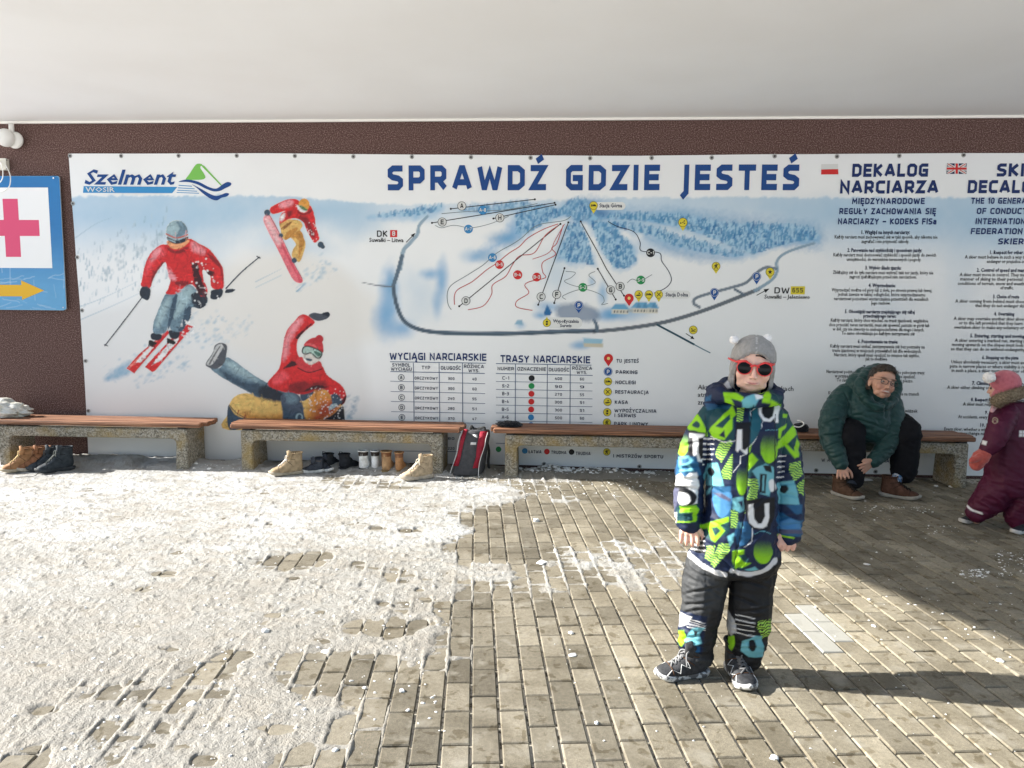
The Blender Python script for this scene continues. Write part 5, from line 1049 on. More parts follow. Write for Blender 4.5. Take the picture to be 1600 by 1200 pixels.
    if lace:
        mlc = mat('lace', lace, .8, .2)
        for i in range(3, min(len(tops)-1, 9)):
            a, b = Vector(tops[i]), Vector(tops[i+1]); w1, w2 = a.y*.42, b.y*.42; up_ = Vector((.003, 0, .005))
            for s_ in (-1, 1):
                tube('lace', [H @ Vector((a.x, s_*w1, a.z-.004))+up_*.5, H @ Vector(((a.x+b.x)/2, 0, (a.z+b.z)/2+.004))+up_, H @ Vector((b.x, -s_*w2, b.z-.004))+up_*.5], .0042 if L > .2 else .003, mlc, root, 5)
        q = Vector(tops[-2])
        for s_ in (-1, 1): tube('lace_end', smooth_path([H @ (q+Vector((.006, 0, .006))), H @ (q+Vector((.03, s_*.025, .005))), H @ (q+Vector((.035, s_*.045, -.035)))], 4), .0035, mlc, root, 5)
    if zig:
        mz = mat('shoe_trim', zig, .5, .3)
        for s_ in (-1, 1):
            pts_ = []
            for i in range(2, 8):
                cx, cz, ry, ru, rb, an = S_[i]; a = math.radians(an); f_ = .72 if i % 2 else .05
                ang = math.asin(f_); yy = ry*wide*math.cos(ang)**.9*1.03; pts_.append(H @ Vector(((cx+math.sin(a)*ru*f_)*L, s_*yy*L*1.02, max((cz+math.cos(a)*ru*f_)*L, thick*L*1.1))))
            tube('side_stripe', pts_, .0022, mz, root, 5)
    return root
G_ = lambda a, b, z=0.0: onZ(a, b, z)
R_ = math.radians
def put(px_toe, py_toe, head, L, z=.012):      # place by the tip of the toe on the ground
    p = G_(px_toe, py_toe, z); h = R_(head); return (p[0]-L*math.cos(h), p[1]-L*math.sin(h), z), h
def mk(label, tx, ty, head, L, **k):
    pos, h = put(tx, ty, head, L); return shoe(label, pos, h, L, **k)
BR_ = (.25, .125, .055); BEI = (.36, .275, .18)
gA = 'shoes left under the benches'
mk('golden brown laced boot at the far left end under the left bench', 1, 739, 222, .29, hs=1.25, up=BR_, sole=(.5, .42, .3), lace=(.5, .36, .18), name='boot', cat='boot', group=gA)
mk('darker brown laced boot between golden boot and black boots', 24, 737, 218, .29, hs=1.25, up=(.20, .085, .038), sole=(.55, .48, .38), lace=(.16, .08, .04), name='boot', cat='boot', group=gA)
mk('dark grey boot half hidden behind the black laced boot', 42, 737, 222, .29, hs=1.25, up=(.03, .036, .042), sole=(.05, .055, .06), lace=(.03, .03, .03), name='boot', cat='boot', group=gA)
bb = mk('black laced boot with trailing lace, rightmost under left bench', 56, 740, 228, .31, hs=1.2, up=(.022, .028, .034), sole=(.045, .05, .055), lace=(.12, .13, .12), name='boot', cat='boot', group=gA)
tube('trailing_lace', smooth_path([G_(62, 733, .04), G_(58, 741, .02), G_(50, 744.5, .015), G_(38, 745, .015), G_(24, 746, .015)]), .0025, mat('lace_black', (.02, .02, .02)), bb, 5)
tube('trailing_lace', smooth_path([G_(64, 739, .02), G_(72, 742, .02), G_(82, 740, .02), G_(88, 737, .02)]), .0025, mat('lace_black', (.02, .02, .02)), bb, 5)
mk('single khaki laced hiking shoe, leftmost under middle bench', 421, 743.5, 208, .30, hs=1.15, up=(.27, .20, .12), sole=(.42, .36, .27), lining=(.12, .10, .08), lace=(.6, .55, .48), group=gA)
mk('navy and grey low shoe with white sole pointing left', 469, 738.5, 196, .21, hs=1.0, top='high', up=(.035, .04, .052), sole=(.7, .7, .68), lining=(.13, .11, .10), thick=.13, wide=1.15, group=gA)
mk('navy and grey low shoe with white sole pointing right', 520, 737, -20, .20, hs=1.05, top='high', up=(.035, .04, .052), sole=(.7, .7, .68), lining=(.13, .11, .10), thick=.13, wide=1.15, group=gA)
mk('black sneaker with heel loop beside the navy shoes', 536, 726.5, 62, .25, hs=1.0, top='high', up=(.016, .018, .022), sole=(.02, .022, .025), loop=True, wide=1.35, tong=False, group=gA)
mk('black sneaker with heel loop beside the white boots', 557, 727, 72, .26, hs=1.0, top='high', up=(.014, .016, .02), sole=(.02, .022, .025), loop=True, wide=1.35, tong=False, group=gA)
mk('white padded boot with black sole next to black sneakers', 577, 728.5, 85, .21, hs=1.2, top='shaft', up=(.70, .69, .65), sole=(.02, .02, .02), wide=1.45, name='boot', cat='boot', group=gA)
mk('narrower white boot with black sole beside the tan boots', 594, 728.5, 88, .21, hs=1.2, top='shaft', up=(.76, .75, .72), sole=(.02, .02, .02), wide=1.25, name='boot', cat='boot', group=gA)
mk('tall tan leather boot seen from behind, next to white boots', 616, 731, 80, .24, hs=1.12, top='shaft', up=(.30, .185, .095), sole=(.2, .15, .07), lining=(.18, .08, .04), wide=1.3, name='boot', cat='boot', group=gA)
mk('tan leather boot partly hidden behind the cream high shoe', 633, 731.5, 84, .23, hs=1.12, top='shaft', up=(.31, .17, .08), sole=(.2, .16, .08), lining=(.2, .1, .06), wide=1.1, name='boot', cat='boot', group=gA)
mk('cream high laced shoe in front of right leg of middle bench', 626, 751, 212, .31, hs=1.15, up=BEI, sole=(.56, .48, .38), lining=(.5, .42, .3), lace=(.72, .66, .55), thick=.12, group=gA)
# ================================================================ backpack
bp_c = onZ(731, 746); YP = float(bp_c[1])
def bp_pt(px, py, dy=0): return onY(px, py, YP+dy)
pk = empty('backpack', tuple(onZ(731, 745)), 'red and grey backpack standing on snow between middle and right benches', 'backpack')
m_gf = mat('pack_grey', (.05, .052, .057), .8, .2, var=(.07, .07, .076), nscale=30, bump=.4, bscale=400); m_rf = mat('pack_red', (.32, .016, .035), .7, .3, var=(.24, .010, .026), nscale=30, bump=.4, bscale=300); m_pip = mat('pack_piping', (.7, .7, .7), .5)
rows = [(745, 703.5, 751.5), (738, 704, 752.5), (725, 709, 753.5), (712, 713, 755.5), (700, 716, 758), (690, 718, 760), (682, 720.5, 761), (676, 724, 760.5), (673, 728, 757)]
V = []; n = 9; dep = [.20, .21, .2, .185, .17, .15, .13, .10, .06]
cols = {}
for i, (y_, a, b) in enumerate(rows):
    ring = []
    for k in range(n):
        t_ = k/(n-1); bulge = .035*math.sin(PI*t_)*(1-.3*i/len(rows)); p = bp_pt(a+(b-a)*t_, y_); ring.append((p[0], YP-bulge+i*.008, p[2]))
    bk = []
    for k in range(n):
        t_ = 1-k/(n-1); p = bp_pt(a+(b-a)*t_, y_); bk.append((p[0]+.035*(1-t_*.3), YP+dep[i]+i*.008, p[2]))
    V += ring+bk
m2 = 2*n; F = [(i*m2+k, i*m2+(k+1) % m2, (i+1)*m2+(k+1) % m2, (i+1)*m2+k) for i in range(len(rows)-1) for k in range(m2)]+[tuple(range(m2))[::-1], tuple((len(rows)-1)*m2+k for k in range(m2))]
me = mesh('pack_body', V, F); o = link('pack_body', me, m_gf, pk, smooth=True); md = o.modifiers.new('s', 'SUBSURF'); md.levels = md.render_levels = 2
def panel(name, pts, m, off=.04, th=.004, parent=None):
    q = [np.array(bp_pt(a, b)) for a, b in pts]; V = []
    for p in q: V.append((p[0], YP-off+(1.0-0)*0, p[2]))
    return V
def strip(name, left, right, m, lift=.008):
    V = []; k = len(left)
    for (a, y_), (b, _) in zip(left, right):
        for px_ in (a, (a+b)/2, b):
            row = np.interp(y_, [r[0] for r in rows[::-1]], np.arange(len(rows))[::-1]); ra_ = np.interp(y_, [r[0] for r in rows[::-1]], [r[1] for r in rows[::-1]]); rb_ = np.interp(y_, [r[0] for r in rows[::-1]], [r[2] for r in rows[::-1]])
            t_ = np.clip((px_-ra_)/(rb_-ra_), 0, 1); p = bp_pt(px_, y_); V.append((p[0], YP-.035*math.sin(PI*t_)*(1-.3*row/len(rows))+row*.008-lift, p[2]))
    F = [(i*3+j, i*3+j+1, (i+1)*3+j+1, (i+1)*3+j) for i in range(k-1) for j in (0, 1)]
    o = link(name, mesh(name, V, F), m, pk, smooth=True); md = o.modifiers.new('s', 'SOLIDIFY'); md.thickness = .006; md.offset = -1; return o
strip('red_panel', [(708, 728), (714, 712), (717, 696), (719, 684), (724, 672)], [(716, 730), (720, 712), (723, 698), (726, 684), (730, 672)], m_rf)
strip('red_panel', [(739, 731), (744, 714), (745, 700), (747, 688), (750, 675)], [(747, 732), (752, 714), (756, 696), (759, 684), (761, 674)], m_rf)
for P_ in ([(704, 738), (709, 722), (714, 706), (716, 690), (722, 673)], [(748, 744), (748.5, 730), (751, 716), (757, 698), (759, 686), (762, 676)]):
    V = [];
    tube('piping', smooth_path([Vector(bp_pt(a, b))+Vector((0, -.032 if a > 730 else -.022, 0))+Vector((0, np.interp(b, [670, 745], [.05, 0]), 0)) for a, b in P_], 4), .003, m_pip, pk, 5)
strip('logo_patch', [(735, 695), (735.5, 691)], [(744, 693), (744, 688)], mat('patch_grey', (.62, .62, .62), .6), .009)
strip('logo_patch', [(744, 684.5), (738, 679.5)], [(745.5, 684.2), (745.5, 678)], mat('patch_grey', (.62, .62, .62), .6), .009)
tube('handle', smooth_path([bp_pt(735, 676, .07), bp_pt(736.5, 666, .08), bp_pt(743, 671, .08), bp_pt(757, 668, .08), bp_pt(757, 677, .07)], 5), .013, m_dark, pk, 8, flat=.4)
tube('strap', smooth_path([bp_pt(761, 690, .15), bp_pt(764, 705, .17), bp_pt(763, 722, .17), bp_pt(765, 736, .16)], 5), .012, m_dark, pk, 6)
# ================================================================ soft things on the seats
def lump(name, c, s, m, seed, amp=.25, fr=6, label=None, cat=None, group=None, tip=None, sub=5, parent=None, sharp=False, fold=0):
    bm = bmesh.new(); bmesh.ops.create_icosphere(bm, subdivisions=sub, radius=1)
    v = np.array([q.co[:] for q in bm.verts]); nn = fbm(v[:, 0]*fr*.4+seed, v[:, 1]*fr*.4, v[:, 2]*fr*.4, o=4, s=seed)-.5
    if fold: nn = nn+fold*(np.abs(vn(v[:, 0]*fr*.8+v[:, 2]*2, v[:, 1]*fr*.5, v[:, 2]*fr*.9, s=seed+3)-.5)-.25)
    v = v*(1+nn[:, None]*2*amp)
    if tip is not None:
        g_ = np.clip(v[:, 0], 0, 2)**2; v = v+g_[:, None]*np.array(tip)
    v = v*np.array(s); v[:, 2] = np.maximum(v[:, 2], -s[2]*.55)+s[2]*.55
    for q, p in zip(bm.verts, v): q.co = Vector(p)+Vector(c)
    o = link(name, bm_done(bm, name), m, parent, smooth=not sharp)
    if label: tag(o, label, cat, group)
    return o
pb = onY(8, 660, -.27)
m_bag = mat('bag_white', (.62, .61, .56), .5, .4, var=(.52, .50, .42), nscale=14, bump=.5, bscale=60, rampos=(.45, .6))
lump('plastic_bag', (pb[0]-.03, -.25, SEAT+.002), (.20, .14, .105), m_bag, 5, .34, 3.2, 'crumpled white plastic bag lying on the leftmost bench', 'bag', tip=(.25, .1, .05), fold=1.2)
m_blk = mat('black_knit', (.014, .015, .02), .95, .1, bump=.8, bscale=180, sheen=.3)
gp = onY(797, 670, -.30)
hatb = lump('knitted_hat', (gp[0]-.01, -.28, SEAT+.002), (.125, .075, .032), m_blk, 9, .28, 8, 'small crumpled black knitted hat on left end of long bench', 'hat', fold=1)
gp = onY(1251, 680, -.30)
gl = empty('goggles', (gp[0], -.28, SEAT), 'black goggles with white strap lying on bench right of the boy', 'goggles')
lump('padding', (gp[0], -.28, SEAT+.002), (.075, .05, .05), m_blk, 12, .2, 6, parent=gl)
tube('strap', smooth_path([(gp[0]-.075, -.33, SEAT+.055), (gp[0]-.03, -.345, SEAT+.05), (gp[0]+.01, -.34, SEAT+.075), (gp[0]+.0, -.30, SEAT+.095), (gp[0]-.03, -.28, SEAT+.1)], 5), .006, m_cw, gl, 6)
# ================================================================ loose snow
m_clump = mat('snow_clump', (.80, .80, .78), .8, .2, var=(.70, .69, .65), nscale=60, bump=.5, bscale=300)
base_ = []
for k in range(3):
    bm = bmesh.new(); bmesh.ops.create_icosphere(bm, subdivisions=3, radius=1); v = np.array([q.co[:] for q in bm.verts])
    v = v*(1+(fbm(v[:, 0]*1.6+k*5, v[:, 1]*1.6, v[:, 2]*1.6, o=4, s=k)-.5)[:, None]*1.3); v[:, 2] = np.maximum(v[:, 2]*.7, -.3)
    for q, p in zip(bm.verts, v): q.co = Vector(p)
    me = bm_done(bm, 'snow_clump'); me.materials.append(m_clump); me.shade_smooth(); base_.append(me)
CL = [(300, 1101, 16, 'white snow clump on trodden snow in the lower left foreground'), (377, 1145, 7, 'little snow clump by a bare patch at lower left'), (509, 1019, 15, 'white snow clump at the snow edge left of the bricks'), (525, 1172, 10, 'snow clump on the bricks near the bottom snow edge'), (628, 1080, 10, 'small snow clump on bricks right of the snow tongue'), (415, 988, 13, 'snow clump resting in the middle of the snow field'),
      (932, 1130, 8, 'tiny snow clump on sunny bricks left of the boy'), (1210, 1185, 14, 'snow clump on bricks in front of the boy at bottom edge'), (847, 881, 18, 'long flat snow clump at the edge of the snow tongue'), (892, 989, 9, 'snow crumb on a brick left of the boy, upper of two'), (895, 1024, 14, 'flat streak of snow in a brick joint left of the boy'), (838, 814, 13, 'snow clump on bricks below the left end of long bench'),
      (1355, 882, 10, 'sliver of snow on shaded bricks near the shadow edge'), (1365, 978, 9, 'flat snow crumb on sunny bricks right of the boy'), (1563, 1033, 11, 'snow crumb on sunny bricks at right edge below the shadow'), (1462, 760, 7, 'snow crumb in front of right bench leg, left of two'), (1487, 761, 8, 'snow crumb in front of right bench leg, right of two'), (1355, 750, 15, 'thin strip of snow behind the tied shoe of the man')]
for k, (a, b, sz, lb) in enumerate(CL):
    p = onZ(a, b); m_per = sz/2/((b-488)/CAM_H); o = bpy.data.objects.new('snow_clump', base_[k % 3]); C.objects.link(o)
    h_, _, _ = snow_h(np.array([p[0]]), np.array([p[1]])); fl_ = .35 if sz in (18, 15) or 'flat' in lb or 'strip' in lb or 'sliver' in lb else .8
    o.location = (p[0], p[1], max(float(h_[0]), 0)+m_per*.1*fl_); o.scale = (m_per, m_per*.8, m_per*fl_); o.rotation_euler = (0, 0, k*1.3); tag(o, lb, 'snow clump', 'loose clumps of snow on the ground')
# crumbs: nobody could count them
rc_ = np.random.RandomState(21); V = []; F = []
def crumb(p, s):
    b0 = len(V); n = 6; ph = rc_.rand()*6; e = rc_.uniform(.4, 1); rr_ = [s*rc_.uniform(.6, 1.2) for _ in range(n)]; h_ = s*rc_.uniform(.25, .7)
    for k in range(n): a = 2*PI*k/n+ph; V.append((p[0]+rr_[k]*math.cos(a), p[1]+rr_[k]*math.sin(a)*e, .0))
    for k in range(n): a = 2*PI*k/n+ph; V.append((p[0]+.6*rr_[k]*math.cos(a), p[1]+.6*rr_[k]*math.sin(a)*e, h_*rc_.uniform(.6, 1.2)))
    for k in range(n): F.append((b0+k, b0+(k+1) % n, b0+n+(k+1) % n, b0+n+k))
    F.append(tuple(b0+n+k for k in range(n)))
for (a0, a1, b0_, b1_, cnt, smin, smax) in ((812, 940, 724, 742, 230, .008, .034), (830, 1050, 728, 744, 330, .005, .026), (720, 1050, 742, 775, 200, .003, .014), (1330, 1460, 790, 802, 60, .003, .012), (1500, 1545, 890, 903, 70, .003, .011), (1555, 1600, 860, 900, 60, .003, .010), (1260, 1600, 755, 1000, 170, .002, .010), (860, 1600, 900, 1200, 110, .002, .006), (1440, 1500, 820, 835, 20, .003, .010), (300, 700, 745, 1150, 240, .004, .012), (0, 420, 760, 1200, 260, .004, .011), (280, 380, 700, 738, 60, .005, .02), (560, 800, 735, 752, 120, .004, .014)):
    for _ in range(cnt):
        p = onZ(rc_.uniform(a0, a1), rc_.uniform(b0_, b1_)); 
        if p[1] > -.03: continue
        crumb(p, smin+(smax-smin)*rc_.rand()**2.5)
V_ = np.array(V); hh_, _, _ = snow_h(V_[:, 0], V_[:, 1]); V_[:, 2] += np.maximum(hh_, 0)
tag(link('snow_crumbs', mesh('snow_crumbs', V_, F), m_clump), None, None, kind='stuff')
# ================================================================ people: tools
class Prims:
    def __init__(s): s.V = []; s.F = []
    def tube(s, pts, rad, n=14, flat=1.0, sm=3):
        P_ = [Vector(p) for p in pts]; m = len(P_)
        if sm > 1 and m > 2:
            Q = smooth_path(P_, sm); rr = np.interp(np.linspace(0, m-1, len(Q)), np.arange(m), rad)
        else: Q = P_; rr = list(rad)
        # rounded ends
        d0 = (Q[0]-Q[1]).normalized(); d1 = (Q[-1]-Q[-2]).normalized(); r0, r1 = rr[0], rr[-1]
        pre = [(Q[0]+d0*r0*math.sin(a), r0*math.cos(a)) for a in (1.45, 1.1, .75, .38)]; post = [(Q[-1]+d1*r1*math.sin(a), r1*math.cos(a)) for a in (.38, .75, 1.1, 1.45)]
        QQ = [p for p, _ in pre]+list(Q)+[p for p, _ in post]; RR = [r for _, r in pre]+list(rr)+[r for _, r in post]
        tube_geo(QQ, RR, n, True, s.V, s.F, flat); return s
    def ell(s, c, r, rot=None, seg=20):
        b0 = len(s.V); R = rot or Matrix.Identity(3); n = seg; m = seg//2
        for i in range(1, m):
            th = PI*i/m
            for k in range(n):
                a = 2*PI*k/n; p = R @ Vector((r[0]*math.sin(th)*math.cos(a), r[1]*math.sin(th)*math.sin(a), r[2]*math.cos(th))); s.V.append(tuple(Vector(c)+p))
        t = len(s.V); s.V += [tuple(Vector(c)+R @ Vector((0, 0, r[2]))), tuple(Vector(c)+R @ Vector((0, 0, -r[2])))]
        for i in range(m-2):
            for k in range(n): s.F.append((b0+i*n+k, b0+(i+1)*n+k, b0+(i+1)*n+(k+1) % n, b0+i*n+(k+1) % n))
        for k in range(n): s.F.append((t, b0+k, b0+(k+1) % n)); s.F.append((t+1, b0+(m-2)*n+(k+1) % n, b0+(m-2)*n+k))
        return s
    def loft(s, secs, n=24, e=2.4):
        b0 = len(s.V)
        for (c, rx, ry) in secs:
            for k in range(n):
                a = 2*PI*k/n; cc, ss = math.cos(a), math.sin(a); r = (abs(cc)**e+abs(ss)**e)**(-1/e); s.V.append((c[0]+rx*r*cc, c[1]+ry*r*ss, c[2]))
        for i in range(len(secs)-1):
            for k in range(n): s.F.append((b0+i*n+k, b0+i*n+(k+1) % n, b0+(i+1)*n+(k+1) % n, b0+(i+1)*n+k))
        s.F.append(tuple(b0+k for k in range(n))[::-1]); s.F.append(tuple(b0+(len(secs)-1)*n+k for k in range(n))); return s
    def build(s, voxel, smooth=4, fac=.5):
        bm = bmesh.new(); vs_ = [bm.verts.new(v) for v in s.V]
        for f in s.F:
            try: bm.faces.new([vs_[i] for i in f])
            except ValueError: pass
        # make every shell point outwards
        bmesh.ops.recalc_face_normals(bm, faces=bm.faces)
        me = bpy.data.meshes.new('tmp'); bm.to_mesh(me); bm.free(); o = bpy.data.objects.new('tmp', me); C.objects.link(o)
        r = o.modifiers.new('r', 'REMESH'); r.mode = 'VOXEL'; r.voxel_size = voxel; r.adaptivity = 0
        if smooth: q = o.modifiers.new('s', 'SMOOTH'); q.factor = fac; q.iterations = smooth
        bpy.context.view_layer.update()
        m2 = bpy.data.meshes.new_from_object(o.evaluated_get(bpy.context.evaluated_depsgraph_get()))
        n = len(m2.vertices); co = np.zeros(n*3); m2.vertices.foreach_get('co', co); no = np.zeros(n*3)
        m2.vertex_normals.foreach_get('vector', no); lp = np.zeros(len(m2.loops), dtype=np.int32); m2.loops.foreach_get('vertex_index', lp)
        ls = np.zeros(len(m2.polygons), dtype=np.int32); m2.polygons.foreach_get('loop_start', ls)
        assert len(lp) == 4*len(ls), 'quads'
        bpy.data.objects.remove(o); bpy.data.meshes.remove(me); bpy.data.meshes.remove(m2)
        return co.reshape(-1, 3), no.reshape(-1, 3), lp.reshape(-1, 4)
def skinmesh(name, V, F, col, m, parent):
    me = mesh(name, V, F, smooth=True)
    if col is not None: setcol(me, np.clip(col, 0, 1))
    return link(name, me, m, parent, smooth=True)
def head_prims(pr, c, R, k=1.0, nose=1.0, jaw=1.0, child=False, ears=True):
    """c: centre between the ears at eye height; R: head rotation (face looks along local -y); k: size"""
    T = lambda x, y, z: Vector(c)+R @ Vector((x*k, y*k, z*k)); wx = 1.07 if child else 1.0; E_ = lambda p, r: pr.ell(T(p[0]*wx, p[1], p[2]), (r[0]*k*wx, r[1]*k, r[2]*k), R)
    E_((0, .012, .035), (.074, .094, .085)); E_((0, -.018, .0), (.064, .070, .085)); E_((0, -.028, -.045), (.053*jaw, .055, .052)); E_((0, -.046, -.078), (.027*jaw, .03, .024))
    for s_ in (-1, 1):
        E_((s_*.036, -.052, -.028), (.026, .028, .030)); E_((s_*.030, -.070, .030), (.026, .014, .009)); E_((s_*.030, -.034, -.068), (.024*jaw, .03, .022))
        if ears: E_((s_*.073, .008, -.008), (.010, .020, .032))
        E_((s_*.0115*nose, -.094, -.034), (.0085, .009, .0075)); E_((s_*.013, -.079, -.060), (.014, .012, .007))
    pr.tube([T(0, -.078, .022), T(0, -.090, -.005), T(0, -.101*(.985+.015*nose), -.026)], [.010*k, .0095*k, .0105*k*nose], 10)
    E_((0, -.101, -.031), (.011*nose, .011, .0095)); lr = .40 if child else 1.0; ly = .0050 if child else 0; pr.tube([T(-.021, -.074, -.0555), T(-.008, -.0845+ly, -.053), T(.008, -.0845+ly, -.053), T(.021, -.074, -.0555)], [.0042*k*lr]*4, 8); pr.tube([T(-.018, -.074, -.060), T(0, -.0835+ly, -.0635), T(.018, -.074, -.060)], [.005*k*lr]*3, 8)
    return T
def finger(pr, pts, r): pr.tube(pts, [r*1.05, r, r*.92, r*.8][:len(pts)] if len(pts) <= 4 else [r]*len(pts), 10, sm=3)
def hand(pr, wrist, knuck, side, palm_n, curl, L=.06, r=.0075, wr=.022, spread=.12, thumb_out=.8, lens=(.86, 1, .95, .78)):
    """wrist, knuck: centre of the wrist and of the knuckle row; side: unit vector from little finger to index; palm_n: direction the palm faces; curl: bend per joint (rad)"""
    W, K, S_, Nn = Vector(wrist), Vector(knuck), Vector(side).normalized(), Vector(palm_n).normalized(); D = (K-W).normalized(); pw = r*5.6
    for t_ in (-1, -.33, .33, 1): pr.tube([W+S_*t_*wr*.55, K+S_*t_*pw*.62], [wr*.52, r*1.35], 10, sm=1)
    for i, l_ in enumerate(lens):
        t_ = 1-2*i/3; b = K+S_*t_*pw*.66; d_ = (D+S_*t_*spread).normalized(); pts = [b-d_*r]; p = b; a = curl*.55
        for j, sg in enumerate((.46, .31, .25)):
            dd_ = (d_*math.cos(a)+Nn*math.sin(a)); p = p+dd_*L*l_*sg; pts.append(p); a += curl
        finger(pr, pts, r)
    b = W+D*(K-W).length*.35+S_*pw*.7; d_ = (D*.75+S_*thumb_out+Nn*.35).normalized(); p1 = b+d_*L*.42; p2 = p1+(D*.9+S_*thumb_out*.3+Nn*.5).normalized()*L*.34; p3 = p2+(D+Nn*.5).normalized()*L*.22
    pr.tube([b-d_*r*1.5, b, p1, p2, p3], [r*1.5, r*1.5, r*1.2, r*1.1, r*.9], 10)
def creases(V, N, q_x, q_y, segs, amp, wd=2.2):
    d_ = np.zeros(len(V))
    for (x0, y0, x1, y1, k) in segs:
        e = np.array([x1-x0, y1-y0], float); L_ = np.hypot(*e); e /= L_; rx, ry = q_x-x0, q_y-y0; t = rx*e[0]+ry*e[1]; s_ = -rx*e[1]+ry*e[0]
        s_ = s_+2.0*np.sin(t/L_*PI)*(1 if k > 0 else -1); w_ = np.clip(np.sin(np.clip(t/L_, 0, 1)*PI), 0, 1)**.6
        d_ += abs(k)*w_*(-np.exp(-(s_/wd)**2)+.65*np.exp(-((s_+wd*2.0)/(wd*1.4))**2)+.35*np.exp(-((s_-wd*2.0)/(wd*1.4))**2))
    return V+N*(d_*amp*(N[:, 1] < .3))[:, None]
m_skin = mat('skin', (.6, .38, .28), .5, .35, attr='paint', sss=.15, bump=.06, bscale=500)
def folds(V, N, amp, seed, fz=38, fx=9, mask=1, ridge=True):
    a = fbm(V[:, 0]*fx+V[:, 2]*7, V[:, 1]*fx, V[:, 2]*fz, o=3, s=seed); b = fbm(V[:, 0]*16, V[:, 1]*16, V[:, 2]*16, o=3, s=seed+9)
    q = (1-np.abs(a-.5)*5) if ridge else (a-.5)*2
    q = np.clip(q, -1, 1)
    return V+N*((q*amp*mask)+(b-.5)*amp*.9)[:, None] if np.ndim(mask) == 0 else V+N*((q*amp*mask)+(b-.5)*amp*.9*mask)[:, None]
# ================================================================ the boy
YB_ = -3.82
bp = lambda px, py, d=0.0: Vector(onY(px, py, YB_+d)); BS = scl(YB_, 1160); R1p = 1/BS
boy = empty('person', tuple(onZ(1130, 1058)), 'child in patterned snowsuit, grey hat and red sunglasses standing on sunny bricks', 'person')
hc = bp(1176, 573, .03); hR = (Matrix.Rotation(R_(-11), 3, 'Z') @ Matrix.Rotation(R_(4), 3, 'Y') @ Matrix.Rotation(R_(2), 3, 'X')); HK = .97
pr = Prims(); T = head_prims(pr, hc, hR, HK, nose=.85, jaw=1.08, child=True)
pr.ell(T(0, -.034, -.043), (.058, .050, .058), hR)
pr.tube([bp(1172, 610, .05), bp(1168, 650, .05)], [.042, .05])                         # neck
pr.loft([(bp(1166, 880, .03), .09, .07), (bp(1162, 800, .03), .095, .07), (bp(1162, 720, .03), .10, .075), (bp(1165, 660, .03), .12, .07), (bp(1168, 638, .03), .07, .05)][::-1])
pr.tube([bp(1115, 662), bp(1080, 745, .02), bp(1077, 812, -.02), bp(1077, 822, -.025)], [.035, .028, .021, .019]); pr.tube([bp(1215, 662), bp(1233, 745, .02), bp(1230, 826, -.02), bp(1228, 836, -.03)], [.035, .028, .021, .019])
pr.tube([bp(1125, 870), bp(1100, 950, -.01), bp(1092, 1040, .0)], [.065, .045, .035]); pr.tube([bp(1172, 870), bp(1170, 950, -.02), bp(1165, 1042, .0)], [.065, .045, .035])
hand(pr, bp(1077, 819, -.025), bp(1077, 835, -.045), (1, -.25, 0), (.2, .9, .1), .34, spread=.04, L=.064, r=.0086, wr=.024, thumb_out=.5)
hand(pr, bp(1228, 834, -.03), bp(1228, 851, -.05), (-1, -.2, .1), (-.1, .95, .2), .8, spread=.05, L=.060, r=.0092, wr=.024, thumb_out=.55)
V, N, F = pr.build(.0033, 6)
q = (np.array(V)-np.array(hc))@np.array(hR)/HK                     # head-local coordinates
SK = np.array([.70, .445, .345]); col = np.tile(SK, (len(V), 1))*(.96+.08*fbm(V[:, 0]*40, V[:, 1]*40, V[:, 2]*40, s=3))[:, None]
def blend(c_, m_, k_): return c_*(1-m_[:, None])+np.array(k_)*m_[:, None]
fr_ = q[:, 1] < -.03
g2 = lambda x, z, sx, sz: np.exp(-((q[:, 0]-x)/sx)**2-((q[:, 2]-z)/sz)**2)
gm = lambda sx, sz: np.exp(-(q[:, 0]/sx)**4-((q[:, 2]+.0595-9*q[:, 0]**2)/sz)**2)
for s_ in (-1, 1): col = blend(col, g2(s_*.038, -.035, .018, .018)*fr_*.35, (.62, .28, .22)); col = blend(col, np.clip(g2(s_*.0085, -.041, .0028, .0018)*1.6, 0, 1)*fr_*.8, (.2, .07, .05))
col = blend(col, np.clip(gm(.015, .0048)*1.5, 0, 1)*fr_*.7, (.58, .22, .20)); col = blend(col, np.clip(gm(.021, .0015)*1.5, 0, 1)*fr_*.85, (.22, .07, .06)); col = blend(col, g2(0, -.03, .012, .012)*fr_*.3, (.70, .32, .26))
hnd = (V[:, 2] < .7)[:, None]; col = np.where(hnd, col*np.array([1.02, .92, .9]), col)
skinmesh('body', V, F, col, m_skin, boy)
# hair edge under the hat
m_hair = mat('dark_hair', (.02, .012, .008), .7, .3)
# hat
pr = Prims(); E_ = lambda p, r: pr.ell(Vector(hc)+hR @ (Vector(p)*HK), tuple(a*HK for a in r), hR)
E_((0, .012, .034), (.092, .106, .099)); E_((0, .006, -.01), (.092, .095, .09)); E_((-.003, .010, -.06), (.088, .085, .065)); E_((0, .02, -.10), (.070, .075, .05)); E_((-.062, .01, -.062), (.03, .05, .05)); E_((.062, .01, -.062), (.026, .05, .05))
V, N, F = pr.build(.004, 5)
q = (V-np.array(hc))@np.array(hR)/HK
open_ = ((q[:, 0]-.000)/.076)**2+((q[:, 2]+.045)/.105)**2
inside = (open_ < 1) & (q[:, 1] < -.012)
kp = ~inside[F].any(1)
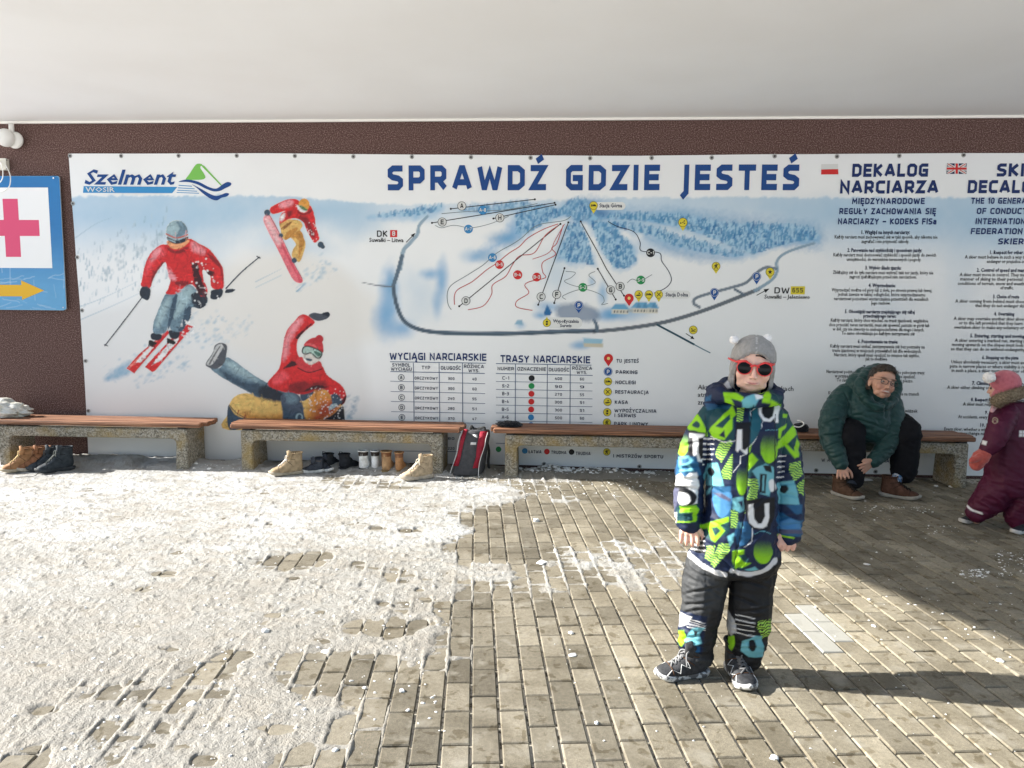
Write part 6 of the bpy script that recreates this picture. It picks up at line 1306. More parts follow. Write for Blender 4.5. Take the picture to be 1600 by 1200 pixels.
# rolled hem: push the rim in
v2, f2, _, u_ = prune(V, F[kp]); q2 = q[u_]; rim = np.exp(-(np.maximum(open_[u_]-1, 0)/.16)**2)*(q2[:, 1] < .01)
v2 = v2-N[u_]*(rim*.008)[:, None]+N[u_]*(sst(.5, .1, rim)*sst(.02, .12, rim)*.004)[:, None]
seam = np.exp(-((q2[:, 0])/.003)**2)*(q2[:, 2] > .06)*(q2[:, 2] < .16)
cl = np.tile(np.array([.275, .266, .252]), (len(v2), 1))*(.8+.4*fbm(v2[:, 0]*160, v2[:, 1]*160, v2[:, 2]*120, o=2, s=5))[:, None]; cl = cl*(1+.8*seam[:, None]*(vn(q2[:, 2]*300, q2[:, 0]*0) > .5)[:, None])
v2 = v2-N[u_]*(seam*.002)[:, None]
m_knit = mat('grey_knit', (.24, .24, .235), .95, .1, attr='paint', bump=.7, bscale=420, sheen=.2)
o = skinmesh('hat', v2, f2, cl, m_knit, boy); md = o.modifiers.new('s', 'SOLIDIFY'); md.thickness = .006; md.offset = -1
m_pom = mat('white_fleece', (.82, .80, .78), .95, .1, bump=1, bscale=220, sheen=.4, dist=.004)
def pom(c, r, parent, m, seed=1, sub=4, amp=.22):
    bm = bmesh.new(); bmesh.ops.create_icosphere(bm, subdivisions=sub, radius=r); v = np.array([p.co[:] for p in bm.verts]); n = v/r
    v = v*(1+(fbm(n[:, 0]*5+seed, n[:, 1]*5, n[:, 2]*5, o=3, s=seed)-.5)*amp*2)[:, None]
    for p_, a in zip(bm.verts, v): p_.co = Vector(a)+Vector(c)
    return link('pompom', bm_done(bm, 'pompom'), m, parent, smooth=True)
pom(bp(1147, 531, .02), .0175, boy, m_pom, 2); pom(bp(1199, 529, .02), .0175, boy, m_pom, 3)
Hh = lambda x, y, z: Vector(hc)+hR @ (Vector((x, y, z))*HK)
tube('hair_edge', smooth_path([Hh(.000, -.0825, .0535), Hh(.02, -.082, .0535), Hh(.04, -.069, .044)], 5), [.003]*11, m_hair, boy, 6)
# sunglasses
m_red = mat('red_plastic', (.62, .03, .03), .3, .5); m_dl = mat('dark_lens', (.004, .005, .006), .12, .12)
sg = link('sunglasses', mesh('sunglasses', [(0, 0, 0)], []), None, boy)
def lens_ring(cx, r_=.0265):
    pts = [Hh(cx+r_*math.cos(a)*1.03, -.098+.25*abs(cx+r_*math.cos(a))**1.5, .004+r_*math.sin(a)*(.86 if math.sin(a) > 0 else 1.0)) for a in np.linspace(0, 2*PI, 29)]; return pts
V = []; F = []
for s_ in (-1, 1):
    tube_geo(lens_ring(s_*.0385, .0272), .0028, 8, False, V, F)
tube_geo(smooth_path([Hh(-.017, -.097, .010), Hh(0, -.1015, .016), Hh(.017, -.097, .010)], 5), .0042, 8, True, V, F)
for s_ in (-1, 1):
    tube_geo([Hh(s_*.012, -.096, .014), Hh(s_*.035, -.096, .0295), Hh(s_*.066, -.087, .0235)], [.004, .0045, .0065], 8, True, V, F)
    tube_geo(smooth_path([Hh(s_*.066, -.086, .022), Hh(s_*(.084 if s_ < 0 else .076), -.055, .024), Hh(s_*(.098 if s_ < 0 else .078), .0, .026)], 5), .0042, 8, True, V, F)
bpy.data.objects.remove(sg); sg = link('sunglasses', mesh('sunglasses', V, F), m_red, boy, smooth=True)
for s_ in (-1, 1):
    P_ = [p+hR @ Vector((0, -.002, 0)) for p in lens_ring(s_*.0385, .0258)[:-1]]; c_0 = sum(P_, Vector())/len(P_)+hR @ Vector((0, -.0035, 0)); me = mesh('lens', [tuple(p) for p in P_]+[tuple(c_0+(p-c_0)*.55+hR @ Vector((0, -.001, 0))) for p in P_]+[tuple(c_0)], [(k, (k+1) % 28, 28+(k+1) % 28, 28+k) for k in range(28)]+[(28+k, 28+(k+1) % 28, 56) for k in range(28)])
    l_ = link('lens', me, m_dl, None, smooth=True); l_.parent = sg
for s_ in (-1, 1):
    e_ = ball('eye', tuple(Hh(s_*.031, -.0715, .004)), .0115, mat('eye_white', (.75, .73, .7), .2), boy)
# ---- snowsuit
pr = Prims(); r = lambda x: x*R1p
pr.loft([(bp(cx, y, dy), r(rx), ry) for (y, cx, rx, ry, dy) in [(626, 1168, 34, .075, .03), (636, 1167, 50, .09, .02), (648, 1164, 62, .105, .01), (665, 1162, 61, .115, 0), (700, 1161, 56, .12, 0), (745, 1160, 54, .12, 0), (790, 1158, 55, .122, 0), (830, 1153, 60, .128, 0), (858, 1150, 66, .13, 0), (878, 1147, 67, .125, 0), (892, 1146, 60, .11, 0)]])
pr.tube([bp(1110, 655, .01), bp(1095, 680, .015), bp(1083, 715, .02), bp(1077, 755, .01), bp(1076, 790, -.005), bp(1078, 816, -.02)], [r(21), r(24), r(23.5), r(22), r(22), r(20)])
pr.tube([bp(1212, 655, .01), bp(1222, 680, .015), bp(1229, 715, .02), bp(1232, 755, .01), bp(1233, 795, -.01), bp(1231, 831, -.02)], [r(20), r(22), r(22), r(22), r(22.5), r(19.5)])
pr.tube([bp(1115, 872), bp(1104, 905, -.005), bp(1098, 940, -.01), bp(1092, 975, 0), bp(1088, 1008, 0), bp(1090, 1022, 0)], [r(37), r(36), r(33), r(29), r(25.5), r(23)], flat=.95)
pr.tube([bp(1178, 875), bp(1175, 905, -.01), bp(1172, 945, -.02), bp(1169, 985, -.01), bp(1167, 1015, 0), bp(1166, 1026, 0)], [r(33), r(34), r(33.5), r(31.5), r(26), r(24)], flat=.95)
# hood and stand-up collar
ringp = [bp(1172, 624.5, -.088), bp(1144, 621, -.078), bp(1126, 617, -.045), bp(1120, 613, .02), bp(1140, 608, .09), bp(1172, 606, .11), bp(1202, 610, .08), bp(1212, 618, .01), bp(1207, 622, -.05), bp(1190, 623, -.08), bp(1172, 624.5, -.088), bp(1150, 621.5, -.078)]
pr.tube(ringp, [r(9), r(9), r(10), r(14), r(17), r(19), r(16), r(11), r(9.5), r(9), r(9), r(9)], 12)
pr.tube([bp(1112, 634, .0), bp(1116, 620, .02), bp(1124, 606, .03)], [r(9), r(11), r(8)], 10)
pr.tube([bp(1214, 636, .0), bp(1214, 624, .02)], [r(8), r(9)], 10)
V, N, F = pr.build(.0042, 5)
q_x, q_y = toPx(V)
elbow = sst(90, 10, np.abs(q_y-745))*((q_x < 1105) | (q_x > 1210)); low = sst(930, 1000, q_y); cuff = sst(790, 815, q_y)*((q_x < 1102) | (q_x > 1208))
crotch = sst(60, 10, np.abs(q_y-872)); coll = sst(650, 636, q_y); base = .40+1.3*coll+.5*elbow+.8*low+.5*cuff+.5*crotch
V = folds(V, N, .0075, 4, fz=19, fx=9, mask=base)
V = creases(V, N, q_x, q_y, [(1066, 930, 1126, 918, 1), (1064, 944, 1118, 938, -1), (1068, 958, 1106, 952, .8), (1090, 900, 1132, 936, -.7), (1064, 1000, 1112, 990, .8), (1066, 1012, 1108, 1006, -.9), (1140, 930, 1190, 950, 1), (1150, 955, 1204, 948, -.9), (1142, 975, 1196, 985, .8), (1144, 1004, 1190, 998, -.8), (1146, 1015, 1188, 1012, .8), (1150, 905, 1206, 920, .7), (1120, 868, 1150, 900, 1), (1168, 868, 1146, 904, -1), (1112, 880, 1138, 912, .6),
 (1058, 735, 1100, 728, 1), (1056, 748, 1098, 745, -1), (1058, 762, 1096, 768, .8), (1060, 796, 1094, 790, .9), (1060, 806, 1096, 803, -.8), (1214, 740, 1254, 730, 1), (1212, 755, 1254, 752, -1), (1214, 772, 1250, 778, .8), (1216, 812, 1250, 806, .9), (1214, 820, 1250, 818, -.9), (1064, 700, 1100, 690, .7), (1218, 690, 1248, 700, -.7),
 (1108, 670, 1118, 730, .8), (1206, 670, 1196, 735, -.8), (1112, 760, 1150, 790, .8), (1204, 770, 1170, 800, -.8), (1105, 810, 1150, 838, .8), (1204, 815, 1165, 850, .9), (1120, 690, 1160, 715, .5), (1175, 720, 1205, 700, .5), (1100, 845, 1140, 862, -.8)], .0062)
zipx = np.interp(q_y, [625, 700, 800, 880], [1176, 1170, 1163, 1147]); zz = (q_y > 636) & (q_y < 880) & (N[:, 1] < 0)
V = V-N*(np.exp(-((q_x-zipx)/1.5)**2)*.004*zz)[:, None]+N*(np.exp(-((q_x-zipx-8)/5)**2)*.0025*zz)[:, None]
for kx, kw in ((1087, 27), (1231, 27)): pass
# hems: elastic cuffs
hemm = (np.abs(q_y-np.where(q_x < 1150, 812, 826)) < 3)*((q_x < 1102) | (q_x > 1208)); V = V-N*(hemm*.003)[:, None]
# ---- printed fabric, laid out flat in the garment's own front (photo pixels of the pattern = fixed millimetres on the cloth)
ux = 1160+(V[:, 0]-bp(1160, 800).x)*BS*1.0; uy = 800-(V[:, 2]-bp(1160, 800).z)*BS
# back of the garment carries the same print, mirrored
LOC = np.array(bp(1160, 800)); ref = np.array([toPx(LOC[None])[0][0], toPx(LOC[None])[1][0]])
ux = q_x*(N[:, 1] < .2)+(2320-ux)*(N[:, 1] >= .2)
uy = q_y
NV = rgb(18, 34, 66); TE = rgb(16, 66, 74); TE2 = rgb(22, 88, 104); BKK = rgb(14, 16, 22); LM = rgb(150, 214, 30); LM2 = rgb(176, 226, 90); AQ = rgb(112, 182, 194); BLU = rgb(32, 92, 134); SKB = rgb(72, 132, 180); WH = (.66, .66, .65); PU = rgb(84, 86, 110); CH = rgb(58, 60, 62)
pt = Paint(ux, uy, NV)
Z7 = lambda P_: [(1020+a*.2832, 560+b*.2833) for a, b in P_]
def oval(a, b, rx, ry):
    cx, cy = Z7([(a, b)])[0]
    pt.poly([(cx+rx*math.cos(t), cy+ry*math.sin(t)) for t in np.linspace(0, 2*PI, 25)[:-1]], LM, soft=.8, sm=False, tex=lambda x, y: sst(cy-ry*.9, cy+ry*.8, y+3*(vn(x*3, y*3)-.5)))
po = lambda P_, c, **k: pt.poly(Z7(P_), c, soft=1.0, sm=k.pop('sm', False), **k)
li = lambda P_, c, w_, **k: pt.line(Z7(P_), c, w_, **k)
def stripes(poly, c, bg, ang, step, wd, wave=0, ph=0):
    m_ = np.zeros(len(ux)); Q = np.array(Z7(poly)); m_ = np.clip(poly_sd(ux, uy, Q)+.5, 0, 1)
    a = math.cos(ang)*ux+math.sin(ang)*uy; b = -math.sin(ang)*ux+math.cos(ang)*uy; v_ = (b+wave*np.sin(a*.5)+ph) % step
    pt.put(np.arange(len(ux)), m_, bg); pt.put(np.arange(len(ux)), m_*np.clip((wd/2-np.abs(v_-step/2))/.6+.5, 0, 1), c)
po([(240, 270), (450, 260), (450, 460), (300, 440)], TE); po([(300, 250), (440, 262), (440, 275), (380, 282), (300, 290)], BLU, al=.6)
po([(540, 250), (600, 260), (600, 420), (540, 480), (530, 300)], TE2); po([(680, 280), (770, 300), (800, 450), (810, 540), (680, 520)], TE); po([(520, 560), (600, 500), (660, 600), (520, 660)], TE)
po([(320, 380), (440, 262), (460, 310), (440, 330), (440, 390), (395, 450), (330, 440), (310, 400)], LM); po([(345, 375), (425, 310), (428, 335), (385, 385)], TE); po([(365, 425), (395, 395), (400, 440)], NV)
po([(195, 390), (205, 330), (250, 310), (300, 410), (290, 430), (240, 400)], LM, sm=True); po([(218, 370), (240, 345), (262, 365), (250, 385)], TE, sm=True)
oval(168, 470, 9, 20); po([(200, 400), (290, 410), (285, 560), (195, 530)], BKK); po([(205, 412), (285, 418), (283, 436), (252, 438), (250, 520), (262, 556), (282, 548), (275, 572), (235, 565), (222, 520), (222, 438), (203, 436)], WH)
stripes([(280, 430), (345, 440), (330, 560), (270, 590)], WH, NV, .03, 8.0, 1.9)
po([(205, 300), (232, 290), (240, 310), (208, 325)], NV)
stripes([(370, 465), (430, 450), (440, 470), (380, 575), (345, 530)], LM2, TE, .35, 3.9, 2.1, .9); stripes([(440, 520), (445, 590), (430, 670), (385, 660), (380, 620)], LM2, TE, .35, 3.9, 2.1, .9); li([(320, 430), (390, 462), (460, 455)], WH, 1.2, sm=False)
po([(460, 355), (540, 350), (530, 480), (520, 520), (455, 500)], BKK); po([(466, 392), (492, 392), (492, 500), (508, 508), (522, 492), (524, 525), (480, 530), (458, 505)], WH)
stripes([(465, 265), (505, 268), (495, 350), (462, 350)], LM2, TE, .2, 3.8, 2.1, .8); po([(440, 560), (480, 500), (520, 540), (515, 740), (440, 720)], NV); oval(492, 670, 9, 24); li([(520, 525), (482, 540), (482, 580), (445, 625)], WH, 1.0, sm=False)
po([(580, 290), (600, 270), (690, 262), (690, 355), (600, 340)], BKK); po([(577, 262), (585, 310), (610, 345), (650, 350), (668, 330), (674, 355), (690, 355), (694, 268), (668, 268), (660, 320), (640, 335), (615, 325), (598, 300), (598, 268)], WH); li([(540, 320), (540, 290), (580, 270), (610, 262)], WH, 1.1, sm=False); li([(605, 350), (598, 400), (550, 470), (530, 490)], WH, 1.0, sm=False)
po([(590, 395), (640, 385), (690, 400), (700, 520), (680, 575), (640, 580), (600, 560), (560, 500)], NV, sm=True); oval(640, 490, 13, 25); li([(620, 395), (684, 393)], AQ, .8)
po([(690, 440), (690, 390), (740, 360), (735, 380), (710, 400), (700, 440)], LM); po([(682, 490), (690, 455), (780, 365), (790, 420), (740, 470), (800, 540), (780, 550), (725, 480), (682, 500)], LM); po([(790, 440), (806, 470), (800, 545), (775, 520)], LM, al=.9); po([(716, 308), (740, 310), (738, 328), (716, 326)], LM)
stripes([(685, 520), (735, 530), (725, 670), (680, 670)], WH, NV, -.08, 8.2, 1.9); stripes([(750, 580), (810, 565), (820, 640), (780, 680), (752, 620)], LM2, TE, .45, 3.9, 2.1, .9); stripes([(828, 660), (826, 760), (800, 740), (790, 700)], LM2, TE, .45, 3.9, 2.1, .9)
po([(525, 540), (545, 520), (580, 560), (520, 625)], LM); po([(540, 480), (545, 470), (535, 520), (525, 510)], LM)
po([(280, 620), (300, 580), (360, 575), (395, 705), (300, 700), (275, 660)], AQ); po([(305, 612), (325, 600), (345, 625), (330, 650), (310, 640)], BKK, sm=True); po([(330, 700), (300, 730), (300, 755), (320, 740)], AQ)
stripes([(520, 665), (585, 665), (580, 720), (520, 700)], LM2, TE, .1, 4.2, 2.2, .8); stripes([(540, 700), (585, 700), (570, 780), (530, 870), (505, 850), (520, 760)], LM2, TE, .45, 3.9, 2.1, .9)
po([(545, 620), (570, 600), (620, 580), (665, 600), (670, 660), (640, 760), (590, 745), (580, 670)], AQ); po([(590, 635), (628, 638), (620, 745), (588, 740)], BKK); po([(606, 645), (616, 645), (612, 730), (602, 730)], AQ); po([(605, 590), (650, 590), (655, 630), (620, 620)], BKK); po([(640, 680), (660, 665), (675, 700), (665, 730), (645, 730)], WH, sm=True)
po([(680, 700), (700, 680), (780, 672), (808, 810), (690, 800)], AQ); po([(700, 705), (740, 700), (748, 725), (725, 745), (705, 730)], BKK, sm=True)
po([(140, 560), (240, 535), (262, 640), (200, 660), (130, 640)], BLU); po([(150, 545), (200, 535), (225, 560), (205, 585), (225, 620), (150, 625)], AQ); po([(166, 555), (195, 550), (204, 565), (185, 580), (166, 580)], BLU); po([(165, 592), (190, 590), (206, 606), (190, 614), (163, 612)], BLU)
po([(130, 650), (160, 632), (180, 655), (205, 630), (240, 628), (252, 700), (240, 800), (190, 825), (150, 800), (120, 740)], WH); po([(118, 700), (170, 705), (215, 730), (240, 760), (225, 800), (190, 812), (208, 780), (190, 745), (130, 730)], BKK, sm=True); po([(118, 710), (150, 720), (140, 800), (118, 850)], PU)
po([(130, 820), (250, 800), (255, 900), (135, 905)], TE); po([(150, 815), (240, 810), (250, 830), (248, 895), (222, 900), (220, 850), (150, 850)], LM); po([(120, 850), (136, 850), (136, 905), (122, 905)], WH)
po([(330, 710), (430, 705), (430, 870), (400, 890), (350, 850), (330, 770)], BLU); po([(335, 760), (430, 740), (430, 830), (380, 880), (345, 830)], SKB, sm=True); po([(330, 740), (380, 745), (430, 775), (428, 790), (370, 765)], PU)
po([(440, 770), (500, 760), (510, 840), (480, 850), (440, 830)], AQ); po([(470, 790), (495, 785), (498, 830)], NV); stripes([(430, 830), (470, 845), (470, 940), (430, 930)], LM2, TE, .4, 3.9, 2.1, .8)
po([(500, 780), (670, 765), (670, 860), (640, 950), (540, 940), (510, 860)], BKK); po([(530, 805), (553, 800), (560, 885), (580, 912), (600, 910), (618, 870), (614, 800), (640, 796), (640, 880), (632, 925), (610, 938), (560, 932), (530, 905), (525, 860)], WH)
po([(690, 815), (820, 805), (828, 985), (690, 970), (680, 890)], BLU); po([(690, 815), (740, 815), (790, 860), (820, 855), (822, 890), (770, 885), (720, 850), (690, 850)], NV, sm=True); po([(700, 900), (760, 880), (810, 900), (820, 940), (700, 945)], SKB); po([(690, 940), (820, 945), (820, 965), (695, 965)], PU)
li([(690, 972), (730, 980), (775, 988)], LM, 2.5); li([(138, 900), (180, 902), (240, 900)], LM, 2)
po([(270, 920), (420, 870), (425, 960), (330, 1010), (250, 960)], TE); po([(262, 920), (420, 872), (420, 900), (370, 920), (400, 950), (345, 1015), (325, 1000), (300, 935), (262, 945)], LM); po([(325, 935), (355, 930), (375, 950), (345, 980)], TE)
stripes([(225, 960), (290, 980), (290, 1080), (215, 1060)], WH, BKK, .1, 7.5, 1.7); stripes([(300, 1035), (345, 1030), (335, 1130), (285, 1100)], LM2, TE, .45, 3.9, 2.1, .9); stripes([(365, 1020), (428, 1020), (425, 1060), (340, 1155), (320, 1135)], LM2, TE, .45, 3.9, 2.1, .9)
po([(410, 980), (450, 960), (445, 1010), (425, 1040)], AQ); po([(470, 900), (520, 900), (560, 960), (520, 1020), (470, 1040), (450, 960)], BLU, al=.8); po([(475, 905), (495, 905), (500, 935), (480, 935)], AQ)
po([(560, 960), (620, 950), (668, 970), (672, 1090), (620, 1135), (560, 1130), (510, 1080)], NV, sm=True); oval(606, 1060, 15, 20); li([(550, 935), (545, 1010), (500, 1040)], WH, 1.0, sm=False); li([(560, 968), (605, 952), (650, 968)], AQ, .9)
po([(440, 1055), (500, 1050), (505, 1080), (540, 1130), (500, 1165), (440, 1160)], TE); po([(440, 1060), (502, 1052), (500, 1078), (470, 1085), (500, 1120), (540, 1125), (500, 1150), (455, 1160), (438, 1120)], LM); po([(505, 1165), (560, 1145), (580, 1165), (540, 1178)], AQ)
# collar and hood
po([(300, 200), (400, 170), (470, 200), (500, 250), (440, 262), (300, 250)], NV); po([(390, 190), (450, 185), (500, 215), (500, 240), (430, 225), (460, 260), (400, 240)], LM); po([(510, 215), (560, 200), (600, 215), (560, 250), (500, 265), (490, 235)], AQ); po([(560, 205), (605, 200), (610, 218), (570, 228)], WH); po([(610, 200), (640, 170), (650, 240), (600, 240)], LM); po([(650, 180), (700, 210), (705, 270), (640, 230)], TE); po([(645, 225), (705, 250), (700, 272), (640, 255)], LM); po([(385, 150), (410, 130), (425, 165), (400, 170)], WH); po([(330, 170), (380, 150), (390, 190), (340, 210)], NV); po([(300, 215), (330, 200), (325, 235), (295, 240)], BLU)
# trousers: charcoal thighs and knees, white reflective band, print again at the shins
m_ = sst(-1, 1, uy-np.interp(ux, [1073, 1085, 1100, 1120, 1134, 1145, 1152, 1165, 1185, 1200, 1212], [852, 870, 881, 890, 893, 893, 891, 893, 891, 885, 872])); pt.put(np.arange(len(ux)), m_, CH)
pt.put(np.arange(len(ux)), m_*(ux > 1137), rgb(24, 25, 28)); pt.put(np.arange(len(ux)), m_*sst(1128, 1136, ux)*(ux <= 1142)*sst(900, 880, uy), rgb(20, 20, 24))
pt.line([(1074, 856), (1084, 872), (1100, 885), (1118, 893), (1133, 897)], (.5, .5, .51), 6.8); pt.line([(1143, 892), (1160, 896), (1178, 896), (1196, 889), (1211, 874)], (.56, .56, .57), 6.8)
Z2 = lambda P_: [(1000+a*.25, 800+b*.25) for a, b in P_]; p2 = lambda P_, c, **k: pt.poly(Z2(P_), c, soft=.8, sm=False, **k); l2 = lambda P_, c, w_: pt.line(Z2(P_), c, w_, sm=False)
p2([(245, 610), (420, 650), (385, 890), (250, 860), (240, 700)], NV); p2([(255, 625), (330, 650), (300, 700), (260, 715)], WH); 
for k in range(4): l2([(300, 660+k*18), (405, 690+k*14)], WH, 1.2)
p2([(240, 745), (285, 735), (300, 790), (270, 840), (245, 790)], LM); p2([(285, 800), (330, 720), (405, 715), (370, 760), (385, 810), (330, 830)], AQ); p2([(335, 735), (365, 740), (350, 775)], BKK); p2([(290, 830), (380, 830), (360, 890), (300, 870)], BLU)
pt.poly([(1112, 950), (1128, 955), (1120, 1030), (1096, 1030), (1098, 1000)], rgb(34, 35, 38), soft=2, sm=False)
p2([(545, 570), (600, 640), (810, 680), (800, 905), (545, 900)], BKK); p2([(548, 600), (600, 680), (608, 740), (570, 775), (545, 740)], rgb(190, 190, 190))
for k in range(5): l2([(600, 640+k*28), (715, 665+k*27)], WH, 1.3)
m3 = np.clip(poly_sd(ux, uy, np.array(Z2([(735, 680), (812, 665), (812, 760), (770, 800), (732, 720)])))+.5, 0, 1); st_ = ((uy*.8+ux*.5+1.2*np.sin(ux*.6)) % 3.6 < 1.9); pt.put(np.arange(len(ux)), m3*st_, LM2)
p2([(545, 780), (590, 770), (595, 840), (570, 880), (548, 830)], LM); p2([(640, 800), (720, 770), (765, 775), (768, 900), (680, 905), (630, 860)], AQ); pt.disc(*Z2([(700, 830)])[0], 6, BKK, 8); p2([(600, 790), (640, 790), (620, 870), (590, 850)], BKK)
# seams and zip
for P_ in ([(1176, 630), (1170, 700), (1163, 800), (1147, 884)],): pt.line(P_, rgb(14, 18, 28), 1.3)
pt.line([(1102, 648), (1104, 690), (1104, 760)], rgb(12, 20, 34), 1.2); pt.line([(1211, 648), (1210, 700), (1209, 770)], rgb(12, 20, 34), 1.2)
m_suit = mat('printed_softshell', (.2, .2, .2), .62, .3, attr='paint', bump=.25, bscale=520)
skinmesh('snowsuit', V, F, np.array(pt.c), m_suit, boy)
# cuffs' elastic, shoes
mu_ = (mat('trail_upper', (.020, .021, .023), .7, .3, var=(.045, .046, .05), nscale=60, bump=.6, bscale=300), mat('trail_sole', (.55, .55, .53), .6, .3, var=(.12, .12, .12), nscale=38, rampos=(.5, .54)))
def wear(tx, ty, head, L, parent, **k):
    pos, h = put(tx, ty, head, L, .002); shoe('', pos, h, L, parent=parent, mats=mu_ if 'up' not in k else None, **k)
wear(1024, 1060, 194, .235, boy, lace=(.22, .22, .22), zig=(.62, .62, .6), wide=1.12, lining=(.03, .03, .03))
wear(1172, 1084, 277, .235, boy, lace=(.12, .12, .12), zig=(.62, .62, .6), wide=1.12, lining=(.03, .03, .03))
# ================================================================ the man tying his shoe
YM = -.60
mp = lambda px, py, d=0.0: Vector(onY(px, py, YM+d)); MS = scl(YM, 1370); rm = lambda x: x/MS
man = empty('person', tuple(onZ(1370, 776)), 'man in green padded jacket and glasses bending to tie his brown shoe', 'person')
hc = mp(1377.5, 598.5, -.27); HK = 1.20
hR = (Matrix.Rotation(R_(2), 3, 'Z') @ Matrix.Rotation(R_(13), 3, 'Y') @ Matrix.Rotation(R_(-6), 3, 'X'))
pr = Prims(); T = head_prims(pr, hc, hR, HK, nose=1.0, jaw=1.0)
pr.tube([mp(1374, 612, -.10), mp(1362, 632, .02)], [.055, .065])
hip = Vector((float(mp(1362, 680, .33).x), -.25, SEAT+.10))
pr.tube([mp(1360, 632, 0), mp(1362, 655, .14), hip], [.13, .13, .13], 16)
pr.tube([mp(1312, 630, 0), mp(1299, 680, -.10), mp(1313, 722, -.22), mp(1315, 731, -.24)], [.05, .045, .032, .027])
pr.tube([mp(1388, 636, 0), mp(1392, 684, -.08), mp(1366, 719, -.20), mp(1360, 724, -.22)], [.05, .045, .032, .027])
K1, A1 = mp(1331, 677, -.14), mp(1331, 752, -.22); K2, A2 = mp(1416, 674, -.10), mp(1400, 750, -.10)
for K_, A_, hx_ in ((K1, A1, -.10), (K2, A2, .10)): pr.tube([hip+Vector((hx_, 0, .0)), (hip+Vector((hx_, 0, 0)))*.45+K_*.55+Vector((0, 0, .005)), K_+Vector((0, .02, -.01)), K_*.6+A_*.4, A_], [.07, .055, .05, .045, .035])
hand(pr, mp(1315, 729, -.24), mp(1316.5, 740, -.29), (.9, -.2, .1), (.3, .9, -.1), .5, L=.082, r=.0100, wr=.028, thumb_out=.5)
hand(pr, mp(1363, 723, -.22), mp(1351, 730.5, -.26), (-.25, -.25, .9), (-.1, .95, -.2), .45, L=.082, r=.0100, wr=.028, thumb_out=.45)
V, N, F = pr.build(.0042, 5)
q = (V-np.array(hc))@np.array(hR)/HK
SKM = np.array([.50, .28, .20]); col = np.tile(SKM, (len(V), 1))*(.94+.12*fbm(V[:, 0]*40, V[:, 1]*40, V[:, 2]*40, s=3))[:, None]
fr_ = q[:, 1] < -.03
for s_ in (-1, 1):
    col = blend(col, g2(s_*.04, -.035, .018, .018)*fr_*.3, (.55, .2, .14)); col = blend(col, np.clip(g2(s_*.008, -.041, .0034, .0022)*1.4, 0, 1)*fr_*.7, (.12, .04, .03))
    col = blend(col, np.clip(g2(s_*.031, .027, .020, .0045)*1.5, 0, 1)*fr_*.75, (.05, .03, .02)); col = blend(col, np.clip(g2(s_*.031, .004, .016, .010)*1.2, 0, 1)*fr_*.35, (.22, .11, .08))
col = blend(col, np.clip(g2(0, -.0585, .021, .0078)*1.7, 0, 1)*fr_*.95, (.36, .09, .075)); col = blend(col, np.clip(g2(0, -.0572, .0175, .0036)*2.0, 0, 1)*fr_*.95, (.62, .58, .52))
col = blend(col, np.clip(g2(0, -.080, .04, .02), 0, 1)*fr_*.12, (.20, .13, .10))
skinmesh('body', V, F, col, m_skin, man)
Hm = lambda x, y, z: Vector(hc)+hR @ (Vector((x, y, z))*HK)
for s_ in (-1, 1):
    ball('eye', tuple(Hm(s_*.030, -.0705, .003)), .0125, mat('eye_white', (.26, .22, .20), .35), man); ball('iris', tuple(Hm(s_*.030+.001, -.081, .003)), .0048, mat('iris_dark', (.02, .02, .02), .1), man, (1, .5, 1), 10)
# hair
pr = Prims(); E_ = lambda p, r_: pr.ell(Vector(hc)+hR @ (Vector(p)*HK), tuple(a*HK for a in r_), hR)
E_((0, .016, .040), (.0775, .097, .086)); E_((0, -.030, .088), (.058, .055, .036)); E_((0, .05, -.02), (.069, .060, .07)); E_((-.012, -.050, .100), (.046, .032, .022))
V, N, F = pr.build(.004, 2); q = (V-np.array(hc))@np.array(hR)/HK
line_ = np.where(q[:, 1] < -.02, .078-.016*(q[:, 0]/.05)**2, np.where(q[:, 1] < .02, .028, -.055))-.006*vn(q[:, 0]*300, q[:, 1]*100)
kp = (q[:, 2] > line_)[F].all(1) & ~((np.abs(q[:, 0]) > .05) & (q[:, 1] < -.035) & (q[:, 2] < .06))[F].any(1)
v2, f2, _, u_ = prune(V, F[kp]); st = fbm(q[u_][:, 0]*140, q[u_][:, 1]*30, q[u_][:, 2]*60, o=3, s=8)
v2 = v2+N[u_]*((st-.5)*.016+.004*vn(q[u_][:, 0]*260, q[u_][:, 2]*260, q[u_][:, 1]*90))[:, None]; cl = np.tile(np.array([.024, .016, .011]), (len(v2), 1))*(.5+1.1*st)[:, None]
m_hr = mat('brown_hair', (.05, .03, .02), .55, .4, attr='paint', bump=.6, bscale=300)
skinmesh('hair', v2, f2, cl, m_hr, man)
# glasses
m_fr = mat('glasses_frame', (.02, .017, .015), .3, .5); V = []; F = []
def rect_ring(cx): return [Hm(cx+.0225*math.copysign(abs(math.cos(a))**.55, math.cos(a)), -.099+.35*abs(cx+.0225*math.cos(a))**1.55, .002+.0155*math.copysign(abs(math.sin(a))**.6, math.sin(a))) for a in np.linspace(0, 2*PI, 25)]
for s_ in (-1, 1): tube_geo(rect_ring(s_*.0315), .0026, 6, False, V, F)
tube_geo([Hm(-.009, -.097, .008), Hm(0, -.099, .0105), Hm(.009, -.097, .008)], [.0018]*3, 6, True, V, F)
for s_ in (-1, 1): tube_geo([Hm(s_*.054, -.092, .010), Hm(s_*.078, -.055, .010), Hm(s_*.083, .0, .006)], [.002]*3, 6, True, V, F)
gls = link('glasses', mesh('glasses', V, F), m_fr, man, smooth=True)
m_gl = mat('clear_lens', (.97, .97, .97), .02, .1, trans=1.0); m_gl.node_tree.nodes['Principled BSDF'].inputs['IOR'].default_value = 1.03
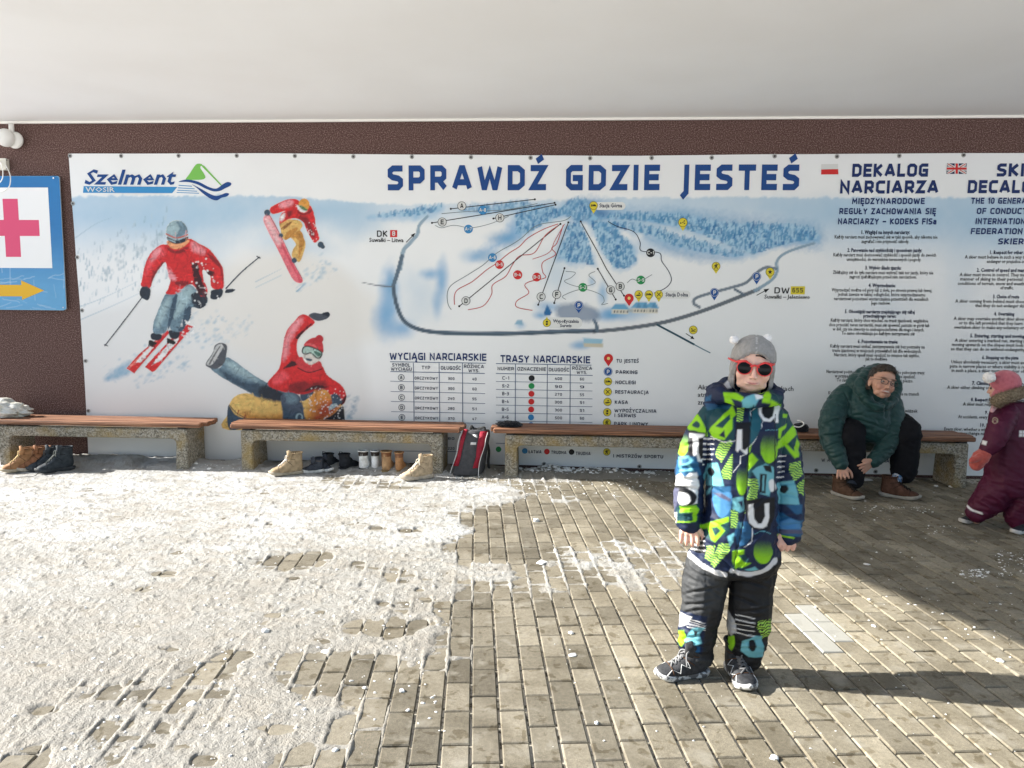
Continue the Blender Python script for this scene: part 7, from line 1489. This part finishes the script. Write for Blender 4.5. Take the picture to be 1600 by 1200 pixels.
for s_ in (-1, 1):
    P_ = rect_ring(s_*.0315)[:-1]; l_ = link('lens', mesh('lens', [tuple(p) for p in P_], [tuple(range(len(P_)))]), m_gl, None); l_.parent = gls
# jacket
pr = Prims()
pr.tube([mp(1353, 668, .24), mp(1350, 655, .17), mp(1350, 640, .08), mp(1353, 624, .0), mp(1358, 612, -.05)], [rm(44), rm(49), rm(47), rm(38), rm(26)], 24, flat=.82)
pr.tube([mp(1356, 640, -.06), mp(1362, 662, -.08)], [rm(34), rm(30)], 16, flat=.6)
pr.tube([mp(1321, 617, .02), mp(1306, 638, -.02), mp(1299, 662, -.08), mp(1300, 686, -.12), mp(1307, 706, -.18), mp(1314, 726, -.235)], [rm(17), rm(18.5), rm(18.5), rm(17.5), rm(14), rm(10)], 18)
pr.tube([mp(1388, 620, .0), mp(1394, 640, -.03), mp(1394, 662, -.07), mp(1390, 686, -.11), mp(1378, 706, -.16), mp(1365, 720, -.21)], [rm(15), rm(16.5), rm(16.5), rm(15), rm(13), rm(10)], 18)
# hood and collar round the neck
pr.tube([mp(1392, 630, -.10), mp(1378, 637, -.17), mp(1360, 630, -.16), mp(1347, 606, -.10), mp(1354, 588, .0), mp(1372, 578, .10), mp(1390, 584, .10), mp(1400, 600, .03), mp(1400, 616, -.03), mp(1393, 628, -.09)], [rm(6), rm(5.5), rm(7), rm(11), rm(12), rm(11), rm(10), rm(8), rm(7), rm(7)], 12)
pr.tube([mp(1338, 600, .0), mp(1352, 590, .08), mp(1376, 590, .14)], [rm(15), rm(17), rm(14)], 14)
pr.ell(mp(1344, 616, .06), (rm(26), rm(24), rm(22)))
V, N, F = pr.build(.006, 6); q_x, q_y = toPx(V)
# quilted baffles
arm = (q_x < 1320) | ((q_x > 1374) & (q_y > 640))
wv = np.sin((q_y+.35*q_x*np.where(q_x < 1350, 1, -1)+3*fbm(q_x*.08, q_y*.08, s=3))*2*PI/9.5)
V = V+N*(np.clip(wv, -.9, .5)*.0017)[:, None]; V = folds(V, N, .010, 14, fz=15, fx=11, mask=np.full(len(V), .7))
V = creases(V, N, q_x, q_y, [(1284, 665, 1318, 655, 1), (1284, 680, 1316, 676, -1), (1290, 700, 1318, 690, .9), (1296, 715, 1322, 708, -.8), (1378, 690, 1404, 680, 1), (1374, 704, 1398, 698, -1), (1360, 714, 1384, 706, .8), (1384, 668, 1408, 660, .8), (1318, 610, 1330, 650, 1), (1388, 625, 1382, 655, -1), (1330, 655, 1376, 668, .8), (1300, 630, 1320, 640, .7)], .009, 1.6)
pt = Paint(q_x, q_y, np.array([.002, .036, .034])); pt.line([(1363, 628), (1372, 640), (1366, 668)], (.004, .03, .03), 1.2)
pt.poly([(1356, 632), (1388, 626), (1391, 632), (1366, 641)], (.008, .052, .048), soft=.8, sm=False); pt.line([(1356, 633), (1368, 642), (1391, 633)], (.003, .02, .02), 1)
m_jk = mat('green_jacket', (.01, .06, .06), .5, .4, attr='paint', bump=.35, bscale=160, sheen=.15)
skinmesh('jacket', V, F, pt.c, m_jk, man)
# trousers
pr = Prims()
for K_, A_, hx_, w0, w1, w2 in ((K1, mp(1334, 748, -.2), -.10, 19, 17.5, 14.5), (K2, mp(1412, 737, -.12), .10, 21, 20, 18)):
    pr.tube([hip+Vector((hx_, 0, .0)), (hip+Vector((hx_, 0, 0)))*.45+K_*.55+Vector((0, 0, .015)), K_, K_*.6+A_*.4, A_], [.105, rm(w0+1), rm(w0), rm(w1), rm(w2)], 18)
pr.ell(hip, (.19, .16, .11))
V, N, F = pr.build(.007, 5); V = folds(V, N, .009, 24, fz=13, fx=8, mask=np.full(len(V), .9))
m_tr = mat('black_trousers', (.006, .0065, .009), .85, .2, bump=.2, bscale=300)
V[:, 2] = np.where((V[:, 1] > -.44), np.maximum(V[:, 2], SEAT+.002), V[:, 2])
skinmesh('trousers', V, F, None, m_tr, man)
m_sock = mat('blue_sock', (.10, .20, .36), .9, .1, var=(.45, .47, .5), nscale=60, rampos=(.5, .55))
tube('sock', [mp(1412, 735, -.12), mp(1402, 746, -.16), mp(1399, 756, -.18)], [.045, .043, .04], m_sock, man, 14); tube('sock', [mp(1334, 740, -.2), mp(1331, 757, -.24)], [.043, .042], mat('dark_sock', (.03, .04, .06), .9), man, 14)
pos, h = put(1349, 783, 305, .285, .004); shoe('', pos, h, .285, parent=man, up=(.060, .030, .016), sole=(.36, .34, .30), lining=(.03, .02, .02), lace=(.02, .015, .012), wide=1.08)
pos, h = put(1438, 782, 330, .30, .004); shoe('', pos, h, .30, parent=man, up=(.060, .026, .015), sole=(.36, .34, .30), lining=(.03, .02, .02), lace=(.02, .015, .012), wide=1.05)
# ================================================================ the toddler
YT = -1.62
tp = lambda px, py, d=0.0: Vector(onY(px, py, YT+d)); TS = scl(YT, 1560); rt = lambda x: x/TS
kid = empty('person', tuple(onZ(1555, 822)), 'toddler in maroon snowsuit and pink pompom hat walking away at the right edge', 'person')
hc = tp(1567, 607, .0); HK = .86; hR = (Matrix.Rotation(R_(-128), 3, 'Z') @ Matrix.Rotation(R_(4), 3, 'X'))
pr = Prims(); head_prims(pr, hc, hR, HK, nose=.75, jaw=1.1)
pr.tube([tp(1572, 620), tp(1580, 660)], [.045, .055]); pr.loft([(tp(1586, 760), .09, .08), (tp(1586, 700), .10, .08), (tp(1580, 650), .09, .07)])
pr.tube([tp(1566, 655, -.05), tp(1553, 692, -.08), tp(1538, 708, -.1), tp(1526, 722, -.1)], [.03, .025, .02, .02])
pr.tube([tp(1575, 745), tp(1550, 780), tp(1526, 812, .05)], [.06, .045, .03]); pr.tube([tp(1596, 745), tp(1592, 790, -.03), tp(1592, 822, -.03)], [.06, .045, .03])
V, N, F = pr.build(.005, 3); q = (V-np.array(hc))@np.array(hR)/HK; col = np.tile(np.array([.54, .33, .25]), (len(V), 1)); fr_ = q[:, 1] < -.03
for s_ in (-1, 1): col = blend(col, g2(s_*.036, -.035, .02, .02)*fr_*.5, (.6, .22, .18)); col = blend(col, np.clip(g2(s_*.031, .003, .008, .005)*2, 0, 1)*fr_*.9, (.03, .02, .02))
col = blend(col, np.clip(g2(0, -.058, .016, .006)*1.5, 0, 1)*fr_*.7, (.5, .14, .12)); skinmesh('body', V, F, col, m_skin, kid)
for s_ in (-1, 1): ball('eye', tuple(Vector(hc)+hR @ (Vector((s_*.031, -.071, .003))*HK)), .0105, mat('eye_dark', (.05, .04, .035), .2), kid)
pr = Prims(); E_ = lambda p, r_: pr.ell(Vector(hc)+hR @ (Vector(p)*HK), tuple(a*HK for a in r_), hR)
E_((0, .015, .045), (.090, .112, .105)); E_((0, .03, -.02), (.090, .10, .085)); E_((-.03, -.01, -.05), (.07, .07, .06)); E_((.03, -.01, -.05), (.07, .07, .06))
V, N, F = pr.build(.005, 5); q = (V-np.array(hc))@np.array(hR)/HK
kp = ~((((q[:, 0])/.062)**2+((q[:, 2]+.04)/.085)**2 < 1) & (q[:, 1] < -.02))[F].any(1); v2, f2, _, u_ = prune(V, F[kp])
rib = np.sin(np.arctan2(q[u_][:, 0], q[u_][:, 1])*46); v2 = v2+N[u_]*(rib*.0012)[:, None]
m_pk = mat('pink_knit', (.47, .14, .17), .95, .1, var=(.40, .11, .14), nscale=40, bump=.6, bscale=300, sheen=.4)
o = skinmesh('hat', v2, f2, None, m_pk, kid); md = o.modifiers.new('s', 'SOLIDIFY'); md.thickness = .006; md.offset = -1
pom(tp(1545.5, 590, -.05), rt(8.3), kid, m_pom, 4, 4, .4)
# snowsuit
pr = Prims()
pr.loft([(tp(cx, y, 0), rt(rx), ry) for (y, cx, rx, ry) in [(628, 1580, 20, .075), (640, 1581, 27, .10), (655, 1583, 32, .12), (680, 1585, 35, .135), (710, 1587, 39, .145), (735, 1587, 42, .15), (756, 1585, 42, .15), (770, 1584, 36, .13)]])
pr.tube([tp(1573, 648, -.06), tp(1562, 668, -.10), tp(1554, 688, -.12), tp(1543, 702, -.12)], [rt(17), rt(17), rt(15), rt(10.5)], 18)
pr.tube([tp(1604, 650, .04), tp(1618, 680, .05), tp(1624, 705, .03)], [rt(16), rt(15), rt(11)], 16)
pr.tube([tp(1571, 752, 0), tp(1556, 770, .01), tp(1541, 786, .03), tp(1526, 799, .05)], [rt(29), rt(26), rt(21), rt(16)], 20)
pr.tube([tp(1600, 755, 0), tp(1598, 778, -.02), tp(1594, 796, -.03), tp(1592, 808, -.03)], [rt(29), rt(26), rt(22), rt(19)], 20)
V, N, F = pr.build(.0058, 5); q_x, q_y = toPx(V); V = folds(V, N, .010, 31, fz=15, fx=10, mask=.6+.6*sst(740, 780, q_y))
pt = Paint(q_x, q_y, np.array([.060, .003, .022])); pt.c *= (.85+.3*fbm(V[:, 0]*8, V[:, 1]*8, V[:, 2]*8, s=4))[:, None]
pt.line([(1508, 787), (1519, 797), (1534, 802)], (.62, .62, .62), 3.4); pt.poly([(1536, 688), (1543, 690), (1541, 696), (1535, 694)], (.62, .62, .62), sm=False)
pt.line([(1560, 640), (1572, 668), (1572, 700)], (.05, .002, .02), 1.2); pt.line([(1550, 735), (1590, 745)], (.05, .002, .02), 1.0)
for a, b in ((1594.5, 675), (1600, 675), (1594.5, 680), (1600, 680)): pt.poly([(a-2.3, b-2.2), (a+2.3, b-2.2), (a+2.3, b+2.2), (a-2.3, b+2.2)], (.7, .7, .7), sm=False)
th_ = np.linspace(0, 2*PI, 17)[:-1]; pt.line([(1555+4.2*math.cos(a), 657.5+4.2*math.sin(a)) for a in list(th_)+[0]], (.38, .34, .24), .9); pt.line([(1552, 659), (1555, 656), (1558, 659)], (.38, .34, .24), .8)
m_ms = mat('maroon_softshell', (.1, .01, .04), .6, .3, attr='paint', bump=.3, bscale=380)
skinmesh('snowsuit', V, F, pt.c, m_ms, kid)
# fur ruff: many short tufts on a core
rf = np.random.RandomState(6); V = []; F = []; path = smooth_path([tp(1556, 629, -.10), tp(1562, 624, -.13), tp(1575, 620, -.15), tp(1592, 615, -.12), tp(1606, 611, -.02), tp(1612, 612, .08)], 8)
tube_geo(path, rt(9), 10, True, V, F); nco = len(F)
for k in range(2600):
    i = rf.randint(0, len(path)-1); p = path[i]; d_ = Vector(rf.randn(3)).normalized(); r0 = rt(8.2); b = p+d_*r0; t_ = (d_+Vector(rf.randn(3))*.45).normalized(); l_ = rt(rf.uniform(2.5, 6)); s_ = t_.cross(Vector(rf.randn(3))).normalized()*.0016
    b0 = len(V); V += [tuple(b-s_), tuple(b+s_), tuple(b+t_*l_)]; F.append((b0, b0+1, b0+2))
o = link('fur_trim', mesh('fur_trim', V, F), mat('brown_fur', (.10, .075, .05), .9, .2, var=(.24, .19, .13), nscale=90), kid); o['kind'] = 'stuff'
# mitten, collar scarf, shoes
pr = Prims(); pr.tube([tp(1541, 705, -.12), tp(1533, 714, -.12), tp(1526, 725, -.12)], [rt(9), rt(11.5), rt(10)], 14); pr.tube([tp(1531, 713, -.15), tp(1519, 719, -.16)], [rt(5), rt(4.2)], 10); V, N, F = pr.build(.005, 4); V = folds(V, N, .004, 5, fz=40)
skinmesh('mitten', V, F, None, mat('coral_mitten', (.42, .085, .065), .9, .15, var=(.34, .06, .05), nscale=40, bump=.5, bscale=300, sheen=.3), kid)
pr = Prims(); pr.tube([tp(1566, 626, -.02), tp(1556, 632, -.06), tp(1550, 642, -.10)], [rt(7), rt(5), rt(3)], 12); V, N, F = pr.build(.005, 3); skinmesh('scarf', V, F, None, mat('pale_pink_cloth', (.55, .32, .34), .9, .15), kid)
for tx, ty, hd_ in ((1500, 817, 197), (1581, 834, 200)):
    pos, h = put(tx, ty, hd_, .155, .004); shoe('', pos, h, .155, parent=kid, top='low', up=(.012, .013, .018), sole=(.62, .60, .57), lining=(.02, .02, .02), thick=.16, wide=1.2, tong=False)
